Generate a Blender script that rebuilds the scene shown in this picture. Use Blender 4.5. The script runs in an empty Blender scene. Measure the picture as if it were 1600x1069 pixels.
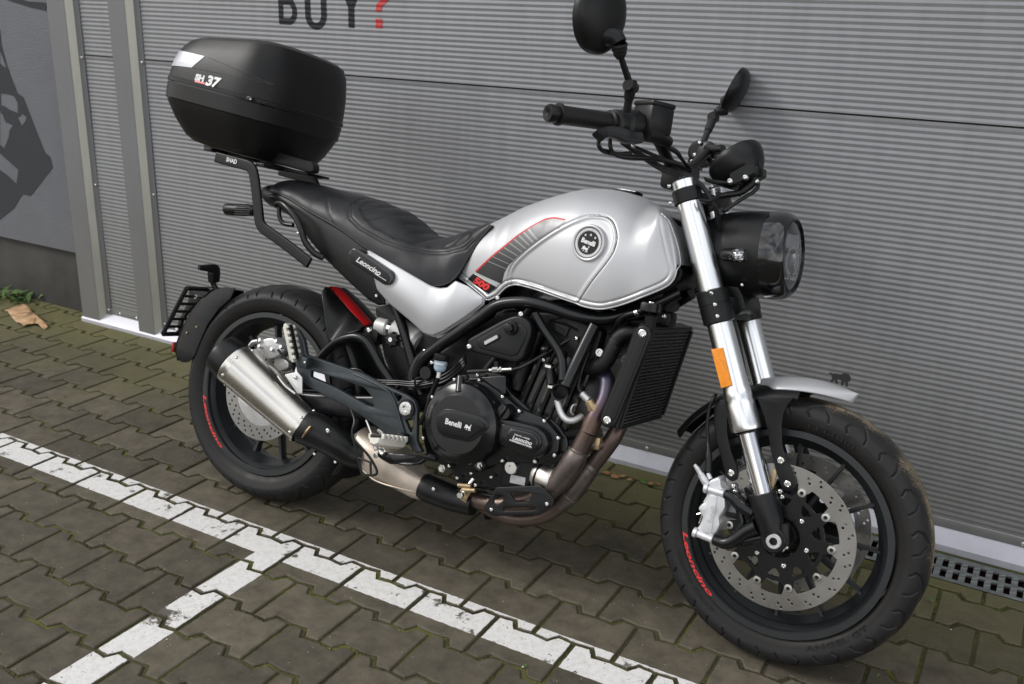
import bpy, bmesh, math, random
from math import sin, cos, pi, radians, sqrt, atan2, exp
from mathutils import Vector, Matrix, noise
random.seed(7)
SC = bpy.context.scene
COL = SC.collection
# ---------------------------------------------------------------- camera
cam = bpy.data.cameras.new('camera')
camo = bpy.data.objects.new('camera', cam); COL.objects.link(camo)
cam.sensor_width = 36; cam.lens = 36*1522.58/1600; cam.clip_start = .05; cam.clip_end = 400
RC = [[.86822,.495154,.031873],[.187147,-.267304,-.945264],[-.459531,.826663,-.324745]]
camo.matrix_world = Matrix(((RC[0][0],-RC[1][0],-RC[2][0],.75262),(RC[0][1],-RC[1][1],-RC[2][1],-2.65827),(RC[0][2],-RC[1][2],-RC[2][2],1.37464),(0,0,0,1)))
cam.dof.use_dof = True; cam.dof.focus_distance = 2.25; cam.dof.aperture_fstop = 6.3
SC.camera = camo
# ---------------------------------------------------------------- sky, sun, exposure
W = bpy.data.worlds.new('World'); SC.world = W; W.use_nodes = True
nt = W.node_tree; bg = nt.nodes['Background']
sky = nt.nodes.new('ShaderNodeTexSky'); sky.sky_type = 'NISHITA'; sky.sun_disc = False
SUN_EL, SUN_AZ = radians(38), radians(238)      # azimuth from +Y, clockwise
sky.sun_elevation = SUN_EL; sky.sun_rotation = SUN_AZ; sky.dust_density = 3; sky.air_density = 1.0
# broken cloud cover: the blue sky is mixed with grey-white cloud
tc = nt.nodes.new('ShaderNodeTexCoord'); mp = nt.nodes.new('ShaderNodeMapping'); mp.inputs['Scale'].default_value = (1,1,2.6)
cn = nt.nodes.new('ShaderNodeTexNoise'); cn.inputs['Scale'].default_value = 1.1; cn.inputs['Detail'].default_value = 6; cn.inputs['Roughness'].default_value = .6
cr = nt.nodes.new('ShaderNodeValToRGB'); cr.color_ramp.elements[0].position = .36; cr.color_ramp.elements[1].position = .5
mx = nt.nodes.new('ShaderNodeMix'); mx.data_type = 'RGBA'
cc = nt.nodes.new('ShaderNodeTexNoise'); cc.inputs['Scale'].default_value = 1.5; cc.inputs['Detail'].default_value = 3
c2 = nt.nodes.new('ShaderNodeValToRGB'); c2.color_ramp.elements[0].color = (3.0,3.2,3.6,1); c2.color_ramp.elements[1].color = (12.5,12.5,12.3,1)
c2.color_ramp.elements[0].position = .35; c2.color_ramp.elements[1].position = .65
L = nt.links.new
L(tc.outputs['Generated'], mp.inputs[0]); L(mp.outputs[0], cn.inputs['Vector']); L(mp.outputs[0], cc.inputs['Vector'])
L(cn.outputs[0], cr.inputs[0]); L(cc.outputs[0], c2.inputs[0])
L(cr.outputs[0], mx.inputs['Factor']); L(sky.outputs[0], mx.inputs['A']); L(c2.outputs[0], mx.inputs['B'])
L(mx.outputs['Result'], bg.inputs[0]); bg.inputs[1].default_value = .13
sl = bpy.data.lights.new('sun','SUN'); slo = bpy.data.objects.new('sun', sl); COL.objects.link(slo)
sl.energy = 1.45; sl.angle = radians(16); sl.color = (1,.97,.93)
sd = Vector((sin(SUN_AZ)*cos(SUN_EL), cos(SUN_AZ)*cos(SUN_EL), sin(SUN_EL)))
slo.rotation_euler = (-sd).to_track_quat('-Z','Y').to_euler(); slo.location = (-3,-4,5)
SC.view_settings.view_transform = 'Standard'; SC.view_settings.look = 'None'
SC.view_settings.exposure = .3; SC.view_settings.gamma = 1; SC.view_settings.use_curve_mapping = False
SC.render.engine = 'CYCLES'; SC.cycles.max_bounces = 8
# ---------------------------------------------------------------- materials
MATS = {}
def N(nt, t, **kw):
    n = nt.nodes.new('ShaderNode'+t)
    for k, v in kw.items():
        if k in n.inputs: n.inputs[k].default_value = v
        else: setattr(n, k, v)
    return n
def mat(name, col, rough=.5, metal=0, spec=.5, var=.12, vs=30, bump=0, bs=300, coat=0, rv=.08, aniso=0, stretch=None, coord='Object'):
    """principled material; colour, gloss and relief broken up by noise"""
    m = bpy.data.materials.new(name); m.use_nodes = True; nt = m.node_tree; b = nt.nodes['Principled BSDF']; L = nt.links.new
    t = N(nt,'TexCoord'); mp = N(nt,'Mapping')
    if stretch: mp.inputs['Scale'].default_value = stretch
    L(t.outputs[coord], mp.inputs[0])
    n = N(nt,'TexNoise', Scale=vs, Detail=5, Roughness=.6); L(mp.outputs[0], n.inputs['Vector'])
    hs = N(nt,'HueSaturation'); hs.inputs['Color'].default_value = (*col,1)
    mr = N(nt,'MapRange'); mr.inputs[1].default_value=.3; mr.inputs[2].default_value=.7; mr.inputs[3].default_value=1-var; mr.inputs[4].default_value=1+var
    L(n.outputs[0], mr.inputs[0]); L(mr.outputs[0], hs.inputs['Value']); L(hs.outputs[0], b.inputs['Base Color'])
    r = N(nt,'MapRange'); r.inputs[1].default_value=.3; r.inputs[2].default_value=.7; r.inputs[3].default_value=max(0,rough-rv); r.inputs[4].default_value=min(1,rough+rv)
    L(n.outputs[0], r.inputs[0]); L(r.outputs[0], b.inputs['Roughness'])
    b.inputs['Metallic'].default_value = metal; b.inputs['Specular IOR Level'].default_value = spec
    b.inputs['Coat Weight'].default_value = coat; b.inputs['Coat Roughness'].default_value = .08
    b.inputs['Anisotropic'].default_value = aniso
    if bump:
        n2 = N(nt,'TexNoise', Scale=bs, Detail=3); L(mp.outputs[0], n2.inputs['Vector'])
        bp = N(nt,'Bump', Strength=min(1,bump), Distance=.0008); L(n2.outputs[0], bp.inputs['Height']); L(bp.outputs[0], b.inputs['Normal'])
    MATS[name] = m; return m
M = {}
M['plastic'] = mat('satin_black_plastic',(.007,.0073,.0078),.36,bump=.10,bs=900,spec=.3,var=.06,rv=.03)
M['case'] = mat('grained_black_plastic',(.006,.006,.0063),.36,bump=.3,bs=1500,spec=.3,var=.05,rv=.02)
M['black'] = mat('black_paint',(.005,.0055,.0065),.27,spec=.4,var=.04,rv=.02)
M['gloss'] = mat('gloss_black',(.004,.0045,.006),.05,var=.05,rv=.02,coat=.6)
M['engine'] = mat('black_engine_paint',(.006,.0064,.0072),.20,spec=.45,var=.05,rv=.025,bump=.04,bs=700)
M['dark'] = mat('dark_cast_metal',(.005,.005,.0055),.45,bump=.15,bs=250,spec=.3)
M['cast'] = mat('grey_green_cast_aluminium',(.042,.050,.054),.38,metal=.4,bump=.25,bs=700)
M['rubber'] = mat('black_rubber',(.009,.009,.009),.5,bump=.12,bs=600,spec=.3)
M['hose'] = mat('hose_rubber',(.007,.007,.0075),.35,spec=.35)
M['leather'] = mat('black_leatherette',(.012,.0125,.015),.42,bump=.45,bs=420,var=.08,spec=.35)
M['silver'] = mat('satin_silver_paint',(.47,.475,.49),.44,metal=.5,var=.015,rv=.02,vs=6)
M['lip'] = mat('silver_trim_paint',(.50,.505,.515),.42,metal=.4,var=.015,rv=.02,vs=6)
M['fork'] = mat('polished_fork_aluminium',(.86,.87,.88),.26,metal=1,var=.01,rv=.01,vs=14)
M['chrome'] = mat('chrome',(.8,.8,.82),.07,metal=1,var=.02,rv=.03)
M['alu'] = mat('cast_aluminium',(.62,.62,.62),.4,metal=.75,bump=.4,bs=420,var=.12)
M['caliper'] = mat('silver_anodised',(.66,.67,.69),.38,metal=.55,bump=.15,bs=600)
M['shock'] = mat('painted_grey_aluminium',(.5,.5,.49),.42,metal=.3,bump=.2,bs=500)
M['bolt'] = mat('zinc_bolt',(.68,.68,.66),.24,metal=1,var=.1)
M['socket'] = mat('dark_socket',(.03,.03,.03),.5)
M['disc'] = mat('brushed_brake_steel',(.33,.32,.305),.28,metal=.9,var=.16,vs=5,bump=.04,bs=300)
M['steel'] = mat('brushed_steel_silencer',(.68,.655,.61),.30,metal=1,var=.07,vs=7,bump=.05,bs=300)
M['catbox'] = mat('weathered_titanium_box',(.50,.43,.36),.42,metal=.65,var=.22,vs=12,bump=.4,bs=160)
M['brass'] = mat('brass_clamp',(.45,.34,.2),.4,metal=.8,bump=.3)
M['red'] = mat('red_vinyl',(.50,.012,.015),.4,var=.06)
M['redtext'] = mat('red_rim_lettering',(.62,.03,.03),.45,var=.12)
M['white'] = mat('white_print',(.66,.66,.66),.4,var=.05)
M['greyprint'] = mat('grey_print',(.42,.42,.43),.45)
M['amber'] = mat('amber_reflector',(.80,.26,.008),.3,bump=.9,bs=900,var=.15)
M['lens_red'] = mat('red_reflector',(.25,.01,.01),.2)
M['silverfoil'] = mat('silver_case_reflector',(.40,.41,.44),.35,metal=.3,bump=.5,bs=900)
M['beige'] = mat('beige_rubber_peg',(.58,.56,.50),.55,bump=.4)
M['fluid'] = mat('brake_fluid',(.35,.45,.55),.15)
M['reflector'] = mat('lamp_reflector',(.34,.345,.35),.22,metal=.9,var=.2,vs=40)
M['screen'] = mat('dark_screen',(.02,.02,.025),.1)
def heat():
    m = mat('heat_tinted_header_steel',(.30,.22,.18),.40,metal=.8,var=.18,vs=25,bump=.25,bs=300)
    nt = m.node_tree; b = nt.nodes['Principled BSDF']; L = nt.links.new
    g = N(nt,'NewGeometry'); t = N(nt,'TexCoord'); sx = N(nt,'SeparateXYZ'); L(t.outputs['Object'], sx.inputs[0])
    r = N(nt,'ValToRGB'); e = r.color_ramp.elements
    e[0].position=.22; e[0].color=(.135,.10,.085,1); e[1].position=.60; e[1].color=(.07,.085,.13,1)
    x = e.new(.34); x.color=(.12,.098,.09,1); x = e.new(.46); x.color=(.12,.08,.065,1); x=e.new(.50); x.color=(.10,.07,.085,1)
    n = N(nt,'TexNoise', Scale=14, Detail=4); L(t.outputs['Object'], n.inputs['Vector'])
    a = N(nt,'Math', operation='MULTIPLY_ADD'); a.inputs[1].default_value=.12; L(n.outputs[0], a.inputs[0]); L(sx.outputs[2], a.inputs[2])
    s = N(nt,'Math', operation='SUBTRACT'); s.inputs[1].default_value=.06; L(a.outputs[0], s.inputs[0]); L(s.outputs[0], r.inputs[0])
    L(r.outputs[0], b.inputs['Base Color']); return m
M['heat'] = heat()
M['collar'] = mat('grey_brown_pipe_sleeve',(.155,.13,.12),.42,metal=.8,var=.2,vs=30,bump=.2,bs=300)
def glassmat():
    m = bpy.data.materials.new('clear_lens'); m.use_nodes=True; b=m.node_tree.nodes['Principled BSDF']
    b.inputs['Base Color'].default_value=(.9,.92,.95,1); b.inputs['Roughness'].default_value=.02; b.inputs['Transmission Weight'].default_value=1; b.inputs['IOR'].default_value=1.4
    n=N(m.node_tree,'TexNoise',Scale=8); m.node_tree.links.new(n.outputs[0], b.inputs['Coat Weight']); return m
M['glass'] = glassmat()
def tyremat(name, R, wdt, dirt):
    """rubber, dusty on the sidewall, with dry sand stuck along the crown"""
    m = mat(name,(.0155,.0155,.016),.5,bump=.2,bs=500,spec=.25); nt=m.node_tree; b=nt.nodes['Principled BSDF']; L=nt.links.new
    old = b.inputs['Base Color'].links[0].from_socket
    t=N(nt,'TexCoord'); a=N(nt,'AttributeNode' if 0 else 'Attribute'); a.attribute_name='tyre'; sx=N(nt,'SeparateXYZ'); L(a.outputs['Vector'], sx.inputs[0])
    n=N(nt,'TexNoise',Scale=420,Detail=4,Roughness=.8); L(t.outputs['Object'], n.inputs['Vector'])
    n2=N(nt,'TexNoise',Scale=14,Detail=3); L(t.outputs['Object'], n2.inputs['Vector'])
    # x: distance from the crown 0..1 ; y: in groove
    cr=N(nt,'MapRange'); cr.inputs[1].default_value=.0; cr.inputs[2].default_value=.62; cr.inputs[3].default_value=dirt; cr.inputs[4].default_value=-.10; L(sx.outputs[0], cr.inputs[0])
    ad=N(nt,'Math',operation='ADD'); L(cr.outputs[0], ad.inputs[0]); L(n.outputs[0], ad.inputs[1])
    a2=N(nt,'Math',operation='MULTIPLY_ADD'); a2.inputs[1].default_value=.55; L(n2.outputs[0], a2.inputs[0]); L(ad.outputs[0], a2.inputs[2])
    ra=N(nt,'MapRange'); ra.inputs[1].default_value=.93; ra.inputs[2].default_value=.99; L(a2.outputs[0], ra.inputs[0])
    mx=N(nt,'Mix',data_type='RGBA'); mx.inputs['B'].default_value=(.25,.20,.13,1); L(ra.outputs[0], mx.inputs['Factor']); L(old, mx.inputs['A'])
    # faint brown dust on the sidewall
    sw=N(nt,'MapRange'); sw.inputs[1].default_value=.80; sw.inputs[2].default_value=.83; sw.inputs[3].default_value=0; sw.inputs[4].default_value=.8; L(sx.outputs[0], sw.inputs[0])
    m2=N(nt,'Mix',data_type='RGBA'); m2.inputs['B'].default_value=(.0115,.0103,.009,1); L(sw.outputs[0], m2.inputs['Factor']); L(mx.outputs['Result'], m2.inputs['A'])
    L(m2.outputs['Result'], b.inputs['Base Color']); return m
M['tyre_f'] = tyremat('front_tyre_rubber',.3,.06,.20)
M['tyre_r'] = tyremat('rear_tyre_rubber',.312,.08,.02)
def panelmat(name, col, rough=.42, metal=.25):
    """coil-coated sheet: faint vertical streaks of weather, dust near the ground"""
    m = mat(name, col, rough, metal=metal, var=.05, vs=4, rv=.06, bump=.06, bs=500, stretch=(7,7,.8)); nt=m.node_tree; b=nt.nodes['Principled BSDF']; L=nt.links.new
    old=b.inputs['Base Color'].links[0].from_socket
    g=N(nt,'NewGeometry'); sx=N(nt,'SeparateXYZ'); L(g.outputs['Position'], sx.inputs[0])
    n=N(nt,'TexNoise',Scale=9,Detail=6); L(g.outputs['Position'], n.inputs['Vector'])
    a=N(nt,'Math',operation='MULTIPLY_ADD'); a.inputs[1].default_value=.5; L(n.outputs[0], a.inputs[0]); L(sx.outputs[2], a.inputs[2])
    r=N(nt,'MapRange'); r.inputs[1].default_value=.25; r.inputs[2].default_value=1.0; r.inputs[3].default_value=.5; r.inputs[4].default_value=0; L(a.outputs[0], r.inputs[0])
    mx=N(nt,'Mix',data_type='RGBA'); mx.inputs['B'].default_value=(.15,.145,.12,1); L(r.outputs[0], mx.inputs['Factor']); L(old, mx.inputs['A']); L(mx.outputs['Result'], b.inputs['Base Color'])
    return m
M['wall'] = panelmat('grey_coated_sheet',(.236,.240,.252))
M['post'] = panelmat('grey_coated_post',(.165,.168,.175),.5,.15)
M['postedge'] = panelmat('pale_beige_post_edge',(.62,.605,.53),.5,.1)  # folded post edge is set to a much paler beige than its cover
M['rim'] = mat('satin_black_wheel',(.016,.0175,.019),.36,spec=.5,var=.05,rv=.02)
M['sill'] = mat('white_aluminium_sill',(.47,.47,.52),.45,metal=.2,var=.1,vs=14,coord='Object',bump=.1)
M['seamdark'] = mat('dark_joint_rubber',(.03,.028,.02),.8,var=.4,vs=60)
def stuccomat():
    m=mat('grey_stucco',(.20,.205,.222),.9,var=.06,vs=8,spec=.2); nt=m.node_tree; b=nt.nodes['Principled BSDF']; L=nt.links.new
    t=N(nt,'TexCoord'); n=N(nt,'TexNoise',Scale=170,Detail=4,Roughness=.7); L(t.outputs['Object'], n.inputs['Vector'])
    bp=N(nt,'Bump',Strength=1,Distance=.004); L(n.outputs[0], bp.inputs['Height']); L(bp.outputs[0], b.inputs['Normal']); return m
M['stucco']=stuccomat()
def muralmat():
    m=mat('charcoal_mural_paint',(.048,.05,.054),.85,var=.08,spec=.2); nt=m.node_tree; b=nt.nodes['Principled BSDF']; L=nt.links.new
    t=N(nt,'TexCoord'); n=N(nt,'TexNoise',Scale=170,Detail=4,Roughness=.7); L(t.outputs['Object'], n.inputs['Vector'])
    bp=N(nt,'Bump',Strength=1,Distance=.004); L(n.outputs[0], bp.inputs['Height']); L(bp.outputs[0], b.inputs['Normal']); return m
M['mural']=muralmat()
M['plinth']=mat('dark_plinth_render',(.052,.05,.045),.85,var=.35,vs=7,bump=.8,bs=140)
M['ink']=mat('dark_blue_lettering',(.012,.013,.02),.6,var=.1,vs=40,spec=.25)
M['inkred']=mat('red_lettering',(.45,.03,.035),.5,var=.12,vs=40)
def pavermat():
    m=bpy.data.materials.new('weathered_concrete_paver'); m.use_nodes=True; nt=m.node_tree; b=nt.nodes['Principled BSDF']; L=nt.links.new
    g=N(nt,'NewGeometry'); oi=N(nt,'ObjectInfo'); sx=N(nt,'SeparateXYZ'); L(g.outputs['Position'], sx.inputs[0])
    big=N(nt,'TexNoise',Scale=2.2,Detail=4); mid=N(nt,'TexNoise',Scale=16,Detail=8,Roughness=.72); fine=N(nt,'TexNoise',Scale=420,Detail=3,Roughness=.7)
    for n in (big,mid,fine): L(g.outputs['Position'], n.inputs['Vector'])
    r=N(nt,'ValToRGB'); e=r.color_ramp.elements; e[0].position=.3; e[0].color=(.054,.046,.033,1); e[1].position=.72; e[1].color=(.128,.110,.080,1); L(mid.outputs[0], r.inputs[0])
    # each stone its own tone
    hv=N(nt,'HueSaturation'); mr=N(nt,'MapRange'); mr.inputs[3].default_value=.74; mr.inputs[4].default_value=1.22; L(oi.outputs['Random'], mr.inputs[0])
    L(mr.outputs[0], hv.inputs['Value']); L(r.outputs[0], hv.inputs['Color'])
    # green algae near the wall
    al=N(nt,'Math',operation='MULTIPLY_ADD'); al.inputs[1].default_value=.9; L(big.outputs[0], al.inputs[0]); L(sx.outputs[1], al.inputs[2])
    ar=N(nt,'MapRange'); ar.inputs[1].default_value=-.12; ar.inputs[2].default_value=.40; ar.inputs[3].default_value=0; ar.inputs[4].default_value=.85; L(al.outputs[0], ar.inputs[0])
    ma=N(nt,'Mix',data_type='RGBA'); ma.inputs['B'].default_value=(.125,.118,.046,1); L(ar.outputs[0], ma.inputs['Factor']); L(hv.outputs[0], ma.inputs['A'])
    # aggregate speckles
    sp=N(nt,'MapRange'); sp.inputs[1].default_value=.66; sp.inputs[2].default_value=.74; sp.inputs[4].default_value=.7; L(fine.outputs[0], sp.inputs[0])
    ms=N(nt,'Mix',data_type='RGBA'); ms.inputs['B'].default_value=(.28,.25,.2,1); L(sp.outputs[0], ms.inputs['Factor']); L(ma.outputs['Result'], ms.inputs['A'])
    sd=N(nt,'MapRange'); sd.inputs[1].default_value=.25; sd.inputs[2].default_value=.42; sd.inputs[3].default_value=.6; sd.inputs[4].default_value=0; L(fine.outputs[0], sd.inputs[0])
    md=N(nt,'Mix',data_type='RGBA'); md.inputs['B'].default_value=(.03,.026,.02,1); L(sd.outputs[0], md.inputs['Factor']); L(ms.outputs['Result'], md.inputs['A'])
    L(md.outputs['Result'], b.inputs['Base Color'])
    b.inputs['Roughness'].default_value=.82; b.inputs['Specular IOR Level'].default_value=.3
    bp=N(nt,'Bump',Strength=.8,Distance=.0016); L(fine.outputs[0], bp.inputs['Height'])
    b2=N(nt,'Bump',Strength=.6,Distance=.003); L(mid.outputs[0], b2.inputs['Height']); L(bp.outputs[0], b2.inputs['Normal']); L(b2.outputs[0], b.inputs['Normal'])
    return m
M['paver']=pavermat()
def paintmat():
    """white road paint with chips and grime where it has worn off the concrete"""
    m=bpy.data.materials.new('worn_white_road_paint'); m.use_nodes=True; nt=m.node_tree; b=nt.nodes['Principled BSDF']; L=nt.links.new
    g=N(nt,'NewGeometry')
    n1=N(nt,'TexNoise',Scale=13,Detail=9,Roughness=.72); n2=N(nt,'TexNoise',Scale=5,Detail=2); n3=N(nt,'TexNoise',Scale=60,Detail=6,Roughness=.7); n4=N(nt,'TexNoise',Scale=350,Detail=3)
    for n in (n1,n2,n3,n4): L(g.outputs['Position'], n.inputs['Vector'])
    a=N(nt,'Math',operation='MULTIPLY_ADD'); a.inputs[1].default_value=.35; L(n2.outputs[0], a.inputs[0]); L(n1.outputs[0], a.inputs[2])
    ch=N(nt,'MapRange'); ch.inputs[1].default_value=.755; ch.inputs[2].default_value=.80; L(a.outputs[0], ch.inputs[0])
    sp=N(nt,'MapRange'); sp.inputs[1].default_value=.61; sp.inputs[2].default_value=.66; sp.inputs[4].default_value=.9; L(n3.outputs[0], sp.inputs[0])
    cr=N(nt,'ValToRGB'); e=cr.color_ramp.elements; e[0].position=.3; e[0].color=(.50,.485,.465,1); e[1].position=.6; e[1].color=(.66,.65,.635,1); L(n3.outputs[0], cr.inputs[0])
    m0=N(nt,'Mix',data_type='RGBA'); m0.inputs['B'].default_value=(.16,.145,.12,1); L(sp.outputs[0], m0.inputs['Factor']); L(cr.outputs[0], m0.inputs['A'])
    m1=N(nt,'Mix',data_type='RGBA'); m1.inputs['B'].default_value=(.085,.074,.06,1); L(ch.outputs[0], m1.inputs['Factor']); L(m0.outputs['Result'], m1.inputs['A'])
    L(m1.outputs['Result'], b.inputs['Base Color']); b.inputs['Roughness'].default_value=.75
    bp=N(nt,'Bump',Strength=.5,Distance=.0015); L(n4.outputs[0], bp.inputs['Height']); L(bp.outputs[0], b.inputs['Normal']); return m
M['paint']=paintmat()
def mossmat():
    m=bpy.data.materials.new('mossy_joint_sand'); m.use_nodes=True; nt=m.node_tree; b=nt.nodes['Principled BSDF']; L=nt.links.new
    g=N(nt,'NewGeometry'); n=N(nt,'TexNoise',Scale=6,Detail=6,Roughness=.7); n2=N(nt,'TexNoise',Scale=380,Detail=3)
    L(g.outputs['Position'], n.inputs['Vector']); L(g.outputs['Position'], n2.inputs['Vector'])
    r=N(nt,'ValToRGB'); e=r.color_ramp.elements; e[0].position=.38; e[0].color=(.045,.038,.020,1); e[1].position=.68; e[1].color=(.125,.135,.016,1)
    x=e.new(.52); x.color=(.062,.060,.017,1); L(n.outputs[0], r.inputs[0])
    hv=N(nt,'HueSaturation'); mr=N(nt,'MapRange'); mr.inputs[1].default_value=.35; mr.inputs[2].default_value=.65; mr.inputs[3].default_value=.6; mr.inputs[4].default_value=1.5
    L(n2.outputs[0], mr.inputs[0]); L(mr.outputs[0], hv.inputs['Value']); L(r.outputs[0], hv.inputs['Color']); L(hv.outputs[0], b.inputs['Base Color'])
    b.inputs['Roughness'].default_value=.95; bp=N(nt,'Bump',Strength=1,Distance=.004); L(n2.outputs[0], bp.inputs['Height']); L(bp.outputs[0], b.inputs['Normal']); return m
M['moss']=mossmat()
M['grate']=mat('galvanised_grate',(.20,.215,.21),.55,metal=.5,var=.3,vs=40,bump=.4,bs=300)
M['drain']=mat('rusty_drain_channel',(.035,.008,.007),.8,var=.4)
M['leafbrown']=mat('dry_leaf',(.30,.15,.06),.7,var=.4,vs=60,bump=.5)
M['leafgreen']=mat('weed_leaf',(.07,.13,.03),.6,var=.35,vs=60)
M['leaftan']=mat('pale_dry_leaf',(.40,.25,.13),.65,var=.35,vs=25,bump=.6,bs=120)
M['stone']=mat('pale_pebble',(.5,.49,.46),.7)
# ---------------------------------------------------------------- mesh helpers
def finish(me, ang=38):
    bm=bmesh.new(); bm.from_mesh(me); bmesh.ops.remove_doubles(bm, verts=bm.verts, dist=1e-5)
    bmesh.ops.recalc_face_normals(bm, faces=bm.faces)
    a=radians(ang)
    for e in bm.edges:
        e.smooth = not (len(e.link_faces)==2 and e.calc_face_angle(0)>a)
    for f in bm.faces: f.smooth=True
    bm.to_mesh(me); bm.free(); return me
def add(name, me, m=None, parent=None, ang=38, fin=True):
    if fin: finish(me, ang)
    me.name=name; o=bpy.data.objects.new(name, me); COL.objects.link(o)
    if m is not None and not me.materials: me.materials.append(M[m] if isinstance(m,str) else m)
    if parent is not None: o.parent=parent
    return o
def pyme(vs, fs):
    me=bpy.data.meshes.new('m'); me.from_pydata([tuple(v) for v in vs],[],fs); me.validate(); return me
def thing(name, label, cat, mw=None, group=None):
    o=bpy.data.objects.new(name,None); COL.objects.link(o); o.empty_display_size=.1
    if mw is not None: o.matrix_world=mw
    tag(o,label,cat,group); return o
def tag(o,label,cat,group=None):
    o['label']=label; o['category']=cat
    if group: o['group']=group
    return o
def structure(o): o['kind']='structure'; return o
def catmull(P, n=6, closed=False):
    P=[Vector(p) for p in P]; out=[]; k=len(P)
    if k<3: return P
    rng=range(k if closed else k-1)
    for i in rng:
        if closed: a,b,c,d=P[(i-1)%k],P[i],P[(i+1)%k],P[(i+2)%k]
        else: a,b,c,d=P[max(i-1,0)],P[i],P[i+1],P[min(i+2,k-1)]
        for j in range(n):
            t=j/n; out.append(.5*((2*b)+(c-a)*t+(2*a-5*b+4*c-d)*t*t+(3*b-a-3*c+d)*t*t*t))
    if not closed: out.append(P[-1])
    return out
def lin(P,n):
    """resample a polyline to n+1 points by arc length"""
    P=[Vector(p) for p in P]; d=[0]
    for a,b in zip(P,P[1:]): d.append(d[-1]+(b-a).length)
    out=[]; j=0
    for i in range(n+1):
        s=d[-1]*i/n
        while j<len(P)-2 and d[j+1]<s: j+=1
        t=(s-d[j])/max(1e-9,d[j+1]-d[j]); out.append(P[j].lerp(P[j+1],min(1,max(0,t))))
    return out
def sweep(P, R, seg=14, cap=True, hollow=0, sq=None):
    """tube along P with radius list R"""
    n=len(P); vs=[]; fs=[]
    T=[(P[min(i+1,n-1)]-P[max(i-1,0)]).normalized() for i in range(n)]
    up=Vector((0,1,0)) if abs(T[0].y)<.9 else Vector((0,0,1))
    u=(up-T[0]*up.dot(T[0])).normalized()
    for i in range(n):
        u=(u-T[i]*u.dot(T[i])).normalized(); v=T[i].cross(u)
        for k in range(seg):
            a=2*pi*k/seg
            if sq:
                ca,sa=cos(a),sin(a); e=.35
                x=sq[0]*abs(ca)**e*(1 if ca>0 else -1); y=sq[1]*abs(sa)**e*(1 if sa>0 else -1)
                vs.append(P[i]+u*x*R[i]+v*y*R[i])
            else: vs.append(P[i]+(u*cos(a)+v*sin(a))*R[i])
    for i in range(n-1):
        for k in range(seg): a=i*seg+k; b=i*seg+(k+1)%seg; fs.append((a,b,b+seg,a+seg))
    if cap: fs.append(tuple(range(seg))[::-1]); fs.append(tuple((n-1)*seg+k for k in range(seg)))
    return vs,fs
def tube(name, P, r, m, parent, seg=14, smooth=6, cap=True, sq=None, ang=38):
    k=len(P); R=r if isinstance(r,(list,tuple)) else [r]*k
    if smooth and k>2:
        Q=catmull(P,smooth); RR=[]
        for i in range(k-1):
            for j in range(smooth): t=j/smooth; RR.append(R[i]*(1-t)+R[i+1]*t)
        RR.append(R[-1])
    else: Q=[Vector(p) for p in P]; RR=list(R)
    vs,fs=sweep(Q,RR,seg,cap,sq=sq); return add(name,pyme(vs,fs),m,parent,ang)
def frame_of(axis):
    a=Vector(axis).normalized(); u=a.orthogonal().normalized()
    if abs(a.y)>.9: u=Vector((1,0,0)); u=(u-a*a.dot(u)).normalized()
    return a,u,a.cross(u)
def lathe_data(prof, org, axis, seg=32, a0=0, a1=2*pi):
    a,u,v=frame_of(axis); o=Vector(org); full=abs(a1-a0-2*pi)<1e-6; n=seg if full else seg+1; vs=[]; fs=[]
    for (h,r) in prof:
        for k in range(n):
            t=a0+(a1-a0)*k/seg; vs.append(o+a*h+(u*cos(t)+v*sin(t))*r)
    for i in range(len(prof)-1):
        for k in range(seg if full else seg):
            p=i*n+k; q=i*n+(k+1)%n; fs.append((p,q,q+n,p+n))
    return vs,fs
def lathe(name, prof, org, axis, m, parent, seg=32, ang=38, a0=0, a1=2*pi):
    return add(name, pyme(*lathe_data(prof,org,axis,seg,a0,a1)), m, parent, ang)
def rod(name, a, b, r, m, parent, seg=14, bev=.12):
    a=Vector(a); b=Vector(b); L=(b-a).length; e=min(r*bev,L*.2)
    return lathe(name,[(0,1e-5),(0,r-e),(e,r),(L-e,r),(L,r-e),(L,1e-5)],a,b-a,m,parent,seg)
def curve_mesh(polys, depth, bevel=0, res=2, closed=True, width=0):
    cu=bpy.data.curves.new('c','CURVE'); cu.dimensions='2D'; cu.fill_mode='BOTH'; cu.extrude=max(0,depth/2-bevel); cu.bevel_depth=bevel; cu.bevel_resolution=res
    cu.offset=-bevel
    for P in polys:
        s=cu.splines.new('POLY'); s.points.add(len(P)-1)
        for p,q in zip(s.points,P): p.co=(q[0],q[1],0,1)
        s.use_cyclic_u=True
    o=bpy.data.objects.new('c',cu); me=bpy.data.meshes.new_from_object(o)
    bpy.data.objects.remove(o); bpy.data.curves.remove(cu); return me
def rounded(P, r, n=4):
    """round the corners of a 2D polygon"""
    out=[]; k=len(P)
    for i in range(k):
        a,b,c=[Vector((P[(i+j)%k][0],P[(i+j)%k][1])) for j in (-1,0,1)]
        d1=(a-b); d2=(c-b); rr=min(r,d1.length*.45,d2.length*.45)
        p=b+d1.normalized()*rr; q=b+d2.normalized()*rr
        for j in range(n+1): t=j/n; out.append(tuple(p*(1-t)**2+b*2*t*(1-t)+q*t*t))
    return out
def sm2(P,n=5): return [(p.x,p.y) for p in catmull([(a,b,0) for a,b in P],n,True)]
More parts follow.
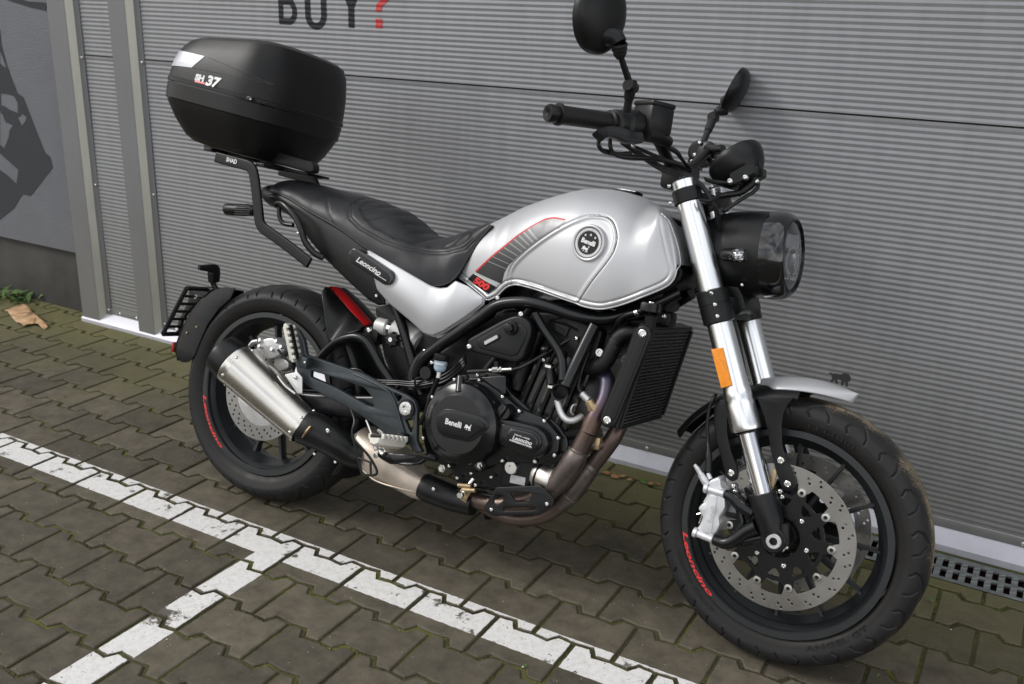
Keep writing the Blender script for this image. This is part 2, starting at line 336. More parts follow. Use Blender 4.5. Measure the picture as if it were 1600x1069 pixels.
def plate(name, P, y, th, m, parent, holes=(), bev=.0015, rnd=0, smooth=0, yfun=None, res=2, ang=38):
    """slab whose outline lies in the x-z plane at depth y"""
    P=[tuple(p) for p in P]
    if smooth: P=sm2(P,smooth)
    if rnd: P=rounded(P,rnd); holes=[rounded(h,rnd*.6) for h in holes]
    me=curve_mesh([P]+[list(h) for h in holes], th, bev, res)
    for v in me.vertices:
        x,z,d=v.co; v.co=(x, y-d+(yfun(x,z) if yfun else 0), z)
    return add(name,me,m,parent,ang)
def box(name, c, s, m, parent, rot=None, bev=.002):
    bm=bmesh.new(); bmesh.ops.create_cube(bm,size=1)
    for v in bm.verts: v.co=Vector((v.co.x*s[0],v.co.y*s[1],v.co.z*s[2]))
    if bev: bmesh.ops.bevel(bm,geom=bm.edges[:],offset=bev,segments=2,affect='EDGES',profile=.5)
    mt=Matrix.Translation(Vector(c))@(rot.to_4x4() if rot else Matrix.Identity(4)); bm.transform(mt)
    me=bpy.data.meshes.new('m'); bm.to_mesh(me); bm.free(); return add(name,me,m,parent)
def ruled(top, bot, n, k, f):
    """grid between two polylines, each point passed through f(point, s, t)"""
    A=lin(top,n); B=lin(bot,n); vs=[f(A[i].lerp(B[i],j/k),i/n,j/k) for i in range(n+1) for j in range(k+1)]
    fs=[(i*(k+1)+j,(i+1)*(k+1)+j,(i+1)*(k+1)+j+1,i*(k+1)+j+1) for i in range(n) for j in range(k)]
    return vs,fs
def ell(v,a,b): return Vector((v[0],v[1],v[2]))
def textmesh(s, size=1, bold=0, shear=0, sx=1, ext=0, align='CENTER', space=1):
    cu=bpy.data.curves.new('t','FONT'); cu.body=s; cu.size=size; cu.offset=bold; cu.shear=shear; cu.extrude=ext; cu.align_x=align; cu.align_y='CENTER'; cu.space_character=space; cu.resolution_u=3
    o=bpy.data.objects.new('t',cu); me=bpy.data.meshes.new_from_object(o); bpy.data.objects.remove(o); bpy.data.curves.remove(cu)
    for v in me.vertices: v.co.x*=sx
    return me
def lettering(name, s, c, ex, ez, size, m, parent, bold=0, shear=0, sx=1, ext=.0004, yfun=None, space=1):
    """raised lettering: c centre, ex reading direction, ez up direction"""
    me=textmesh(s,size,bold,shear,sx,ext,space=space); ex=Vector(ex).normalized(); ez=Vector(ez); ez=(ez-ex*ez.dot(ex)).normalized(); nn=ex.cross(ez)
    for v in me.vertices:
        p=Vector(c)+ex*v.co.x+ez*v.co.y+nn*v.co.z
        if yfun: p.y=yfun(p.x,p.z)-.0006-v.co.z
        v.co=p
    return add(name,me,m,parent,30)
def near(P, Q):
    """signed distance of point P to polygon Q (negative inside)"""
    x,z=P; ins=False; d=1e9; n=len(Q)
    for i in range(n):
        x1,z1=Q[i]; x2,z2=Q[(i+1)%n]; dx=x2-x1; dz=z2-z1
        t=max(0,min(1,((x-x1)*dx+(z-z1)*dz)/(dx*dx+dz*dz+1e-12))); d=min(d,(x-x1-t*dx)**2+(z-z1-t*dz)**2)
        if (z1>z)!=(z2>z) and x<(x2-x1)*(z-z1)/(z2-z1)+x1: ins=not ins
    d=sqrt(d); return -d if ins else d
def pdist(P,Q):
    x,z=P; d=1e9
    for (x1,z1),(x2,z2) in zip(Q,Q[1:]):
        dx=x2-x1; dz=z2-z1; t=max(0,min(1,((x-x1)*dx+(z-z1)*dz)/(dx*dx+dz*dz+1e-12))); d=min(d,(x-x1-t*dx)**2+(z-z1-t*dz)**2)
    return sqrt(d)
def sstep(a,b,x): t=max(0,min(1,(x-a)/(b-a))); return t*t*(3-2*t)
BOLTS={}
def bolt(pos, r=.004, axis=(0,-1,0), h=None, m='bolt', parent=None, name='bolt'):
    key=(round(r,4),m)
    if key not in BOLTS:
        hh=r*.8
        vs,fs=lathe_data([(-r*.5,r),(0,r),(hh*.55,r*.95),(hh*.9,r*.72),(hh,r*.5),(hh*.55,r*.42),(hh*.5,1e-5)],(0,0,0),(0,0,1),12)
        me=pyme(vs,fs); finish(me,45); me.materials.append(M[m]); BOLTS[key]=me
    o=bpy.data.objects.new(name,BOLTS[key]); COL.objects.link(o)
    if parent is not None: o.parent=parent
    o.matrix_local=Matrix.Translation(Vector(pos))@Vector(axis).to_track_quat('Z','Y').to_matrix().to_4x4(); return o
# ================================================================ ground
ROOT_ = None
TH, PX0, PY0, PIT = .00408, -.62056, -.93666, .14138
def fl(x,y):  # paving grid -> world
    return (PX0+x*cos(TH)-y*sin(TH), PY0+x*sin(TH)+y*cos(TH))
def paver_outline(g=.0043):
    """double-T concrete paver, 200 x 141 mm pitch, seen from above"""
    lo=[(0,-.0092),(.040,-.0125),(.0565,.0142),(.1,.0088),(.1435,.0142),(.160,-.0125),(.2,-.0092)]
    hi=[(x,PIT-y) for x,y in lo]
    P=lo+hi[::-1]
    out=[]
    n=len(P)
    for i in range(n):      # inset by the joint's half width
        a,b,c=P[i-1],P[i],P[(i+1)%n]
        d1=Vector((b[0]-a[0],b[1]-a[1])).normalized(); d2=Vector((c[0]-b[0],c[1]-b[1])).normalized()
        n1=Vector((-d1.y,d1.x)); n2=Vector((-d2.y,d2.x)); k=(n1+n2); k=k/(1+n1.dot(n2))
        out.append((b[0]+k.x*g,b[1]+k.y*g))
    return out
def clip(P,f):
    """keep the part of polygon P where f>=0"""
    out=[]
    for i in range(len(P)):
        a,b=P[i-1],P[i]; fa,fb=f(a),f(b)
        if (fa>=0)!=(fb>=0): t=fa/(fa-fb); out.append((a[0]+(b[0]-a[0])*t,a[1]+(b[1]-a[1])*t))
        if fb>=0: out.append(b)
    return out
def slab(P, top=0, ch=.0032, deep=-.03):
    n=len(P); cx=sum(p[0] for p in P)/n; cy=sum(p[1] for p in P)/n
    Q=[]
    for i in range(n):
        a,b,c=P[i-1],P[i],P[(i+1)%n]
        d1=Vector((b[0]-a[0],b[1]-a[1])); d2=Vector((c[0]-b[0],c[1]-b[1]))
        if d1.length<1e-6 or d2.length<1e-6: Q.append(b); continue
        d1.normalize(); d2.normalize(); n1=Vector((-d1.y,d1.x)); n2=Vector((-d2.y,d2.x)); k=(n1+n2)/max(.4,(1+n1.dot(n2)))
        Q.append((b[0]+k.x*ch,b[1]+k.y*ch))
    vs=[(x,y,top) for x,y in Q]+[(x,y,top-ch*.8) for x,y in P]+[(x,y,deep) for x,y in P]
    fs=[tuple(range(n))]+[(i,i+n,(i+1)%n+n,(i+1)%n) for i in range(n)]+[(i+n,i+2*n,(i+1)%n+2*n,(i+1)%n+n) for i in range(n)]
    return vs,fs
RCM=Matrix(((RC[0]),(RC[1]),(RC[2]))); CAMP=Vector((.75262,-2.65827,1.37464))
def inview(p, pad=60):
    q=RCM@(Vector(p)-CAMP)
    if q.z<.1: return None
    u=800+1522.58*q.x/q.z; v=534.5+1522.58*q.y/q.z
    return q.z if -pad<u<1600+pad and -pad<v<1069+pad else None
GX0,GY0,GY1=.40,-.165,-.03       # drain
PO=paver_outline()
def rect(x0,y0,x1,y1,z): return [(x0,y0,z),(x1,y0,z),(x1,y1,z),(x0,y1,z)]
ZB=-.0052
ground_base=pyme(rect(-8,-7,5,GY0,ZB)+rect(-8,GY0,GX0,.3,ZB)+rect(2.4,GY0,5,.3,ZB)+rect(GX0,GY1,2.4,.3,ZB),[(0,1,2,3),(4,5,6,7),(8,9,10,11),(12,13,14,15)])
gr=structure(add('paving',ground_base,'moss'))
yv=[(-60,-60,-.004),(60,-60,-.004),(60,-6.9,-.004),(-60,-6.9,-.004),(-60,.3,-.004),(-7.8,-6.9,-.004),(-7.8,.3,-.004),(4.8,-6.9,-.004),(4.8,.3,-.004),(60,.3,-.004)]
structure(add('ground',pyme(yv,[(0,1,2,3),(3,5,6,4),(7,2,9,8)]),'paver'))
near_l=[]; far_v=[]; far_f=[]; lines_A=[]; lines_B=[]
me_std=None
for k in range(-42,8):
    off=.1 if k%2==0 else 0
    for j in range(-38,27):
        x0=j*.2+off; y0=k*PIT
        cx,cy=fl(x0+.1,y0+PIT/2)
        if cy>.17 or cy<-6.9: continue
        if cx>-2.9 and cy>.06: continue
        P=[fl(x0+x,y0+y) for x,y in PO]
        clipped=False
        if cx>GX0-.15 and cy>GY0-.09:
            if cx>GX0+.1 or True:
                if min(p[0] for p in P)<GX0-.002 and cy>GY0-.02: P=clip(P,lambda p:GX0-.004-p[0])
                else: P=clip(P,lambda p:GY0-.004-p[1])
            clipped=True
            if len(P)<3 or max(p[1] for p in P)-min(p[1] for p in P)<.012 or max(p[0] for p in P)-min(p[0] for p in P)<.012: continue
        z=inview((cx,cy,0))
        near_l.append((z if z else 99, x0,y0,cx,cy,P,clipped))
near_l.sort(key=lambda t:t[0])
rnd=random.Random(3); vis_p=[]
for n,(z,x0,y0,cx,cy,P,clipped) in enumerate(near_l):
    dz=rnd.uniform(-.0012,.0006); rx=rnd.uniform(-.006,.006); ry=rnd.uniform(-.005,.005)
    tf=lambda p,cx=cx,cy=cy,dz=dz,rx=rx,ry=ry:(p[0],p[1],p[2]+dz+(p[1]-cy)*rx+(p[0]-cx)*ry)
    vs,fs=slab(P)
    if n<300 and z<90:
        vis_p.append((cx,cy))
        if clipped or True:
            if not clipped:
                if me_std is None:
                    v0,f0=slab([(x-.1,y-PIT/2) for x,y in PO]); me_std=pyme(v0,f0)
                    for f in me_std.polygons: f.use_smooth=False
                    me_std.materials.append(M['paver'])
                o=bpy.data.objects.new('paver',me_std); COL.objects.link(o)
                o.location=(cx,cy,dz); o.rotation_euler=(rx,-ry,TH+rnd.uniform(-.004,.004)); o.parent=gr
            else:
                me=pyme([tf(v) for v in vs],fs); me.materials.append(M['paver']); o=bpy.data.objects.new('paver',me); COL.objects.link(o); o.parent=gr
    else:
        b=len(far_v); far_v+=[tf(v) for v in vs]; far_f+=[tuple(i+b for i in f) for f in fs]
    # road paint lying on this stone
    Q=[(P[i][0]+(cx-P[i][0])*.028,P[i][1]+(cy-P[i][1])*.038) for i in range(len(P))]
    yt=lambda x:-.911+.0045*(x-.2)
    if abs(cy-yt(cx)+.05)<.16:
        A=clip(Q,lambda p:yt(p[0])-p[1]); A=clip(A,lambda p:p[1]-(yt(p[0])-.107)) if len(A)>2 else A
        if len(A)>2: lines_A.append((A,tf))
    if abs(cx+.86)<.2 and cy<-.9:
        A=clip(Q,lambda p:-.816-.010*(p[1]+1.1)*-1-p[0]); A=clip(A,lambda p:p[0]+.907-.010*(p[1]+1.1)) if len(A)>2 else A
        A=clip(A,lambda p:(yt(p[0])-.1072)-p[1]) if len(A)>2 else A
        if len(A)>2: lines_B.append((A,tf))
me=pyme(far_v,far_f); me.materials.append(M['paver']); o=bpy.data.objects.new('paver_field',me); COL.objects.link(o); o.parent=gr; o['kind']='stuff'
for nm,LL in (('parking_line',lines_A),('parking_line',lines_B)):
    vs=[];fs=[]
    for A,tf in LL:
        B=[]
        for i,p in enumerate(A):      # slightly ragged brush edge
            q=A[(i+1)%len(A)]; B.append(p); d=sqrt((q[0]-p[0])**2+(q[1]-p[1])**2); m_=int(d/.006)
            for t in range(1,m_):
                s=t/m_; x=p[0]+(q[0]-p[0])*s; y=p[1]+(q[1]-p[1])*s; w=noise.noise(Vector((x*90,y*90,1.3)))*.0016
                L_=max(d,1e-6); B.append((x-(q[1]-p[1])/L_*w,y+(q[0]-p[0])/L_*w))
        n=len(B); b=len(vs)
        vs+=[tf((x,y,.0011)) for x,y in B]+[tf((x,y,-.0016)) for x,y in B]
        fs.append(tuple(range(b,b+n))); fs+=[(b+i,b+i+n,b+(i+1)%n+n,b+(i+1)%n) for i in range(n)]
    o=structure(add(nm,pyme(vs,fs),'paint',fin=False))
# moss and grit in the joints
mv=[];mf=[]
def blob(x,y,z,r,rng,flat=.6):
    b=len(mv); a=rng.uniform(0,1.5); c,s=cos(a)*r,sin(a)*r
    mv.extend([(x+c,y+s,z),(x-s,y+c,z),(x-c,y-s,z),(x+s,y-c,z),(x+rng.uniform(-.3,.3)*r,y,z+r*flat)])
    mf.extend([(b,b+1,b+4),(b+1,b+2,b+4),(b+2,b+3,b+4),(b+3,b,b+4)])
rg=random.Random(5)
for (cx,cy) in vis_p:
    x0=cx-.1; y0=cy-PIT/2
    O=[(x0,y0-.0092),(x0+.040,y0-.0125),(x0+.0565,y0+.0142),(x0+.1,y0+.0088),(x0+.1435,y0+.0142),(x0+.16,y0-.0125),(x0+.2,y0-.0092)]
    segs=list(zip(O,O[1:]))+[((x0,y0-.009),(x0,y0+PIT+.009))]
    for (a,b) in segs:
        d=sqrt((a[0]-b[0])**2+(a[1]-b[1])**2); n=int(d/.0022)
        for i in range(n):
            t=rg.random(); x=a[0]+(b[0]-a[0])*t; y=a[1]+(b[1]-a[1])*t
            dens=noise.noise(Vector((x*5,y*5,.3)))+.45*noise.noise(Vector((x*23,y*23,2)))+(.15 if y>-.4 else 0)
            if rg.random()<.42+dens*1.3:
                if x>GX0-.01 and y>GY0-.01: continue
                if y>-.01 and x>-2.9: continue
                blob(x+rg.gauss(0,.0028),y+rg.gauss(0,.0028),-.0050,rg.uniform(.0010,.0028)*(1+max(0,dens)),rg,rg.uniform(.8,1.7))
me=pyme(mv,mf); o=add('joint_moss',me,'moss',fin=False); o['kind']='stuff'
# grit and pebbles
mv=[];mf=[]
for i in range(1500):
    x=rg.uniform(-3.4,1.2); y=rg.uniform(-1.8,.05)
    if x>GX0 and y>GY0: continue
    r=rg.uniform(.0005,.0013) if i>14 else rg.uniform(.002,.0035)
    blob(x,y,.0002,r,rg,.8)
o=add('grit',pyme(mv,mf),'stone',fin=False); o['kind']='stuff'
# ================================================================ drain grate
def grate(x0,x1,label):
    g=thing('drain_grate',label,'drain grate',Matrix.Translation((x0,0,0)))
    yc=(GY0+GY1)/2; L_=x1-x0-.003
    add('channel',pyme([(0,GY0,-.002),(0,GY0,-.09),(0,GY1,-.09),(0,GY1,-.002),(L_,GY0,-.002),(L_,GY0,-.09),(L_,GY1,-.09),(L_,GY1,-.002)],[(0,4,5,1),(1,5,6,2),(2,6,7,3),(0,1,2,3),(4,7,6,5)]),'drain',g,fin=False)
    for yy,w in ((GY0+.007,.014),(yc-.003,.011),(GY1-.010,.020)): box('rail',(L_/2,yy,-.004),(L_,w,.009),'grate',g,bev=.0015)
    first=None; n=int(L_/.0306)
    for i in range(n):
        if first is None: first=box('bar',(0,yc,-.0045),(.0160,GY1-GY0-.002,.008),'grate',g,bev=.0012); b=first
        else: b=first.copy(); COL.objects.link(b); b.parent=g
        b.location=(.012+i*.0306,0,0)
    # raised anti-slip ridges
    vs=[];fs=[]
    for i in range(n):
        for yy in (GY0+.028,GY0+.048,yc+.018,yc+.036):
            x=.012+i*.0306; b=len(vs); d=.004
            vs+=[(x-.008,yy-.003,0),(x+.008,yy+.003,0),(x+.008,yy+.005,0),(x-.008,yy-.001,0),(x-.007,yy-.0016,.0016),(x+.007,yy+.0044,.0016)]
            fs+=[(b,b+1,b+5,b+4),(b+2,b+3,b+4,b+5),(b,b+4,b+3),(b+1,b+2,b+5)]
    add('ridge',pyme(vs,fs),'grate',g,fin=False)
    return g
grate(.40,1.40,'grey slotted metal drain grate behind the front wheel at the wall foot')
grate(1.40,2.40,'grey slotted metal drain grate continuing to the right past the frame edge')
# ================================================================ panel wall
YW=.035; RP=.016; RD=.00145
def ribz(z):      # relief of the micro-ribbed sheet: y offset at height z
    t=((z-.073)%RP)/RP
    if t<.44: return RD*(t/.44)
    if t<.50: return RD
    if t<.94: return RD*(1-(t-.50)/.44)
    return 0
def rib_panel(x0,x1,z0,z1,parent):
    zs=[z0]
    z=.073
    while z<z1:
        for t in (.0,.44,.50,.94):
            q=z+t*RP
            if z0+.0045<q<z1-.0045: zs.append(q)
        z+=RP
    zs=[z0,z0+.0005,z0+.004]+zs[1:]+[z1-.004,z1-.0005,z1]
    n=len(zs); vs=[]
    nx=40
    for i in range(nx+1):
        x=x0+(x1-x0)*i/nx
        for k,z in enumerate(zs):
            y=YW+ (ribz(z) if 3<=k<n-3 else (0 if k not in(0,n-1) else .012))
            y+=.0026*noise.noise(Vector((x*1.6,z*1.9,4)))
            vs.append((x,y,z))
    fs=[(i*n+k,(i+1)*n+k,(i+1)*n+k+1,i*n+k+1) for i in range(nx) for k in range(n-1)]
    return add('ribbed_panel',pyme(vs,fs),'wall',parent,ang=5)
wall=thing('panel_wall','grey horizontally ribbed metal sheet wall lettered BUY? behind the motorcycle','wall',Matrix.Translation((0,0,0)))
for (z0,z1) in ((.0752,1.1365),(1.1405,2.2),(2.204,3.2)):
    for (x0,x1) in ((-2.775,-2.545),(-2.42,3.6)): rib_panel(x0,x1,z0,z1,wall)
box('panel_joint',(.4,YW+.014,1.1385),(6.4,.006,.012),'seamdark',wall,bev=0)
box('panel_joint',(.4,YW+.014,2.202),(6.4,.006,.012),'seamdark',wall,bev=0)
box('base_rail',(.59,YW+.004,.0615),(6.02,.012,.0255),'wall',wall,bev=.0015)
box('base_rail',(-2.66,YW+.004,.0615),(.23,.012,.0255),'wall',wall,bev=.0015)
box('rail_edge',(.59,YW+.0005,.0748),(6.02,.003,.0016),'lip',wall,bev=0)
for i in range(-2,4): bolt((-.238+i*1.081,YW-.002,.060),.0062,parent=wall,name='rivet')
for x in (-2.695,-2.59): bolt((x,YW-.002,.0605),.0062,parent=wall,name='rivet')
# lettering printed on the ribs
def rib_text(polys,m,name='letter'):
    me=curve_mesh(polys,0,0); bm=bmesh.new(); bm.from_mesh(me)
    for v in bm.verts: v.co=Vector((v.co.x,0,v.co.y))
    bmesh.ops.remove_doubles(bm,verts=bm.verts,dist=1e-6)
    z=.073+int((1.28-.073)/RP)*RP
    while z<1.47:
        for t in (0,.44,.5,.94):
            bmesh.ops.bisect_plane(bm,geom=bm.verts[:]+bm.edges[:]+bm.faces[:],plane_co=(0,0,z+t*RP),plane_no=(0,0,1))
        z+=RP
    for x in (-1.7,-1.6,-1.5,-1.4,-1.3,-1.2): bmesh.ops.bisect_plane(bm,geom=bm.verts[:]+bm.edges[:]+bm.faces[:],plane_co=(x,0,0),plane_no=(1,0,0))
    for v in bm.verts: v.co.y=YW+ribz(v.co.z+1e-7)-.0012+.0026*noise.noise(Vector((v.co.x*1.6,v.co.z*1.9,4)))
    bm.to_mesh(me); bm.free(); add(name,me,m,wall,fin=False)
def arc(cx,cz,rx,rz,a0,a1,n=10): return [(cx+rx*cos(radians(a0+(a1-a0)*i/n)),cz+rz*sin(radians(a0+(a1-a0)*i/n))) for i in range(n+1)]
zb=1.293; H=.155
def letter_B(x):
    w=.083; s=.021
    o=[(x,zb)]+arc(x+w-.036,zb+.042,.036,.042,-90,50)+arc(x+w-.039,zb+H-.038,.034,.038,-50,90)+[(x,zb+H)]
    h1=[(x+s,zb+s)]+arc(x+w-.036,zb+.043,.015,.022,-90,90)+[(x+s,zb+.065)]
    h2=[(x+s,zb+.088)]+arc(x+w-.040,zb+H-.0445,.014,.0225,-90,90)+[(x+s,zb+H-s)]
    return [o,h1,h2]
def letter_U(x):
    w=.094; s=.024; r=w/2
    return [[(x,zb+H)]+arc(x+r,zb+r-.012,r,r,180,360)+[(x+w,zb+H),(x+w-s,zb+H)]+arc(x+r,zb+r-.012,r-s,r-s*.9,360,180)+[(x+s,zb+H)]]
def letter_Y(x):
    w=.10; s=.025; c=x+w/2
    return [[(c-s/2,zb),(c+s/2,zb),(c+s/2,zb+.062),(x+w+.006,zb+H),(x+w-.021,zb+H),(c,zb+.088),(x+.021,zb+H),(x-.006,zb+H),(c-s/2,zb+.062)]]
XB=[(-1.7132,1.2933),(-1.5941,1.2932),(-1.4449,1.2958),(-1.2946,1.2958)]
rib_text(letter_B(XB[0][0]),'ink'); rib_text(letter_U(XB[1][0]),'ink'); rib_text(letter_Y(XB[2][0]),'ink')
xq=XB[3][0]; zq=zb+.003
rib_text([[(xq,zq),(xq+.027,zq),(xq+.027,zq+.029),(xq,zq+.029)]],'inkred','punctuation_dot')
rib_text([[(xq,zq+.052),(xq+.024,zq+.052),(xq+.026,zq+.066)]+arc(xq+.018,zq+H-.042,.045,.042,-35,178,14)+[(xq+.003,zq+H-.045)]+arc(xq+.018,zq+H-.044,.021,.021,170,-45,10)+[(xq+.004,zq+.075)]],'inkred')
# posts
def post(x0,x1,label):
    p=thing('wall_post',label,'post',Matrix.Translation((x0,0,0)),'folded sheet posts of the panel wall'); w=x1-x0
    edge_i=4; z0,z1=.020,3.2; pr=[(-.004,.03),(0,.0022),(.002,0),(w-.002,0),(w,.0015),(w+.012,.0300),(w+.014,.0318),(w+.043,.0318),(w+.043,.0345)]
    if x0<-2.8: pr=[(0,.06)]+pr[1:]
    n=len(pr); vs=[(x,y,z) for z in (z0,1.2,2.4,z1) for x,y in pr]; fs=[(k*n+i,k*n+i+1,(k+1)*n+i+1,(k+1)*n+i) for k in range(3) for i in range(n-1)]; fs.append(tuple(range(n))[::-1])
    k0=[i for i in range(n-1) if i<(4 if x0<-2.8 else 4)]
    add('post_cover',pyme(vs,fs[:-1] and [f for q,f in enumerate(fs[:-1]) if q%(n-1)!=edge_i]+[fs[-1]]),'post',p,ang=20); add('post_edge',pyme(vs,[f for q,f in enumerate(fs[:-1]) if q%(n-1)==edge_i]),'postedge',p)
    for z in (.068,.615,1.128,1.64,2.15): 
        bolt((w+.033,.030,z),.0062,parent=p,name='rivet')
        if x0>-2.8: bolt((-.010,.033,z-.004),.0062,parent=p,name='rivet')
post(-2.905,-2.795,'grey folded metal wall post beside the painted plaster wall')
post(-2.545,-2.447,'grey folded metal wall post left of the wide ribbed panel')
sill=thing('wall_sill','pale aluminium sill strip along the foot of the ribbed wall','sill',Matrix.Translation((0,0,0)))
add('sill_sheet',pyme([(-2.908,-.006,-.03),(3.6,-.006,-.03),(3.6,-.006,.014),(-2.908,-.006,.014),(-2.908,-.004,.016),(3.6,-.004,.016),(3.6,.037,.049),(-2.908,.037,.049),(-2.908,.06,.049),(3.6,.06,.049),(-2.908,.06,-.03)],[(0,1,2,3),(3,2,5,4),(4,5,6,7),(7,6,9,8),(0,3,4,7,8,10)]),'sill',sill,ang=20)
# plaster wall on the left
st=thing('plaster_wall','blue-grey plaster wall with charcoal mural left of the metal posts','wall',Matrix.Translation((-4,0,0)))
def wx(P): return [(x+4,z) for x,z in P]
def slabxz(name,x0,x1,z0,z1,y,m,parent,th=.2):
    return box(name,((x0+x1)/2+4,y+th/2,(z0+z1)/2),(x1-x0,th,z1-z0),m,parent,bev=.004)
slabxz('plaster',-9,-2.904,.283,3.2,.058,'stucco',st)
slabxz('plinth',-9,-2.904,-.03,.281,.082,'plinth',st)
mur=[[(-3.5492,1.2692),(-3.4032,1.2444),(-3.3102,1.2184),(-3.3123,1.1497),(-3.2933,1.0715),(-3.2731,1.0127),(-3.2446,.9542),(-3.2099,.9415),(-3.1524,.8091),(-3.1072,.7105),(-3.0776,.698),(-3.0669,.6525),(-3.2451,.5078),(-3.3041,.5073),(-3.379,.4347),(-3.4989,.3657),(-3.6593,.2963),(-3.8153,.3452)],
 [(-3.3288,1.1341),(-3.3166,1.1001),(-3.2992,1.0592),(-3.3277,1.0646),(-3.3415,1.0768)],[(-3.3655,.946),(-3.3041,.9451),(-3.2721,.9402),(-3.2532,.9131),(-3.2623,.8696),(-3.3181,.8797),(-3.3457,.891),(-3.3736,.8941)],[(-3.2667,.8488),(-3.2244,.8705),(-3.2185,.8598),(-3.2032,.863),(-3.2144,.8397),(-3.2456,.8156)],
 [(-3.3872,.8703),(-3.3708,.853),(-3.3555,.823),(-3.3075,.8124),(-3.3378,.788),(-3.3469,.7611),(-3.3893,.7065),(-3.4211,.7173)],[(-3.4955,.6943),(-3.4296,.6792),(-3.3102,.6164),(-3.3374,.5511),(-3.3984,.5855),(-3.4952,.6187)]]
mur=[wx(p) for p in mur]
stripe=wx([(-3.3366,1.391),(-3.1854,1.3505),(-3.0952,1.3339),(-2.9798,1.3313),(-2.9887,1.3005),(-3.0846,1.3099),(-3.1902,1.3278),(-3.3596,1.3619)])
for nm,pl in (('mural_shape',mur),('mural_stripe',[stripe])):
    me=curve_mesh(pl,.0008,0)
    for v in me.vertices: x,z,d=v.co; v.co=(x,.0565-d,z)
    add(nm,me,'mural',st,fin=False)
# building volume behind so that the wall has depth
bl=structure(box('building_core',(-1.5,2.2,1.6),(12,4.2,3.22),'post',None,bev=.01)); 
# ================================================================ litter
def leaf(name,P,m,label,cat,lift=.02,rs=1,group=None):
    """crumpled flat piece on the ground: P outline in x,y"""
    cx=sum(p[0] for p in P)/len(P); cy=sum(p[1] for p in P)/len(P)
    bm=bmesh.new(); vv=[bm.verts.new((x-cx,y-cy,0)) for x,y in P]; bm.faces.new(vv)
    bmesh.ops.triangulate(bm,faces=bm.faces[:])
    for _ in range(3): bmesh.ops.subdivide_edges(bm,edges=bm.edges[:],cuts=1)
    for v in bm.verts: v.co.z=.003+lift*(.5+noise.noise(Vector((v.co.x*14+rs,v.co.y*14,rs))))+.15*lift*noise.noise(Vector((v.co.x*60,v.co.y*60,rs)))
    me=bpy.data.meshes.new(name); bm.to_mesh(me); bm.free()
    sx=me; o=add(name,me,m,None,fin=False)
    for p in me.polygons: p.use_smooth=True
    md=o.modifiers.new('thick','SOLIDIFY'); md.thickness=.0006
    o.location=(cx,cy,.0); tag(o,label,cat,group); return o
leaf('torn_cardboard',[(-3.3028,-.1039),(-3.2655,-.0253),(-3.1861,-.0543),(-3.0727,-.1055),(-2.9299,-.156),(-2.9208,-.18),(-2.973,-.1712),(-3.0186,-.1675),(-3.0146,-.1905),(-3.0129,-.2117),(-3.0539,-.2029),(-3.167,-.1619)],'leaftan','torn orange-tan scrap lying by the plaster wall foot','scrap',.018,2)
rl=random.Random(11)
LL=['leftmost small brown leaf behind the exhaust pipes at the wall sill','second small brown leaf from the left at the wall sill','third small brown leaf from the left at the wall sill','fourth brown leaf from the left, in the gap before the green one','small curled brown leaf just left of the green leaf by the sill','green leaf among brown ones at the wall sill','brown leaf just right of the green leaf by the sill','rightmost small brown leaf, beside the front tyre','small brown leaf on the green paving beside the wall post','small green weed leaf in a joint beside the drain grate','smaller green weed leaf lower in the joint beside the drain grate']
for i,(u,v,s) in enumerate(((-.345,-.118,.030),(-.315,-.100,.034),(-.285,-.112,.030),(-.262,-.095,.028),(-.235,-.105,.022),(-.195,-.090,.034),(-.168,-.094,.030),(-.150,-.082,.022),(-2.12,-.03,.02),(.66,-.30,.016),(.63,-.285,.014))):
    n=7; a0=rl.uniform(0,6); k_=0; s*=.62 if k_==0 else 1
    P=[(u+s*(1.15 if k%3 else .6)*cos(a0+2*pi*k/n)*(.9 if k<4 else .5),v+s*.55*sin(a0+2*pi*k/n)) for k in range(n)]
    g=i in (5,9,10)
    leaf('dry_leaf' if not g else 'green_leaf',P,'leafgreen' if g else 'leafbrown',LL[i],'leaf',.013,i,'fallen leaves at the wall foot' if i<8 else None)
wv=[];wf=[]
for i in range(60):
    u,v=(-3.43+rl.gauss(0,.06),.02+rl.gauss(0,.03)); h=rl.uniform(.02,.06); a=rl.uniform(0,2*pi); w=rl.uniform(.006,.014); dx,dy=cos(a),sin(a); b=len(wv)
    wv+=[(u,v,0),(u+dx*h*.5-dy*w,v+dy*h*.5+dx*w,h*.7),(u+dx*h*1.2,v+dy*h*1.2,h*.8),(u+dx*h*.5+dy*w,v+dy*h*.5-dx*w,h*.6)]; wf.append((b,b+1,b+2,b+3))
for i in range(26):
    u,v=(-2.2+rl.gauss(0,.05),-.05+rl.gauss(0,.02)) if i<14 else (rl.uniform(-3,1),rl.uniform(-1.2,-.1)); h=rl.uniform(.006,.016); a=rl.uniform(0,2*pi); w=h*.35; dx,dy=cos(a),sin(a); b=len(wv)
    wv+=[(u,v,0),(u+dx*h*.5-dy*w,v+dy*h*.5+dx*w,h*.5),(u+dx*h*1.2,v+dy*h*1.2,h*.4),(u+dx*h*.5+dy*w,v+dy*h*.5-dx*w,h*.5)]; wf.append((b,b+1,b+2,b+3))
o=add('weeds',pyme(wv,wf),'leafgreen',fin=False); o['kind']='stuff'
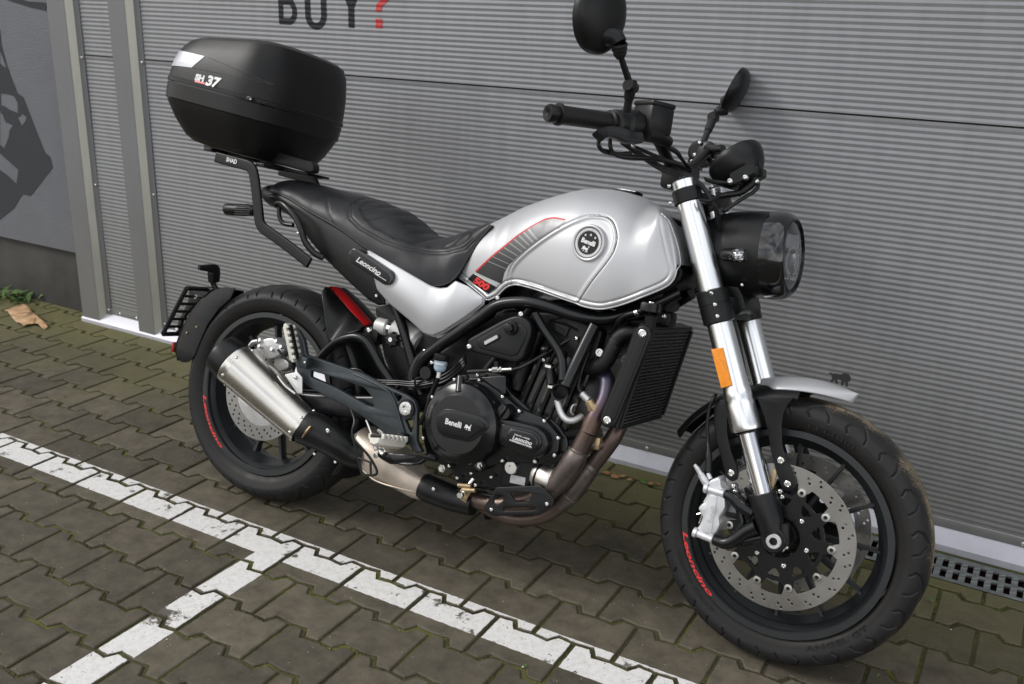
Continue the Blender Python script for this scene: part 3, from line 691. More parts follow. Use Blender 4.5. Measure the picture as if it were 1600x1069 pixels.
# ================================================================ motorcycle
RM=[[.999555,-.0288062,-.0077274],[.0298247,.9654221,.25898],[0,-.2590952,.9658518]]
BM=Matrix(((*RM[0],-1.090039),(*RM[1],-.783175),(*RM[2],0),(0,0,0,1)))
moto=thing('motorcycle','silver and black naked motorcycle leaning on its stand before the ribbed wall','motorcycle',BM)
SM=[[.9978883,.064947,-.0009596],[-.064947,.9974521,-.0295136],[-.0009596,.0295136,.9995639]]
PV=Vector((1.431846,0,.288606)); S3_=Matrix(SM)
STEER=Matrix.Translation(PV)@S3_.to_4x4()@Matrix.Translation(-PV)
def st(o): o.matrix_local=STEER; return o          # part that turns with the handlebar
def part(name,steer=False,parent=None):
    o=bpy.data.objects.new(name,None); COL.objects.link(o); o.parent=parent or moto; o.empty_display_size=.05
    if steer: o.matrix_local=STEER
    return o
def face(name,P,yf,th,m,parent=None,**k): return plate(name,P,yf+th/2,th,m,parent or moto,**k)
def circ(cx,cz,r,n=16,r2=None,a0=0): return [(cx+r*cos(2*pi*i/n+a0),cz+(r2 or r)*sin(2*pi*i/n+a0)) for i in range(n)]
AX=Vector((1.4617,0,.3022)); RX=Vector((0,0,.312))
# ---------------------------------------------------------------- wheels
def tyre(c,R,prof,polys,nper,m,parent,depth=.0042,nac=124):
    P=catmull([(a,b,0) for a,b in prof],8); P=lin(P,nac); n=len(P); K=52; NS=nper*K; per=2*pi*R/nper
    arc_=[0]
    for a,b in zip(P,P[1:]): arc_.append(arc_[-1]+(b-a).length)
    tot=arc_[-1]; s_c=[abs(a/tot-.5)*2 for a in arc_]
    D=[]
    for i in range(K):
        row=[]
        s=i/K*per
        for j in range(n):
            y=P[j].x; d=1
            if s_c[j]<.82:
                yy=s_c[j]*tot*.5; off=0 if y<0 else per*.5
                for q in (-2,-1,0,1,2): d=min(d,pdist((s+off+q*per,yy),polys[0]), pdist((s+off+q*per,yy),polys[1]) if len(polys)>1 else 1)
            row.append(-depth*(1-sstep(.0013,.0027,d)))
        D.append(row)
    vs=[];at=[]
    for i in range(NS):
        t=2*pi*i/NS
        for j in range(n):
            a=P[max(0,j-1)]; b=P[min(n-1,j+1)]; tn=(b-a).normalized(); no=Vector((-tn.y,tn.x)) 
            if no.y<0: no=-no
            if s_c[j]>.62: no=Vector((tn.y,-tn.x)) if (tn.y>0)==(P[j].x>0) else Vector((-tn.y,tn.x)); no=no if no.x*P[j].x>0 else -no
            dd=D[i%K][j]; y=P[j].x+no.x*dd; r=P[j].y+no.y*dd
            vs.append((c[0]+r*cos(t),y,c[2]+r*sin(t))); at.append((s_c[j],dd,0))
    fs=[(i*n+j,i*n+j+1,((i+1)%NS)*n+j+1,((i+1)%NS)*n+j) for i in range(NS) for j in range(n-1)]
    me=pyme(vs,fs); A=me.attributes.new('tyre','FLOAT_VECTOR','POINT')
    A.data.foreach_set('vector',[x for v in at for x in v])
    bm=bmesh.new(); bm.from_mesh(me); bmesh.ops.recalc_face_normals(bm,faces=bm.faces); bm.to_mesh(me); bm.free()
    me.shade_smooth(); return add('tyre',me,m,parent,fin=False)
def rim(c,yo,m,parent):
    h=yo
    pr=[(-h,.2316),(-h-.0012,.2305),(-h-.0012,.2175),(-h+.002,.2150),(-h+.012,.2135),(-h+.020,.2075),(-h+.024,.2050),(-h+.034,.2045),(-.006,.190),(.006,.190),(h-.034,.2045),(h-.024,.205),(h-.012,.2135),(h+.001,.2165),(h+.001,.2310),(h,.2316),(h-.004,.224),(0,.215),(-h+.004,.224),(-h,.2316)]
    return lathe('rim',[(a,b) for a,b in pr],(c[0],0,c[2]),(0,1,0),m,parent,96,ang=25)
def rim_letters(c,y,txt,r,a_mid,span,parent,flip=1):
    me=textmesh(txt,.021,.0006,.25,1.25,.0003)
    w=max(v.co.x for v in me.vertices)-min(v.co.x for v in me.vertices)
    for v in me.vertices:
        a=radians(a_mid)+flip*v.co.x/w*radians(span); rr=r-flip*v.co.y*.72
        v.co=(c[0]+rr*cos(a),y-v.co.z,c[2]+rr*sin(a))
    return add('lettering',me,'redtext',parent,30)
# front
fw=part('front_wheel',True)
tyre(AX,.3,[(-.051,.2335),(-.0565,.245),(-.0600,.262),(-.0588,.272),(-.052,.2835),(-.038,.2925),(-.02,.2982),(0,.3),(.02,.2982),(.038,.2925),(.052,.2835),(.0588,.272),(.06,.262),(.0565,.245),(.051,.2335)],
  [[(0,.014),(.030,.022),(.062,.035),(.084,.051),(.089,.064),(.080,.075)],[(.050,.046),(.038,.060),(.034,.074)]],20,'tyre_f',fw)
rim(AX,.0575,'rim',fw)
rim_letters(AX,-.0592,'Leoncino',.2243,214,40,fw)
def spoke(c,a,r0,r1,w0,w1,th,parent,name='spoke'):
    d=Vector((cos(a),0,sin(a))); t=Vector((-sin(a),0,cos(a))); y=Vector((0,1,0)); vs=[]
    for r,w,h in ((r0,w0,th*1.3),(r0+(r1-r0)*.3,w0*.75,th),(r1-.02,w1*.8,th*.8),(r1,w1*1.3,th*.9)):
        for s,k in ((-1,-.6),(-.6,-1),(.6,-1),(1,-.6),(1,.6),(.6,1),(-.6,1),(-1,.6)): vs.append(Vector((c[0],0,c[2]))+d*r+t*s*w+y*k*h)
    fs=[(i*8+k,i*8+(k+1)%8,(i+1)*8+(k+1)%8,(i+1)*8+k) for i in range(3) for k in range(8)]
    return add(name,pyme(vs,fs),'rim',parent,ang=50)
for i in range(12): spoke(AX,radians(2+30*i),.04,.198,.0085,.0045,.016,fw)
lathe('hub',[(-.075,1e-4),(-.075,.030),(-.06,.034),(-.045,.045),(-.02,.050),(.02,.050),(.045,.045),(.075,.034),(.075,1e-4)],AX,(0,1,0),'black',fw,40)
def disc_front(y,parent,name,outer=.160,inner=.1255,nb=10):
    hs=[]
    for i in range(30):
        a=2*pi*i/30
        for r,da in ((.1365,.0),(.1450,.045),(.1530,.09)):
            if (i+int(r*1000))%2==0 or r==.1450: hs.append(circ(AX.x+r*cos(a+da),AX.z+r*sin(a+da),.0030,8))
    O=[];n=120
    for i in range(n): a=2*pi*i/n; r=outer; O.append((AX.x+r*cos(a),AX.z+r*sin(a)))
    I=[]
    for i in range(n):
        a=2*pi*i/n; d=abs(((a-radians(2))/(2*pi/nb))%1-.5)*2   # 1 at a lug
        I.append((AX.x+(inner-.0215*sstep(.60,.80,d))*cos(a),AX.z+(inner-.0215*sstep(.60,.80,d))*sin(a)))
    return plate(name,O,y,.0045,'disc',parent,holes=[I]+hs,bev=.0004,res=0)
def carrier(y,parent,nb=10):
    n=200; O=[]
    for i in range(n):
        a=2*pi*i/n; d=abs(((a-radians(2))/(2*pi/nb))%1-.5)*2
        r=.0965+.0205*sstep(.50,.80,d); O.append((AX.x+r*cos(a),AX.z+r*sin(a)))
    hs=[circ(AX.x,AX.z,.044,40)]
    for i in range(nb):
        a=radians(20)+2*pi*(i)/nb
        q=lambda r,t:(AX.x+r*cos(t),AX.z+r*sin(t))
        hs.append(rounded([q(.070,a-.05),q(.070,a+.05),q(.089,a+.19),q(.089,a-.19)],.007,3))
    return plate('disc_carrier',O,y,.005,'black',parent,holes=hs,bev=.0007,res=0)
for sgn in (-1,1):
    y=sgn*.0821; disc_front(y,fw,'brake_disc'); carrier(y+sgn*.001,fw)
    for i in range(10):
        a=radians(2)+2*pi*i/10
        p=(AX.x+.111*cos(a),y,AX.z+.111*sin(a)) 
        if sgn<0 or i<5:
            vs,fs=lathe_data([(-.003,.0095),(.0045,.0095),(.0055,.0088),(.0058,.0042),(.002,.0032),(.002,1e-5)],p,(0,sgn,0),20); add('disc_button',pyme(vs,fs),'bolt',fw,40)
    if sgn<0:
        for i in range(6):
            a=radians(-11)+2*pi*i/6; bolt((AX.x+.062*cos(a),y-.003,AX.z+.062*sin(a)),.0062,parent=fw)
def sidewall(c,y,txt,r,a_mid,span,size,parent):
    me=textmesh(txt,size,.0002,0,1.1,.0003); w=max(v.co.x for v in me.vertices)-min(v.co.x for v in me.vertices)
    for v in me.vertices:
        a=radians(a_mid)+v.co.x/w*radians(span); rr=r-v.co.y; yy=y+.30*(r-rr if 0 else 0); v.co=(c[0]+rr*cos(a),yy-v.co.z-.10*(rr-r),c[2]+rr*sin(a))
    return add('sidewall_lettering',me,'rubber',parent,30)
sidewall(AX,-.0592,'ANGEL GT',.2495,-52,34,.016,fw); sidewall(AX,-.0592,'120/70 ZR17',.2495,222,36,.011,fw); sidewall(AX,-.0592,'PIRELLI',.2495,75,24,.014,fw)
# rear
rw=part('rear_wheel')
tyre(RX,.312,[(-.065,.2335),(-.0735,.246),(-.0785,.263),(-.0790,.272),(-.073,.284),(-.056,.2975),(-.03,.3085),(0,.312),(.03,.3085),(.056,.2975),(.073,.284),(.079,.272),(.0785,.263),(.0735,.246),(.065,.2335)],
  [[(0,.010),(.04,.026),(.072,.048),(.082,.068),(.076,.086)],[(.02,.070),(.014,.090)]],20,'tyre_r',rw)
rim(RX,.0685,'rim',rw)
rim_letters(RX,-.0702,'Leoncino',.2243,213,43,rw)
for i in range(12): spoke(RX,radians(-78+30*i),.04,.196,.011,.0075,.014,rw)
lathe('hub',[(-.07,1e-4),(-.07,.034),(-.05,.04),(.05,.05),(.075,.05),(.075,1e-4)],RX,(0,1,0),'black',rw,40)
hs=[circ(0,.312,.088,60)]
for i in range(24):
    a=2*pi*i/24
    for k,(r,da) in enumerate(((.100,0),(.110,.09),(.120,.17))): hs.append(circ(r*cos(a+da),.312+r*sin(a+da),.0033,8))
plate('brake_disc',circ(0,.312,.130,100),-.0802,.0045,'disc',rw,holes=hs,bev=.0004,res=0)
plate('disc_carrier',circ(0,.312,.0885,60),-.0800,.004,'alu',rw,holes=[circ(0,.312,.03,24)],bev=.0006)
# ---------------------------------------------------------------- swingarm, rear caliper, axle
sw=part('swingarm')
for s in (-1,1):
    tube('arm',[(.50,s*.105,.385),(.33,s*.112,.350),(.14,s*.117,.325),(-.02,s*.117,.312)],[.034,.030,.026,.022],'black',sw,16,sq=(.55,1))
    tube('upper_tube',[(x,-s*-abs(.098),z) if s<0 else (x,.098,z) for x,z in [(.1791,.4344),(.2057,.4691),(.2364,.5009),(.2686,.5214),(.3021,.5316),(.3339,.5267),(.3606,.5045),(.3885,.4747),(.4198,.4459),(.4503,.4204)]],.0125,'black',sw,14)
rod('axle',(0,-.128,.312),(0,.135,.312),.011,'bolt',sw); lathe('axle_nut',[(0,1e-4),(0,.016),(.006,.0175),(.010,.015),(.012,.010),(.006,.008),(.006,1e-4)],(0,-.126,.312),(0,-1,0),'alu',sw,20)
rod('adjuster',(.02,-.128,.316),(.065,-.128,.322),.008,'alu',sw)
rc=part('rear_brake_caliper')
for nm,P,y,t in (('body',[(-.0156,.4597),(.0225,.4787),(.0425,.4809),(.0648,.469),(.0819,.4668),(.0845,.4513),(.0699,.4379),(.0516,.4264),(.0322,.42),(.0034,.4281),(-.0117,.4361)],-.115,.05),('mount',[(.0445,.4326),(.0721,.4298),(.093,.4257),(.0932,.4043),(.0651,.3908),(.0422,.4052)],-.1,.012)):
    face(nm,P,y,t,'alu',rc,rnd=.006,bev=.004,res=3)
for p in [(.0012,-.118,.4682),(.0578,-.118,.4757),(.0767,-.118,.4632),(.0467,-.118,.451),(.0021,-.118,.4522)]: lathe('stud',[(-.03,.006),(0,.006),(.004,.005),(.004,1e-4)],p,(-.2,-1,.3),'alu',rc,12)
tube('fitting',[(-.005,-.12,.4644),(-.0214,-.12,.4587),(-.03,-.12,.4477)],.006,'alu',rc)
tube('brake_hose',[(.0723,-.125,.4546),(.0984,-.125,.4383),(.1239,-.125,.4246),(.1317,-.12,.4127)],.0035,'hose',rc)
# ---------------------------------------------------------------- hugger mudguard
hg=part('rear_mudguard')
near_e=[(.1522,-.045,.6375),(.1522,-.036,.6378),(.2157,-.038,.5962),(.2833,-.04,.555)]
far_e=[(.1521,0,.6412),(.1616,0,.641),(.2156,-.002,.6094),(.2831,0,.5634)]
rear_e=[(.1502,-.052,.637),(.1506,-.066,.6307),(.1587,-.078,.6185),(.176,-.088,.5883),(.1999,-.094,.5334),(.2185,-.095,.4992),(.2599,-.098,.5263),(.3051,-.09,.5487)]
far_s=[(x-.0,.052,z-.004) for x,y,z in [(.15,.01,.6409),(.1534,.02,.6383),(.2041,.03,.6131),(.274,.04,.5675)]]
far_l=[(x-.03,.094,z-.06) for x,y,z in [(.147,.02,.6394),(.1437,.04,.6326),(.1914,.05,.6029),(.262,.06,.5569)]]
def hugsurf(name,a,b,m,n=30,k=12,bul=.006,off=0):
    def f(p,s,t):
        c=Vector((0,0,.312)); d=Vector((p.x,0,p.z-.312)).normalized(); return p+d*(bul*sin(pi*t)+off)+Vector((0,-bul*.8*sin(pi*t) if p.y<-.03 else 0,0))
    vs,fs=ruled(catmull(a,5),catmull(b,5),n,k,f); o=add(name,pyme(vs,fs),m,hg,60); md=o.modifiers.new('t','SOLIDIFY'); md.thickness=.0025; return o
hugsurf('near_flank',near_e,rear_e,'plastic')
hugsurf('red_stripe',far_e,near_e,'red',bul=.003,off=.0012)
hugsurf('crown_panel',far_s,far_e,'plastic',bul=.004)
hugsurf('far_flank',far_s,far_l,'plastic')
# ---------------------------------------------------------------- rear fender and plate carrier on the swingarm
rf=part('rear_fender')
def sector(name,c,r,w,a0,a1,m,parent,th=.004,crown=.012,n=28,k=10,wf=None,rfun=None):
    vs=[]
    for i in range(n+1):
        t=i/n; a=radians(a0+(a1-a0)*t); ww=w*(wf(t) if wf else 1); rr=r+(rfun(t) if rfun else 0)
        for j in range(k+1):
            s=-1+2*j/k; q=rr-crown*(abs(s)**3)*1.0
            vs.append((c[0]+q*cos(a),s*ww,c[2]+q*sin(a)))
    fs=[(i*(k+1)+j,(i+1)*(k+1)+j,(i+1)*(k+1)+j+1,i*(k+1)+j+1) for i in range(n) for j in range(k)]
    o=add(name,pyme(vs,fs),m,parent); md=o.modifiers.new('t','SOLIDIFY'); md.thickness=th; md.offset=1; return o
sector('fender_arc',RX,.352,.082,132,175,'plastic',rf,crown=.004,wf=lambda t:1-.25*sstep(.85,1,t)-.3*sstep(.25,0,t))
FL_=[(-.3346,.4043),(-.3242,.4385),(-.3139,.4676),(-.2906,.5083),(-.2656,.5363),(-.2291,.569),(-.1908,.5876),(-.1621,.5943),(-.1427,.592),(-.1562,.5588),(-.1963,.5209),(-.2297,.471),(-.2502,.4165),(-.2641,.3723),(-.2765,.3565),(-.2943,.3473),(-.3154,.3448),(-.3329,.3593),(-.3386,.3809)]
for s_ in (-1,1): plate('fender_side',FL_,s_*.081,.004,'black',rf,rnd=.006,bev=.0015)
sector('inner_guard',RX,.336,.078,46,-32,'plastic',hg,crown=.02)
for p in [(-.302,-.085,.4344),(-.2675,-.085,.4581)]: bolt(p,.0035,parent=rf,m='brass')
pf=part('plate_holder')
PH=[(-.4655,.06,.5458),(-.2909,-.04,.5701),(-.1989,-.09,.583),(-.443,.03,.5383),(-.5885,.1,.3868),(-.5513,.07,.3815),(-.4003,-.02,.4096)]
fr_=[(x,0,z) for x,y,z in [(-.3095,-.1,.5653),(-.3698,-.1,.4467),(-.3804,-.1,.4174)]]
# licence-plate back board: a slatted tray tilted back behind the fender
a_=Vector(fr_[0]); b_=Vector(fr_[2]); dn=(b_-a_).normalized()
for s in (-1,1): tube('side_rail',[a_+Vector((0,s*.10,0)),(a_+b_)/2+Vector((0,s*.10,0)),b_+Vector((0,s*.10,0))],.007,'plastic',pf,8,smooth=0)
for k in range(7):
    c=a_.lerp(b_,k/6); rod('slat',c+Vector((0,-.10,0)),c+Vector((0,.10,0)),.0045 if 0<k<6 else .007,'plastic',pf,8)
face('bracket',[(-.3779,.5571),(-.2807,.5723),(-.3333,.5249),(-.3674,.493),(-.3923,.4558),(-.3984,.4116),(-.4112,.4076),(-.4053,.4536),(-.3759,.518)],-.02,.012,'plastic',pf,rnd=.004)
for p in [(-.3162,-.055,.5399),(-.3742,-.055,.4343)]: rod('plate_screw',Vector(p)+Vector((0,.03,0)),Vector(p),.006,'bolt',pf)
o=box('rear_reflector',Vector(([(-.3731,-.05,.377)])[0])+Vector((-.008,.03,0)),(.010,.07,.03),'lens_red',pf)
tube('signal_stalk',[(-.2392,-.05,.5715),(-.2494,-.055,.5857),(-.2526,-.06,.5961)],.0075,'plastic',pf)
tube('signal_arm',[(-.2443,-.062,.5958),(-.2422,-.068,.618),(-.2402,-.075,.6337),(-.2431,-.1,.6346),(-.2475,-.125,.6339)],[.014,.016,.015,.010,.007],'plastic',pf,12,sq=(1,.8))
tube('holder_arm',[(-.30,.085,.46),(-.22,.11,.40),(-.02,.13,.33)],[.01,.012,.012],'plastic',pf)
# ---------------------------------------------------------------- shock absorber
sh=part('shock_absorber')
c0,c1,c2=[Vector(p) for p in [(.3432,-.055,.5681),(.3844,-.055,.5737),(.435,-.055,.565)]]
ax=(c2-c0).normalized()
lathe('reservoir',[(0,1e-4),(0,.018),(.004,.0225),(.035,.0225),(.038,.019),(.038,1e-4)],c0-ax*.010,ax,'shock',sh,24)
rod('shaft',c0,c2,.017,'chrome',sh)
lathe('body',[(0,1e-4),(0,.030),(.004,.034),(.075,.034),(.085,.026),(.085,1e-4)],c1+ax*.008,Vector((ax.x,ax.y,ax.z-.35)),'shock',sh,28)
kn=Vector(([(.4152,-.105,.5448)])[0])
n=[]; 
for i in range(48): a=2*pi*i/48; r=.0185+.0022*cos(a*8); n.append((kn.x+r*cos(a),kn.z+r*sin(a)))
plate('adjuster_knob',n,kn.y+.012,.026,'plastic',sh,bev=.003)
lathe('knob_screw',[(0,.0065),(.001,.006),(.001,1e-4)],kn+Vector((0,-.003,0)),(0,-1,0),'bolt',sh,16)
tube('spring',[Vector((.50+.034*cos(t*.7)+.0028*t,.034*sin(t*.7),.53+.0030*t-.0)) for t in range(60)],.0055,'dark',sh,8,smooth=0)
rod('damper',(.50,0,.44),(.66,0,.72),.025,'dark',sh)
face('linkage_plate',[(.2925,.5366),(.3121,.5595),(.3381,.5657),(.3522,.5505),(.3495,.5211),(.3206,.532)],-.075,.02,'plastic',sh,rnd=.006)
bolt(([(.3269,-.078,.5531)])[0],.0085,parent=moto)
# ---------------------------------------------------------------- frame
fm=part('frame')
main=[(.5045,-.1,.4544),(.5241,-.115,.5092),(.5675,-.125,.5535),(.6247,-.13,.602),(.6777,-.13,.6486),(.7141,-.13,.6812),(.7527,-.13,.6965),(.8034,-.13,.7047),(.8598,-.128,.7017),(.9253,-.122,.6934),(.985,-.11,.6975),(1.0296,-.095,.7162),(1.0714,-.075,.7385),(1.1334,-.05,.7841)]
for s in (1,-1): tube('frame_tube',[(x,y*s,z) for x,y,z in main],.0148,'black',fm,18)
dt=[(.8217,-.135,.681),(.8462,-.135,.6543),(.8777,-.138,.6266),(.903,-.142,.6033),(.9183,-.148,.5784),(.9276,-.155,.5424)]
tube('frame_tube',dt,.0105,'black',fm,14)
tube('frame_tube',[(x,-y,z) for x,y,z in dt],.0105,'black',fm,14)
tube('frame_tube',[(.9665,-.112,.6778),(.9565,-.125,.6331),(.9451,-.14,.5781),(.9356,-.15,.531)],.0152,'black',fm,18)
tube('frame_tube',[(.9254,-.09,.6654),(.8774,-.09,.6179)],.006,'black',fm,10)
hv=Vector(([(.9287,-.165,.5141)])[0])
lathe('tube_end',[(.05,.0205),(.0,.0205),(-.001,.0198),(0,.0165),(.045,.0165),(.045,1e-4)],hv,(-.25,1,.1),'black',fm,28)
tube('frame_tube',[(.5562,-.11,.5474),(.5127,-.1,.5143),(.4942,-.1,.4733),(.4979,-.1,.4303)],.016,'black',fm,14)
tube('frame_tube',[(.62,-.07,.68),(.3,-.085,.775),(.05,-.07,.85)],.0125,'black',fm,12)
tube('frame_tube',[(.52,-.09,.42),(.42,-.085,.60),(.30,-.08,.76)],.013,'black',fm,12)
tube('frame_tube',[(.70,.09,.67),(.3,.085,.775),(.05,.07,.85)],.0125,'black',fm,12)
tube('frame_tube',[(.80,-.11,.70),(.70,-.10,.52),(.60,-.10,.40)],.012,'black',fm,12)
rod('steering_head',(1.115,0,.99),(1.235,0,.72),.033,'black',fm,24)
for p in [(.3525,-.105,.6489)]+[(.5282,-.115,.535)]: bolt(p,.0075,parent=fm)
# dark under-tank structure that fills the gaps of the frame
face('airbox',[(.4971,.5024),(.605,.5896),(.7083,.673),(.858,.6927),(.9979,.6906),(1.038,.7077),(1.0145,.627),(.9756,.599),(.8802,.5651),(.8095,.5031),(.7055,.4766),(.5643,.4535),(.5074,.442)],-.07,.14,'dark',fm,rnd=.02,bev=.01)
face('battery_box',[(.3199,.6145),(.4259,.649),(.5548,.6369),(.5648,.5224),(.5118,.3769),(.4388,.3957),(.3726,.4859)],-.06,.12,'dark',fm,rnd=.01,bev=.004)
box('front_filler',(1.06,0,.84),(.10,.16,.22),'dark',fm,bev=.02)
# ---------------------------------------------------------------- cast footrest hanger
hk=part('footrest_hanger')
hy=lambda x,z: -.055*sstep(.42,.12,x) if 0 else -.055*(1-sstep(.12,.46,x))
HB=[(.2017,.4667),(.2726,.4596),(.3688,.4495),(.4375,.4331),(.5158,.4193),(.5365,.4105),(.5473,.3915),(.559,.312),(.58,.2889),(.5622,.2814),(.5276,.3048),(.4663,.3091),(.4383,.3229),(.3743,.3443),(.2881,.3669),(.2219,.3843),(.1834,.4095),(.168,.45),(.1721,.5027),(.1501,.5178),(.1419,.5285),(.1542,.5324),(.1708,.5232),(.1896,.5007)]
HH=[[(.2232,.4277),(.3205,.4213),(.3829,.4136),(.4125,.3928),(.4185,.369),(.3961,.3709),(.3038,.3975),(.2236,.4123)],[(.4711,.4172),(.496,.4159),(.4963,.4095),(.4877,.3977)],[(.5161,.3575),(.5391,.3655),(.543,.3369),(.5379,.3286)]]
# the left (passenger) end stands further out, so its outline is scaled about the view to keep its real width
plate('casting',HB,-.138,.016,'cast',hk,holes=HH,bev=.0035,rnd=.006,res=3,yfun=lambda x,z:hy(x,z)*.5)
rib=[(.2135,-.155,.4598),(.2828,-.152,.4512),(.3743,-.15,.4396),(.44,-.15,.4262),(.471,-.15,.4089),(.4958,-.15,.3721),(.5269,-.15,.3159)]
tube('edge_rib',rib,.0035,'cast',hk,8)
pc=Vector(([(.519,-.15,.3888)])[0])
lathe('pivot_boss',[(.0,.0235),(.004,.0235),(.004,.019),(.001,.019)],pc,(0,-1,0),'black',hk,32)
vs,fs=lathe_data([(0,.0185),(.006,.018),(.008,.0165),(.0085,.008),(.0075,.0065),(.003,.006),(.003,1e-4)],pc,(0,-1,0),40)
pcap=add('pivot_cap',pyme(vs,fs),'bolt',hk,30)
for i in range(8):
    a=2*pi*i/8; d=Vector((cos(a),0,sin(a))); rod('cap_flute',pc+d*.0105+Vector((0,-.0075,0)),pc+d*.0105+Vector((0,-.0092,0)),.0032,'alu',hk,10)
def peg(name,a,b,u,w,parent):
    g=part(name); a=Vector(a); b=Vector(b); d=(b-a).normalized(); u=Vector(u); u=(u-d*u.dot(d)).normalized(); v=d.cross(u)
    L_=(b-a).length; vs=[]; 
    for t,k in ((0,.8),(.1,1),(.9,1),(1,.75)):
        for x,y in ((-1,-.1),(1,-.1),(.75,-.75),(0,-1.0),(-.75,-.75)): vs.append(a+d*L_*t+v*x*w*k+u*y*w*k)
    fs=[(i*5+k,i*5+(k+1)%5,(i+1)*5+(k+1)%5,(i+1)*5+k) for i in range(3) for k in range(5)]+[(0,1,2,3,4)[::-1],(15,16,17,18,19)]
    add('peg_body',pyme(vs,fs),'beige',g)
    box_r=Matrix((v,u,d)).transposed()
    box('peg_tread',(a+b)/2+u*w*.12,(w*(1.7 if name[0]=='r' else .9),w*.4,L_*.9),'rubber',g,rot=box_r,bev=.002)
    for s in (-1,1):
        for k in range(6): box('tooth',a+d*L_*(.1+.16*k)+v*s*w*.92+u*w*.1,(w*.42,w*.55,L_*.09),'beige',g,rot=box_r,bev=.0012)
    return g
peg('rider_footpeg',*[(.5271,-.165,.3102),(.5045,-.255,.3234)],(-.15,.35,1),.024,None)
peg('passenger_footpeg',*[(.2006,-.2,.45),(.158,-.2,.5437)],(1,.15,.3),.0170,None)
box('peg_mount',([(.524,-.155,.312)])[0],(.022,.026,.03),'black',hk); bolt(([(.5351,-.172,.315)])[0],.006,parent=hk)
box('peg_mount',([(.2178,-.19,.4504)])[0],(.03,.024,.03),'cast',hk); bolt(([(.23,-.205,.4528)])[0],.004,parent=hk)
# brake pedal
bpz=part('brake_pedal')
tube('lever',[(.4556,-.15,.2575),(.5005,-.155,.2556),(.5396,-.155,.2649),(.5901,-.16,.2797),(.6336,-.165,.2864)],[.006,.012,.009,.006,.006],'black',bpz,10,sq=(.5,1.2))
tube('lever',[(.5009,-.155,.2535),(.532,-.155,.2501),(.5771,-.158,.2613),(.6002,-.16,.2778)],[.005,.005,.005,.005],'black',bpz,8)
tube('pedal_tip',[(.5934,-.19,.2843),(.6219,-.2,.2965),(.6529,-.2,.2976)],[.007,.009,.006],'black',bpz,8,sq=(1.2,.6))
lathe('pivot_bolt',[(0,.011),(.003,.011),(.005,.008),(.003,.004),(.003,1e-4)],([(.4727,-.16,.2704)])[0],(0,-1,0),'bolt',bpz,20)
lathe('pivot_bolt',[(0,.007),(.003,.007),(.005,.005),(.005,1e-4)],([(.456,-.16,.2533)])[0],(0,-1,0),'bolt',bpz,16)
rod('push_rod',([(.3981,-.14,.3316)])[0],([(.4293,-.15,.2976)])[0],.0032,'bolt',bpz); rod('push_rod',([(.4293,-.15,.2976)])[0],([(.4512,-.155,.2658)])[0],.006,'alu',bpz)
face('master_cylinder',[(.4254,.3079),(.4319,.316),(.4488,.3087),(.4453,.2991)],-.13,.02,'alu',bpz,rnd=.004)
# heel guard loop
ht=part('heel_guard')
tube('guard_rod',[(.3679,-.17,.3542),(.3968,-.19,.333),(.4015,-.2,.3034),(.4205,-.2,.2656),(.4403,-.2,.2229),(.4521,-.2,.2089),(.4852,-.2,.2154),(.489,-.2,.2294),(.4592,-.2,.2589),(.4106,-.2,.287)],.0035,'plastic',ht,8)
tube('guard_rod',[(.43,-.2,.2467),(.4712,-.2,.2434)],.003,'plastic',ht,8); tube('guard_rod',[(.4682,-.2,.2427),(.4742,-.2,.2143)],.003,'plastic',ht,8)
# ---------------------------------------------------------------- exhaust
ex=part('exhaust')
h1=[(.9782,-.07,.584),(1.0102,-.09,.5552),(1.02,-.11,.5125),(1.009,-.125,.4706),(1.0012,-.13,.4337)]
tube('header_pipe',h1,[.020,.0205,.0205,.0215,.0215],'heat',ex,20)
tube('header_pipe',[(1.0022,-.13,.4339),(.9906,-.13,.4005),(.9841,-.13,.3811)],[.0215,.0215,.0215],'heat',ex,20)
tube('header_collar',[(.9851,-.13,.388),(.9777,-.13,.3641),(.9474,-.12,.306),(.9201,-.11,.2739),(.9038,-.105,.2557)],[.0218,.0275,.0275,.024,.022],'collar',ex,24,smooth=3)
tube('header_pipe',[(.9131,-.105,.2687),(.8711,-.1,.2304),(.8021,-.095,.2035),(.7342,-.09,.1933),(.6957,-.09,.2001)],[.022,.022,.023,.022,.02],'heat',ex,20)
h2=[(1.0392,-.02,.5362),(1.0529,-.05,.489),(1.0527,-.085,.4406),(1.0349,-.09,.3984),(1.0099,-.09,.3535)]
tube('header_pipe',h2,[.0195,.0195,.0195,.020,.020],'heat',ex,20)
tube('header_collar',[(1.0099,-.09,.3535),(.9974,-.09,.3296),(.9663,-.085,.271),(.9416,-.08,.2372)],[.0205,.0238,.0238,.019],'collar',ex,22,smooth=3)
tube('header_pipe',[(.9441,-.08,.2394),(.9105,-.075,.204),(.8653,-.07,.1802),(.8134,-.07,.1691),(.76,-.075,.1752),(.7233,-.08,.1888)],.0185,'heat',ex,18)
for pp,rr in (([(.9851,-.13,.388),(.9826,-.13,.3771)],.0255),([(.9224,-.11,.2771),(.9177,-.11,.2717)],.0262),([(1.0079,-.09,.3489),(1.0049,-.09,.344)],.0235),([(.9657,-.085,.2682),(.963,-.085,.2643)],.0245)):
    d_=(Vector(pp[1])-Vector(pp[0])); lathe('weld_ring',[(0,rr*.9),(.002,rr),(.004,rr),(.006,rr*.9)],pp[0],d_,'collar',ex,28)
tube('balance_pipe',[(.9983,-.125,.4069),(1.0198,-.11,.405),(1.0319,-.095,.4112)],.013,'heat',ex,14)
box('header_flange',([(1.0208,-.115,.4109)])[0],(.02,.02,.03),'brass',ex,bev=.004)
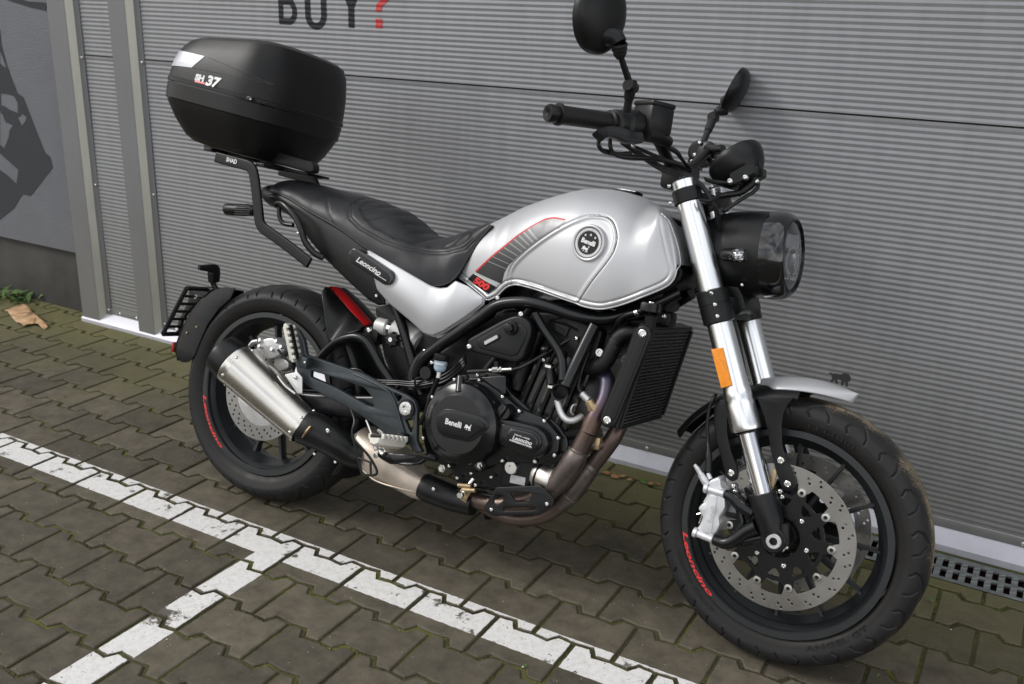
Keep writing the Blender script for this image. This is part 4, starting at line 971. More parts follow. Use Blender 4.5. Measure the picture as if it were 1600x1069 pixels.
# guard cover with cut-outs
G1=[(.797,.2542),(.9073,.2856),(.9406,.2721),(.9493,.264),(.9507,.2462),(.9189,.2185),(.8004,.1828),(.7754,.1896),(.7736,.1999)]
GH=[[(.8362,.2482),(.8928,.2642),(.8856,.2397),(.8548,.2317)],[(.8001,.2363),(.8169,.2416),(.8221,.2286),(.8072,.2124),(.7968,.214)],[(.8278,.2125),(.9107,.2331),(.9036,.2249),(.8248,.2026)]]
face('heat_shield',G1,-.148,.007,'plastic',ex,holes=GH,rnd=.006,bev=.002,res=3)
for p in [(.7952,-.149,.1988),(.9355,-.149,.2491)]: bolt(p,.0052,parent=ex)
# clamp
lathe('clamp_band',[(-.014,.026),(-.012,.0285),(.012,.0285),(.014,.026)],([(.7008,-.095,.205)])[0],(1,-.05,-.28),'brass',ex,28)
for k in (0,1): rod('clamp_lug',Vector(([(.6855,-.13,.2288),(.6992,-.13,.2213)])[k]),Vector(([(.7214,-.13,.2351),(.7349,-.13,.2276)])[k]),.006,'brass',ex)
rod('clamp_bolt',([(.7011,-.135,.2089)])[0],([(.7177,-.115,.251)])[0],.0048,'bolt',ex)
lathe('clamp_nut',[(0,1e-4),(0,.009),(.009,.009),(.011,.007),(.011,1e-4)],([(.7037,-.14,.2104)])[0],(0,-1,0),'bolt',ex,6)
# second cover (plain) and catalyst box
c=[[(.7177,-.09,.1807),(.6548,-.09,.1812),(.5923,-.095,.1887),(.5721,-.095,.1922)]][0]
tube('collector_cover',c,[.029,.034,.036,.0355],'plastic',ex,28,smooth=4,sq=None)
bolt(([(.623,-.137,.2043)])[0],.0055,parent=ex)
def hull(name,rings,m,parent,ang=30,caps=True):
    n=len(rings[0]); vs=[v for r in rings for v in r]; fs=[(i*n+k,i*n+(k+1)%n,(i+1)*n+(k+1)%n,(i+1)*n+k) for i in range(len(rings)-1) for k in range(n)]
    if caps: fs+=[tuple(range(n))[::-1],tuple((len(rings)-1)*n+k for k in range(n))]
    return add(name,pyme(vs,fs),m,parent,ang)
def sec(c,hz,wy,p=3,n=24,tilt=0):
    out=[]
    for k in range(n):
        a=2*pi*k/n; ca,sa=cos(a),sin(a); y=wy*abs(ca)**(2/p)*(1 if ca>0 else -1); z=hz*abs(sa)**(2/p)*(1 if sa>0 else -1)
        out.append(Vector((c[0]-tilt*z,c[1]+y,c[2]+z)))
    return out
q=[(.3349,-.07,.2355),(.3702,-.07,.2437),(.4194,-.07,.2248),(.4793,-.07,.2143),(.5396,-.08,.1951),(.5749,-.09,.1893)]
hz=[.036,.056,.060,.052,.042,.034]; wy=[.045,.06,.065,.062,.048,.034]
hull('catalyst_box',[sec(q[i],hz[i],wy[i],2.8,28,.15) for i in range(6)],'catbox',ex,32)
tube('weld_seam',[(.3796,-.125,.206),(.4423,-.13,.1812),(.5185,-.13,.1787),(.5799,-.12,.1793)],.0018,'catbox',ex,6)
# mid pipe in black shield
mp_=[(.2228,-.165,.2771),(.2653,-.16,.274),(.3172,-.145,.254),(.3522,-.125,.2324),(.3817,-.11,.2265)]
tube('mid_pipe_shield',mp_,[.0465,.0470,.0415,.0370,.0345],'plastic',ex,36,smooth=5)
slot=[(.2552,-.205,.2601),(.2705,-.21,.2803),(.2783,-.208,.2953)]
tube('shield_slot',slot,[.004,.0075,.004],'brass',ex,10,sq=(1,.35))
bolt(([(.331,-.205,.295)])[0],.0065,parent=ex)
for p in [(.2508,-.14,.2065),(.3139,-.13,.1981)]: bolt(p,.005,axis=(0,-.3,-1),parent=ex)
# silencer
a=Vector(([(-.0095,-.2,.4051)])[0]); b=Vector(([(.2271,-.165,.2758)])[0]); d=(b-a).normalized(); Ls=(b-a).length
pr=[(0,.0585),(.004,.0595),(.012,.0595),(.013,.0588),(.03,.0585),(Ls*.5,.0545),(Ls-.02,.0485),(Ls-.016,.0488),(Ls-.004,.0485),(Ls,.0475)]
lathe('silencer_can',pr,a,d,'steel',ex,56)
lathe('end_cap',[(.004,.0592),(-.004,.0600),(-.040,.0560),(-.046,.054),(-.048,.050),(-.040,.046),(-.03,.030),(-.028,.028),(.02,.026),(.02,1e-4)],a,d,'plastic',ex,56)
lathe('outlet_pipe',[(-.02,.0260),(-.036,.0265),(-.037,.025),(-.02,.0235),(.05,.0235),(.05,1e-4)],a,d,'steel',ex,32)
aa,uu,vv=frame_of(d)
for t,r in ((.020,.0595),(Ls-.010,.0492)):
    for k in range(6):
        an=2*pi*k/6+.5; dr=uu*cos(an)+vv*sin(an); bolt(a+d*t+dr*r,.0042,axis=tuple(dr),parent=ex,name='rivet')
face('silencer_bracket',[(.1558,.4053),(.1974,.4211),(.2148,.4099),(.2218,.368),(.2068,.3649)],-.19,.004,'alu',ex,rnd=.004); bolt(([(.1961,-.192,.4063)])[0],.0055,parent=ex)
tube('bracket_weld',[(.1403,-.195,.3992),(.1677,-.195,.379),(.2002,-.19,.3635)],.003,'alu',ex,8)
# ---------------------------------------------------------------- engine
en=part('engine')
CC=[(.5459,.4191),(.5653,.4564),(.6344,.4949),(.674,.5163),(.7575,.5219),(.7694,.487),(.8145,.4645),(.8405,.4489),(.911,.4379),(.9512,.4001),(.9537,.3538),(.9084,.3219),(.8944,.2709),(.7994,.2442),(.6751,.2211),(.6567,.2553),(.5778,.2698),(.5481,.3302)]
face('crankcase',CC,-.115,.23,'engine',en,rnd=.015,bev=.006,res=3)
FLG=[(.5785,.3777),(.581,.4297),(.601,.4607),(.6301,.4859),(.7034,.5029),(.7717,.4765),(.8203,.4515),(.8881,.4429),(.934,.4092),(.9369,.3638),(.8869,.3333),(.7971,.3141),(.751,.2886),(.6877,.2782),(.632,.2794),(.5938,.3049)]
face('cover_flange',FLG,-.137,.03,'engine',en,rnd=.012,bev=.003,res=3)
cc=Vector(([(.6925,-.165,.3898)])[0])
lathe('clutch_cover',[(-.035,.1010),(.010,.1000),(.016,.0975),(.019,.092),(.024,.080),(.030,.0735),(.0315,.071),(.0318,.035),(.0318,1e-4)],cc+Vector((0,.0,0)),(0,-1,0),'engine',en,72,ang=22)
yc_=cc.y-.0318
EP=[(.6453,.3836),(.6464,.404),(.6622,.4145),(.6808,.4162),(.7525,.4142),(.768,.4072),(.7694,.3994),(.7342,.3682),(.7268,.3653),(.6641,.3641),(.6508,.3706)]
EP2=[(.6381,.3809),(.638,.4057),(.6557,.4214),(.682,.4246),(.7562,.4232),(.7789,.4119),(.7797,.3994),(.7408,.3604),(.7284,.3557),(.6604,.3538),(.6437,.3643)]
face('badge_step',EP2,yc_-.003,.004,'engine',en,rnd=.008,bev=.0018,res=2)
face('badge_plate',EP,yc_-.006,.004,'plastic',en,rnd=.008,bev=.0012)
tl,tr=[Vector(p) for p in [(.6628,-.203,.3928),(.7098,-.203,.3914)]]
exv=(tr-tl).normalized(); ezv=Vector((exv.z*-1*-.0-.0,0,1))
upv=Vector((.10,0,1))
lettering('lettering','Benelli',(tl+tr)/2+Vector((0,0,0)),exv,upv,.0195,'white',en,bold=.0005,sx=.88)
def lion(c,ex,ez,s,m,parent,th=.0006,yfun=None):
    """walking lion emblem seen from the side"""
    L_=[[(-1,.2),(-.95,.55),(-.7,.8),(-.35,.75),(-.1,.45),(.3,.42),(.6,.5),(.72,.75),(.62,.95),(.8,1.1),(.98,.95),(.85,.7),(.78,.4),(.8,.1),(.72,-.2),(.95,-.6),(.75,-.75),(.6,-.45),(.5,-.2),(.45,-.5),(.3,-.8),(.1,-.75),(.25,-.5),(.2,-.15),(-.2,-.1),(-.25,-.4),(-.45,-.75),(-.65,-.7),(-.45,-.4),(-.5,-.1),(-.75,-.15),(-1.05,-.45),(-1.2,-.3),(-.95,-.05),(-1.1,.05)]]
    me=curve_mesh(L_,th,0); ex=Vector(ex).normalized(); ez=Vector(ez); ez=(ez-ex*ez.dot(ex)).normalized(); nn=ex.cross(ez)
    for v in me.vertices:
        p=Vector(c)+ex*v.co.x*s+ez*v.co.y*s+nn*v.co.z
        if yfun: p.y=yfun(p.x,p.z)-.0006-v.co.z
        v.co=p
    return add('lion_emblem',me,m,parent,30)
lion(([(.7271,-.203,.3906)])[0],exv,upv,.0085,'white',en)
# filler boss on top of the clutch cover, oil cap, gearbox side
rod('cable_boss',([(.6669,-.165,.4996)])[0],([(.6805,-.185,.4634)])[0],.0105,'engine',en,18)
face('cable_lever',[(.661,.5034),(.6844,.508),(.6886,.4994),(.6818,.4922),(.6662,.4891)],-.17,.012,'plastic',en,rnd=.003)
GC=[(.7701,.4245),(.7937,.4238),(.8827,.4249),(.9099,.4115),(.9209,.3912),(.9155,.3648),(.8955,.3509),(.8729,.3501),(.7831,.3641)]
face('generator_cover',GC,-.165,.04,'engine',en,rnd=.022,bev=.006,res=4)
GC2=[(.7903,.413),(.8842,.4154),(.904,.4016),(.9062,.3815),(.8905,.3641),(.8761,.3607),(.7925,.3704)]
face('cover_step',GC2,-.1695,.01,'engine',en,rnd=.014,bev=.003,res=3)
PB=[(.8178,.3868),(.8171,.3983),(.8234,.4066),(.8332,.4088),(.8814,.4081),(.8953,.3998),(.8988,.3869),(.8947,.3745),(.8829,.3706),(.8345,.3721),(.8235,.3765)]
face('badge_step',PB,-.1735,.01,'gloss',en,rnd=.008,bev=.001)
PB2=[(.8217,.3866),(.8214,.3958),(.8266,.4032),(.8352,.4051),(.8807,.4048),(.892,.3973),(.8945,.3871),(.8912,.3772),(.8817,.3745),(.8351,.3757),(.826,.3794)]
face('badge_plate',PB2,-.1748,.01,'plastic',en,rnd=.008,bev=.0008)
t1,t2=[Vector(p) for p in [(.8295,-.1755,.3887),(.8871,-.1755,.3846)]]; e2=(t2-t1).normalized()
lettering('lettering','Leoncino',(t1+t2)/2,e2,(.1,0,1),.0135,'white',en,bold=.0003,shear=.25,sx=1.02)
t1,t2=[Vector(p) for p in [(.8346,-.1755,.3961),(.8793,-.1755,.3938)]]
lettering('lettering','TWIN CYL - 4 VALVES',(t1+t2)/2,e2,(.1,0,1),.0042,'white',en,bold=.0001)
t1,t2=[Vector(p) for p in [(.8297,-.1755,.3802),(.8822,-.1755,.3771)]]
lettering('lettering','COMPRESSION & POWER',(t1+t2)/2,e2,(.1,0,1),.0052,'white',en,bold=.0002)
oc=Vector(([(.796,-.165,.4406)])[0])
lathe('oil_cap',[(-.03,.0180),(.0,.0180),(.003,.0165),(.003,1e-4)],oc,(0,-1,0),'engine',en,32)
box('cap_grip',oc+Vector((0,-.006,0)),(.006,.008,.032),'engine',en,rot=Matrix.Rotation(radians(25),3,'Y'),bev=.002)
for p in [(.6405,-.146,.4866),(.7074,-.146,.4991),(.7769,-.146,.4718),(.8265,-.146,.4472),(.894,-.146,.4382),(.9355,-.146,.4068),(.9328,-.146,.3653),(.8865,-.146,.3393),(.8021,-.146,.3208),(.586,-.146,.4316),(.5734,-.14,.3844),(.5739,-.14,.3231),(.6984,-.14,.5088)]: 
    bolt(p,.0052,parent=en); 
for p in [(.6402,-.14,.2617)]: lathe('drain_bolt',[(0,.010),(.003,.010),(.003,.0075),(.008,.007),(.008,1e-4)],p,(0,-1,0),'bolt',en,6)
for p in [(.658,-.14,.2721),(.7163,-.13,.2669),(.772,-.13,.2707),(.6801,-.13,.2456),(.7334,-.13,.2409)]: bolt(p,.0048,parent=en)
ig=Vector(([(.7448,-.145,.2955)])[0])
lathe('inspection_plug',[(-.02,.0150),(.0,.0150),(.002,.0135),(.001,.0115),(.001,1e-4)],ig,(0,-1,0),'engine',en,28)
lathe('inspection_plug_face',[(.001,.0085),(.003,.0080),(.003,1e-4)],ig,(0,-1,0),'bolt',en,5)
box('slot_mark',ig+Vector((.004,-.0035,-.004)),(.004,.002,.014),'socket',en,rot=Matrix.Rotation(radians(-30),3,'Y'),bev=.0005)
sp=Vector(([(.8216,-.13,.3068)])[0]); lathe('sump_plug',[(-.01,.0165),(.004,.0165),(.006,.015),(.006,.006),(.002,.005),(.002,1e-4)],sp,(0,-1,0),'bolt',en,28)
face('sump_side',[(.7856,.3201),(.8649,.3364),(.8742,.3309),(.8683,.2681),(.8004,.251)],-.12,.04,'dark',en,rnd=.006,bev=.003)
face('label_plate',[(.8194,.2876),(.8588,.2886),(.8593,.2692),(.8186,.2675)],-.1225,.003,'greyprint',en,rnd=.002,bev=.0003)
face('lower_case',[(.6636,.2605),(.7861,.2876),(.7966,.2432),(.7283,.2154),(.6709,.2356)],-.11,.2,'dark',en,rnd=.008,bev=.004)
for k in range(4):
    p0,p1=[Vector(q) for q in ([(.677,-.113,.2455),(.7875,-.113,.2545)])]; off=Vector((0,0,-.011*k)); tube('case_rib',[p0+off,p1+off],.0022,'dark',en,6,smooth=0)
of=Vector(([(.8908,-.09,.2987)])[0])
lathe('oil_filter',[(.0,1e-4),(0,.036),(.01,.0385),(.05,.0385),(.055,.036),(.057,1e-4)],of+Vector((-.012,0,0)),(1,-.25,-.1),'steel',en,40)
lathe('filter_band',[(.012,.0392),(.018,.0392)],of+Vector((-.012,0,0)),(1,-.25,-.1),'dark',en,40)
lathe('oil_pump_cover',[(-.03,.03),(0,.03),(.004,.027),(.004,1e-4)],([(.8685,-.1,.3089)])[0],(0,-1,0),'engine',en,28)
# cylinders, head
CY=[(.7844,.4248),(.8237,.5712),(.8466,.6384),(.9392,.6241),(.9789,.5854),(.9547,.5032),(.9327,.4047),(.8614,.4203)]
face('cylinder_block',CY,-.10,.2,'engine',en,rnd=.02,bev=.006,res=3)
for k in range(6):
    p0=Vector(([(.8029,-.103,.4291),(.8395,-.103,.4211)])[0]); 
    a0,b0=[Vector(q) for q in [(.8035,-.102,.4398),(.8462,-.102,.5965)]]; sh_=Vector((.027*k,0,.004*k)); tube('cylinder_rib',[a0+sh_+Vector((0,0,-.006*k)),b0+sh_],.0045 if k%2 else .009,'engine',en,8,smooth=0)
HD=[(.8401,.6268),(.8414,.6688),(.8946,.6883),(.9862,.6683),(.9763,.6002),(.947,.5792),(.8749,.607)]
face('cylinder_head',HD,-.105,.21,'dark',en,rnd=.012,bev=.005,res=3)
face('head_cover_panel',[(.8659,.6654),(.8814,.6733),(.9051,.6658),(.8988,.6376),(.8662,.6473)],-.110,.008,'dark',en,rnd=.004,bev=.0015)
for k in range(3):
    a0,b0=[Vector(q) for q in [(.8721,-.112,.6562),(.8929,-.112,.6495)]]; d_=Vector((.0,0,.005*(k-1))); tube('embossed_bar',[a0+d_,b0+d_],.0012,'engine',en,6,smooth=0)
tube('gasket_line',[(.8512,-.109,.6707),(.8999,-.109,.6662),(.9232,-.109,.66)],.003,'engine',en,6,smooth=0)
for p in [(.9896,-.11,.6185)]: lathe('plug_bolt',[(0,.009),(.004,.009),(.004,.005),(.001,.004),(.001,1e-4)],p,(0,-1,0),'bolt',en,20)
for p in [(.8572,-.12,.5753),(.927,-.11,.6402)]: bolt(p,.0055,parent=en)
tube('starter_body',[(.805,-.07,.6307),(.7899,-.07,.5476),(.7791,-.075,.4865)],[.022,.024,.022],'dark',en,18)
tube('water_pipe',[(.8266,-.1,.6403),(.8063,-.1,.5734),(.7933,-.1,.5125)],[.014,.016,.016],'dark',en,16)
# breather hose with clamps
tube('breather_hose',[(.8769,-.13,.5697),(.8848,-.13,.5454),(.8927,-.135,.524)],.0115,'hose',en,16)
for p in [(.8776,-.13,.5659),(.8947,-.135,.5206)]: lathe('hose_clamp',[(-.003,.0122),(-.003,.0135),(.003,.0135),(.003,.0122)],p,(.05,0,1),'bolt',en,20)
lathe('breather_valve',[(-.012,.010),(.004,.014),(.012,.014),(.016,.010),(.016,1e-4)],([(.8605,-.12,.5973)])[0],(-.2,-.5,1),'plastic',en,18)
tube('steel_water_pipe',[(.9196,-.15,.4944),(.9323,-.15,.469),(.9486,-.15,.4546),(.9635,-.14,.4544),(.9751,-.12,.4654)],.0078,'alu',en,14)
tube('bracket_wire',[(.9614,-.13,.4916),(.9554,-.14,.4873),(.9538,-.14,.4729),(.9577,-.13,.4652)],.0025,'alu',en,8)
# oxygen sensor
os_=part('oxygen_sensor')
s0,s1,s2=[Vector(p) for p in [(.9709,-.135,.5195),(.9907,-.135,.5071),(1.0118,-.13,.4833)]]
rod('sensor_tip',s1,s2,.0115,'brass',os_,16); rod('sensor_body',s0,s1,.0085,'alu',os_,16); lathe('sensor_nut',[(0,.0135),(.008,.0135)],s1.lerp(s2,.45),s2-s1,'brass',os_,6)
tube('sensor_lead',[s0,*[Vector(p) for p in [(.9604,-.135,.5326),(.9585,-.13,.5472),(.9609,-.13,.5731),(.9659,-.12,.6144)]]],[.006,.0045,.004,.0035,.003],'hose',os_,10)
# coolant expansion tank
ct=part('expansion_tank')
CT=[(.6607,.589),(.681,.6043),(.7494,.654),(.7812,.6713),(.8074,.669),(.825,.6557),(.8293,.6308),(.8184,.5721),(.8061,.5605),(.7832,.5592),(.6943,.5618),(.6698,.5641)]
face('tank_body',CT,-.155,.045,'plastic',ct,rnd=.012,bev=.007,res=4)
CT2=[(.6877,.5923),(.7481,.6371),(.7581,.6466),(.8032,.6519),(.8192,.6419),(.8195,.6239),(.8042,.5799),(.7882,.5727),(.6995,.576)]
face('tank_step',CT2,-.1575,.01,'plastic',ct,rnd=.010,bev=.003,res=3)
cp=Vector(([(.7789,-.16,.6389)])[0])
lathe('cap_base',[(-.004,.0165),(.006,.0165),(.008,.014),(.008,1e-4)],cp,(0,-1,0),'plastic',ct,28); lathe('cap_hex',[(.008,.0125),(.018,.0115),(.019,.009),(.019,1e-4)],cp,(0,-1,0),'plastic',ct,6)
face('sight_frame',[(.7082,.5945),(.746,.6212),(.753,.6146),(.7497,.6062),(.7144,.5825),(.7076,.587)],-.1605,.006,'plastic',ct,rnd=.003,bev=.001)
face('sight_glass',[(.7129,.5943),(.7444,.6167),(.749,.6102),(.7166,.5866)],-.1618,.004,'greyprint',ct,rnd=.003,bev=.0006)
for p in [(.6745,-.158,.5751),(.7942,-.15,.6746)]: bolt(p,.0075,parent=ct)
rod('lower_nipple',([(.7433,-.14,.5521)])[0],([(.747,-.14,.5343)])[0],.007,'plastic',ct)
# rear brake fluid reservoir
br=part('brake_fluid_reservoir')
r0=Vector(([(.6,-.155,.5171)])[0])
lathe('cup',[(-.020,.005),(-.016,.012),(-.010,.0155),(.010,.0165)],r0,(0,0,1),'fluid',br,24)
lathe('lid',[(.010,1e-4),(.010,.0185),(.014,.0195),(.024,.0195),(.026,.016),(.026,1e-4)],r0,(0,0,1),'plastic',br,24)
lathe('rim_ring',[(.000,.0175),(.004,.0175),(.004,.0158)],r0,(0,0,1),'alu',br,24)
rod('outlet',r0+Vector((0,0,-.034)),r0+Vector((0,0,-.018)),.006,'alu',br)
tube('reservoir_hose',[(.5976,-.155,.495),(.5948,-.15,.4753),(.5821,-.145,.4397),(.5711,-.14,.3931),(.5551,-.135,.356)],.0062,'hose',br,12)
bolt(([(.578,-.16,.5174)])[0],.005,parent=br)
# ---------------------------------------------------------------- cables along the frame
cb=part('wiring')
for k in range(3): tube('cable',[Vector(p)+Vector((0,0,-.005*k)) for p in [(.3123,-.135,.4472),(.3495,-.135,.4545),(.3906,-.13,.4371),(.4704,-.13,.4483),(.5201,-.13,.4552),(.5739,-.13,.4737)]],.0028,'hose',cb,8)
for k in range(3): tube('cable',[Vector(p)+Vector((.004*k,-.002*k,-.007*k)) for p in [(.5044,-.12,.4527),(.5478,-.12,.4642),(.6004,-.12,.4912),(.6373,-.12,.5311),(.6386,-.11,.5445)]],.0042,'hose',cb,8)
tube('cable_tie',[(.5268,-.135,.4446),(.5256,-.14,.46),(.533,-.14,.4691),(.5526,-.13,.474)],.0028,'plastic',cb,8)
lathe('cable_grommet',[(0,1e-4),(0,.016),(.01,.018),(.02,.016),(.02,1e-4)],([(.5516,-.12,.4855)])[0],(0,-1,0),'plastic',cb,20)
# clutch cable with adjuster
tube('clutch_cable',[(.7973,-.16,.5424),(.8189,-.155,.5526),(.8395,-.145,.5706),(.8627,-.13,.5926),(.8859,-.115,.6146),(.9245,-.09,.6522),(.9658,-.06,.6954)],.0042,'hose',cb,10)
rod('adjuster_barrel',([(.7409,-.165,.53)])[0],([(.7981,-.162,.5437)])[0],.0048,'bolt',cb); rod('adjuster_nut',([(.7493,-.165,.5322)])[0],([(.7644,-.165,.5362)])[0],.0072,'bolt',cb,6); rod('adjuster_nut',([(.7678,-.165,.5368)])[0],([(.7734,-.165,.5379)])[0],.0072,'bolt',cb,6)
tube('cable_boot',[(.6839,-.165,.5152),(.7069,-.165,.5207),(.7398,-.165,.5293)],[.005,.0062,.005],'rubber',cb,10)
face('cable_bracket',[(.7078,.5054),(.7732,.5221),(.7804,.4803),(.7728,.4735),(.753,.4853)],-.14,.006,'engine',cb,rnd=.004)
# ---------------------------------------------------------------- radiator
rd=part('radiator')
RCv=[(1.0839,.6873),(1.09,.6986),(1.1051,.7038),(1.1167,.6982),(1.1215,.6863),(1.1209,.6684),(1.0757,.4711),(1.0667,.4597),(1.05,.4601),(1.0386,.4681),(1.0353,.4806)]
face('side_cover',RCv,-.165,.018,'plastic',rd,rnd=.010,bev=.005,res=4)
RC2=[(1.0936,.6763),(1.0966,.6896),(1.1077,.6931),(1.1148,.6826),(1.1127,.6644),(1.0704,.4806),(1.0596,.473),(1.0491,.4759),(1.049,.4863)]
face('cover_panel',RC2,-.1665,.01,'plastic',rd,rnd=.012,bev=.0015)
for p in [(1.1027,-.168,.6841),(1.0548,-.168,.4772)]: lathe('cover_screw',[(0,.0095),(.002,.009),(.003,.006),(.001,.005),(.001,1e-4)],p,(0,-1,0),'bolt',rd,24)
ft,fb=[Vector(p) for p in [(1.1179,-.15,.6932),(1.0793,-.15,.4652)]]; dz=(ft-fb); nr=Vector((dz.z,0,-dz.x)).normalized()   # forward normal
def rbox(name,o,wy0,wy1,l0,l1,th,m,bev=.003):
    vs=[]
    for l in (l0,l1):
        for y in (wy0,wy1):
            for t in (0,-th): p=fb+dz*l+nr*(o+t); vs.append((p.x,y,p.z))
    me=pyme(vs,[(0,1,3,2),(4,6,7,5),(0,4,5,1),(2,3,7,6),(0,2,6,4),(1,5,7,3)])
    bm=bmesh.new(); bm.from_mesh(me); bmesh.ops.bevel(bm,geom=bm.edges[:],offset=bev,segments=2,affect='EDGES'); bm.to_mesh(me); bm.free(); return add(name,me,m,rd)
rbox('core',0,-.145,.15,.0,1.0,.028,'dark')
rbox('header_tank',.006,.145,.172,-.02,1.02,.045,'plastic',.008)
rbox('header_tank',.006,-.160,-.145,-.02,1.0,.045,'plastic',.006)
rbox('top_bar',.006,-.15,.16,.985,1.03,.04,'plastic',.004)
rbox('bottom_bar',.006,-.15,.16,-.03,.01,.04,'plastic',.004)
for k in range(26): rbox('cooling_fin',.0035,-.143,.143,.03+.0365*k,.045+.0365*k,.004,'black',.0006)
lathe('filler_neck',[(-.05,.012),(0,.014)],([(1.1096,-.15,.725)])[0],(0,-.1,1),'plastic',rd,18)
rcap=Vector(([(1.1068,-.152,.7388)])[0])
n=[]; vs=[];
for h,rr in ((-.006,.9),(-.004,1),(.010,1),(.014,.9)):
    for i in range(48): a=2*pi*i/48; r=(.0235+.0020*cos(a*8))*rr; vs.append(rcap+Vector((r*cos(a),r*sin(a)*1.0,h)))
fs=[(j*48+i,j*48+(i+1)%48,(j+1)*48+(i+1)%48,(j+1)*48+i) for j in range(3) for i in range(48)]+[tuple(range(48))[::-1],tuple(range(144,192))]
add('radiator_cap',pyme(vs,fs),'plastic',rd,30); lathe('cap_badge',[(.0145,.008),(.0165,.0075),(.0165,1e-4)],rcap,(0,0,1),'bolt',rd,20)
tube('overflow_hose',[(1.0869,-.15,.7324),(1.0744,-.15,.7267),(1.0476,-.145,.7145),(1.0301,-.135,.6985),(1.016,-.11,.6776),(1,-.1,.6666)],.0055,'hose',rd,10)
rod('hose_ferrule',([(1.0711,-.15,.7241)])[0],([(1.0791,-.15,.728)])[0],.0075,'bolt',rd)
tube('radiator_hose',[(1.0757,-.115,.6803),(1.0507,-.12,.6759),(1.0314,-.12,.6592),(1.0223,-.12,.6311),(1.0068,-.115,.5961),(.9696,-.1,.5775),(.9365,-.09,.5762)],[.013,.0165,.0175,.018,.018,.018,.016],'rubber',rd,20)
lathe('hose_clamp',[(-.005,.019),(-.005,.0198),(.005,.0198),(.005,.019)],([(1.0298,-.12,.6526)])[0],(.5,0,1),'black',rd,24)
box('horn',([(1.1103,-.04,.7177)])[0],(.04,.05,.035),'dark',rd,bev=.008)
for p in [(1.1204,-.09,.7261)]: bolt(p,.006,parent=rd,m='bolt')
# side stand foot seen beneath the header pipes
ss=part('side_stand')
tube('stand_leg',[(.56,.13,.28),(.60,.20,.12),(.63,.275,-.062)],[.013,.012,.010],'black',ss,12); box('stand_foot',(.635,.285,-.072),(.07,.05,.008),'black',ss,rot=Matrix.Rotation(radians(15),3,'X'))
tube('exhaust_hanger',[(.7992,-.03,.1522),(.8281,-.03,.1533),(.8442,-.03,.1642)],[.006,.009,.006],'gloss',ss,10)
# ---------------------------------------------------------------- fuel tank
from mathutils.bvhtree import BVHTree
tk=part('fuel_tank')
def interp(T,x):
    if x<=T[0][0]: return T[0][1]
    for (a,b),(c,d) in zip(T,T[1:]):
        if x<=c: t=(x-a)/(c-a); t=t*t*(3-2*t)*.5+t*.5; return b+(d-b)*t
    return T[-1][1]
TW=[(.58,.098),(.70,.128),(.80,.150),(.90,.166),(1.0,.172),(1.08,.168),(1.15,.150)]
FRP=[(x,0,z) for x,y,z in [(1.1458,-.147,.8459),(1.1419,-.146,.8622),(1.1323,-.143,.8879),(1.1211,-.14,.9102),(1.104,-.135,.9387)]]
FRP_=FRP[::-1][1:]; FRE0=FRP[-1]
TT=[(.575,0,.858),(.646,0,.898),(.705,0,.934),(.764,0,.960),(.822,0,.983),(.86,0,.994),(.9,0,.999),(.94,0,.9995),(.979,0,.995),(1.01,0,.987),(1.04,0,.974),(1.075,0,.958),FRE0]+FRP_
TB=[(x,0,z) for x,y,z in [(.5772,-.095,.7322),(.6187,-.103,.7165),(.665,-.112,.6971),(.678,-.115,.6905),(.6953,-.118,.6981),(.7109,-.121,.7098),(.7193,-.123,.7204),(.7351,-.126,.7339),(.7599,-.13,.7409),(.7992,-.135,.7392),(.8338,-.139,.7355),(.8681,-.143,.7308),(.9254,-.147,.7233),(.9503,-.15,.7192),(.9891,-.153,.7197),(1.0248,-.155,.7315),(1.0753,-.156,.7569),(1.1284,-.152,.7909),(1.145,-.15,.8121),(1.1477,-.148,.8327)]]
FRP=[(x,0,z) for x,y,z in [(1.1458,-.147,.8459),(1.1419,-.146,.8622),(1.1323,-.143,.8879),(1.1211,-.14,.9102),(1.104,-.135,.9387)]]
TT=[tuple(p) for p in catmull(TT,4)]; TBs=[tuple(p) for p in catmull(TB,4)]
POC=[(.7376,.7204),(.7363,.7566),(.7418,.7792),(.76,.8035),(.8151,.8541),(.867,.8927),(.9016,.9138),(.9208,.9228),(.9408,.9263),(.9633,.9256),(.9813,.9176),(.9953,.9005),(1.0038,.8794),(1.0027,.8519),(.9887,.8224),(.9595,.7764),(.9394,.7401),(.9288,.7243),(.8994,.7283),(.8756,.7316),(.8433,.7371),(.811,.7403),(.7907,.7425),(.7708,.7409),(.7514,.7353)]
POC=[(p.x,p.y) for p in catmull([(a,b,0) for a,b in POC],2,True)]
BD=([(.9402,.8632)])[0]
NT,KT=230,130
LEDGE=[(a,c) for a,b,c in TBs]
FRE=[(a,c) for a,b,c in FRP]+[(TB[-1][0],TB[-1][2])]
def tank_y(x,z,s,t,disp=True):
    w=interp(TW,x); t1=.60; p=2.25
    f=(1-max(0,1-t/t1)**p)**(1/p) if t<t1 else 1-.07*((t-t1)/(1-t1))**2
    e=.80*sstep(1.03,1.095,x)
    f=e+(1-e)*f
    y=w*f
    if disp and (t>.12 or x>1.05):
        d=near((x,z),POC)
        fade=1
        y-=.0050*(1-sstep(-.010,.0,d))*sstep(.10,.2,t)
        y-=.0035*exp(-((d-.0015)/.0022)**2)
        # raised bezel hollow round the badge
        db=sqrt((x-BD[0])**2+(z-BD[1])**2); y-=.0035*(1-sstep(.030,.040,db))*0+.0
        de=min(pdist((x,z),LEDGE),pdist((x,z),FRE)); y-=.0024*exp(-((de-.0125)/.0022)**2); y-=.004*(1-sstep(0,.006,de))
    return y
A=lin(TT,NT); B=lin(TBs,NT)
pts=[]
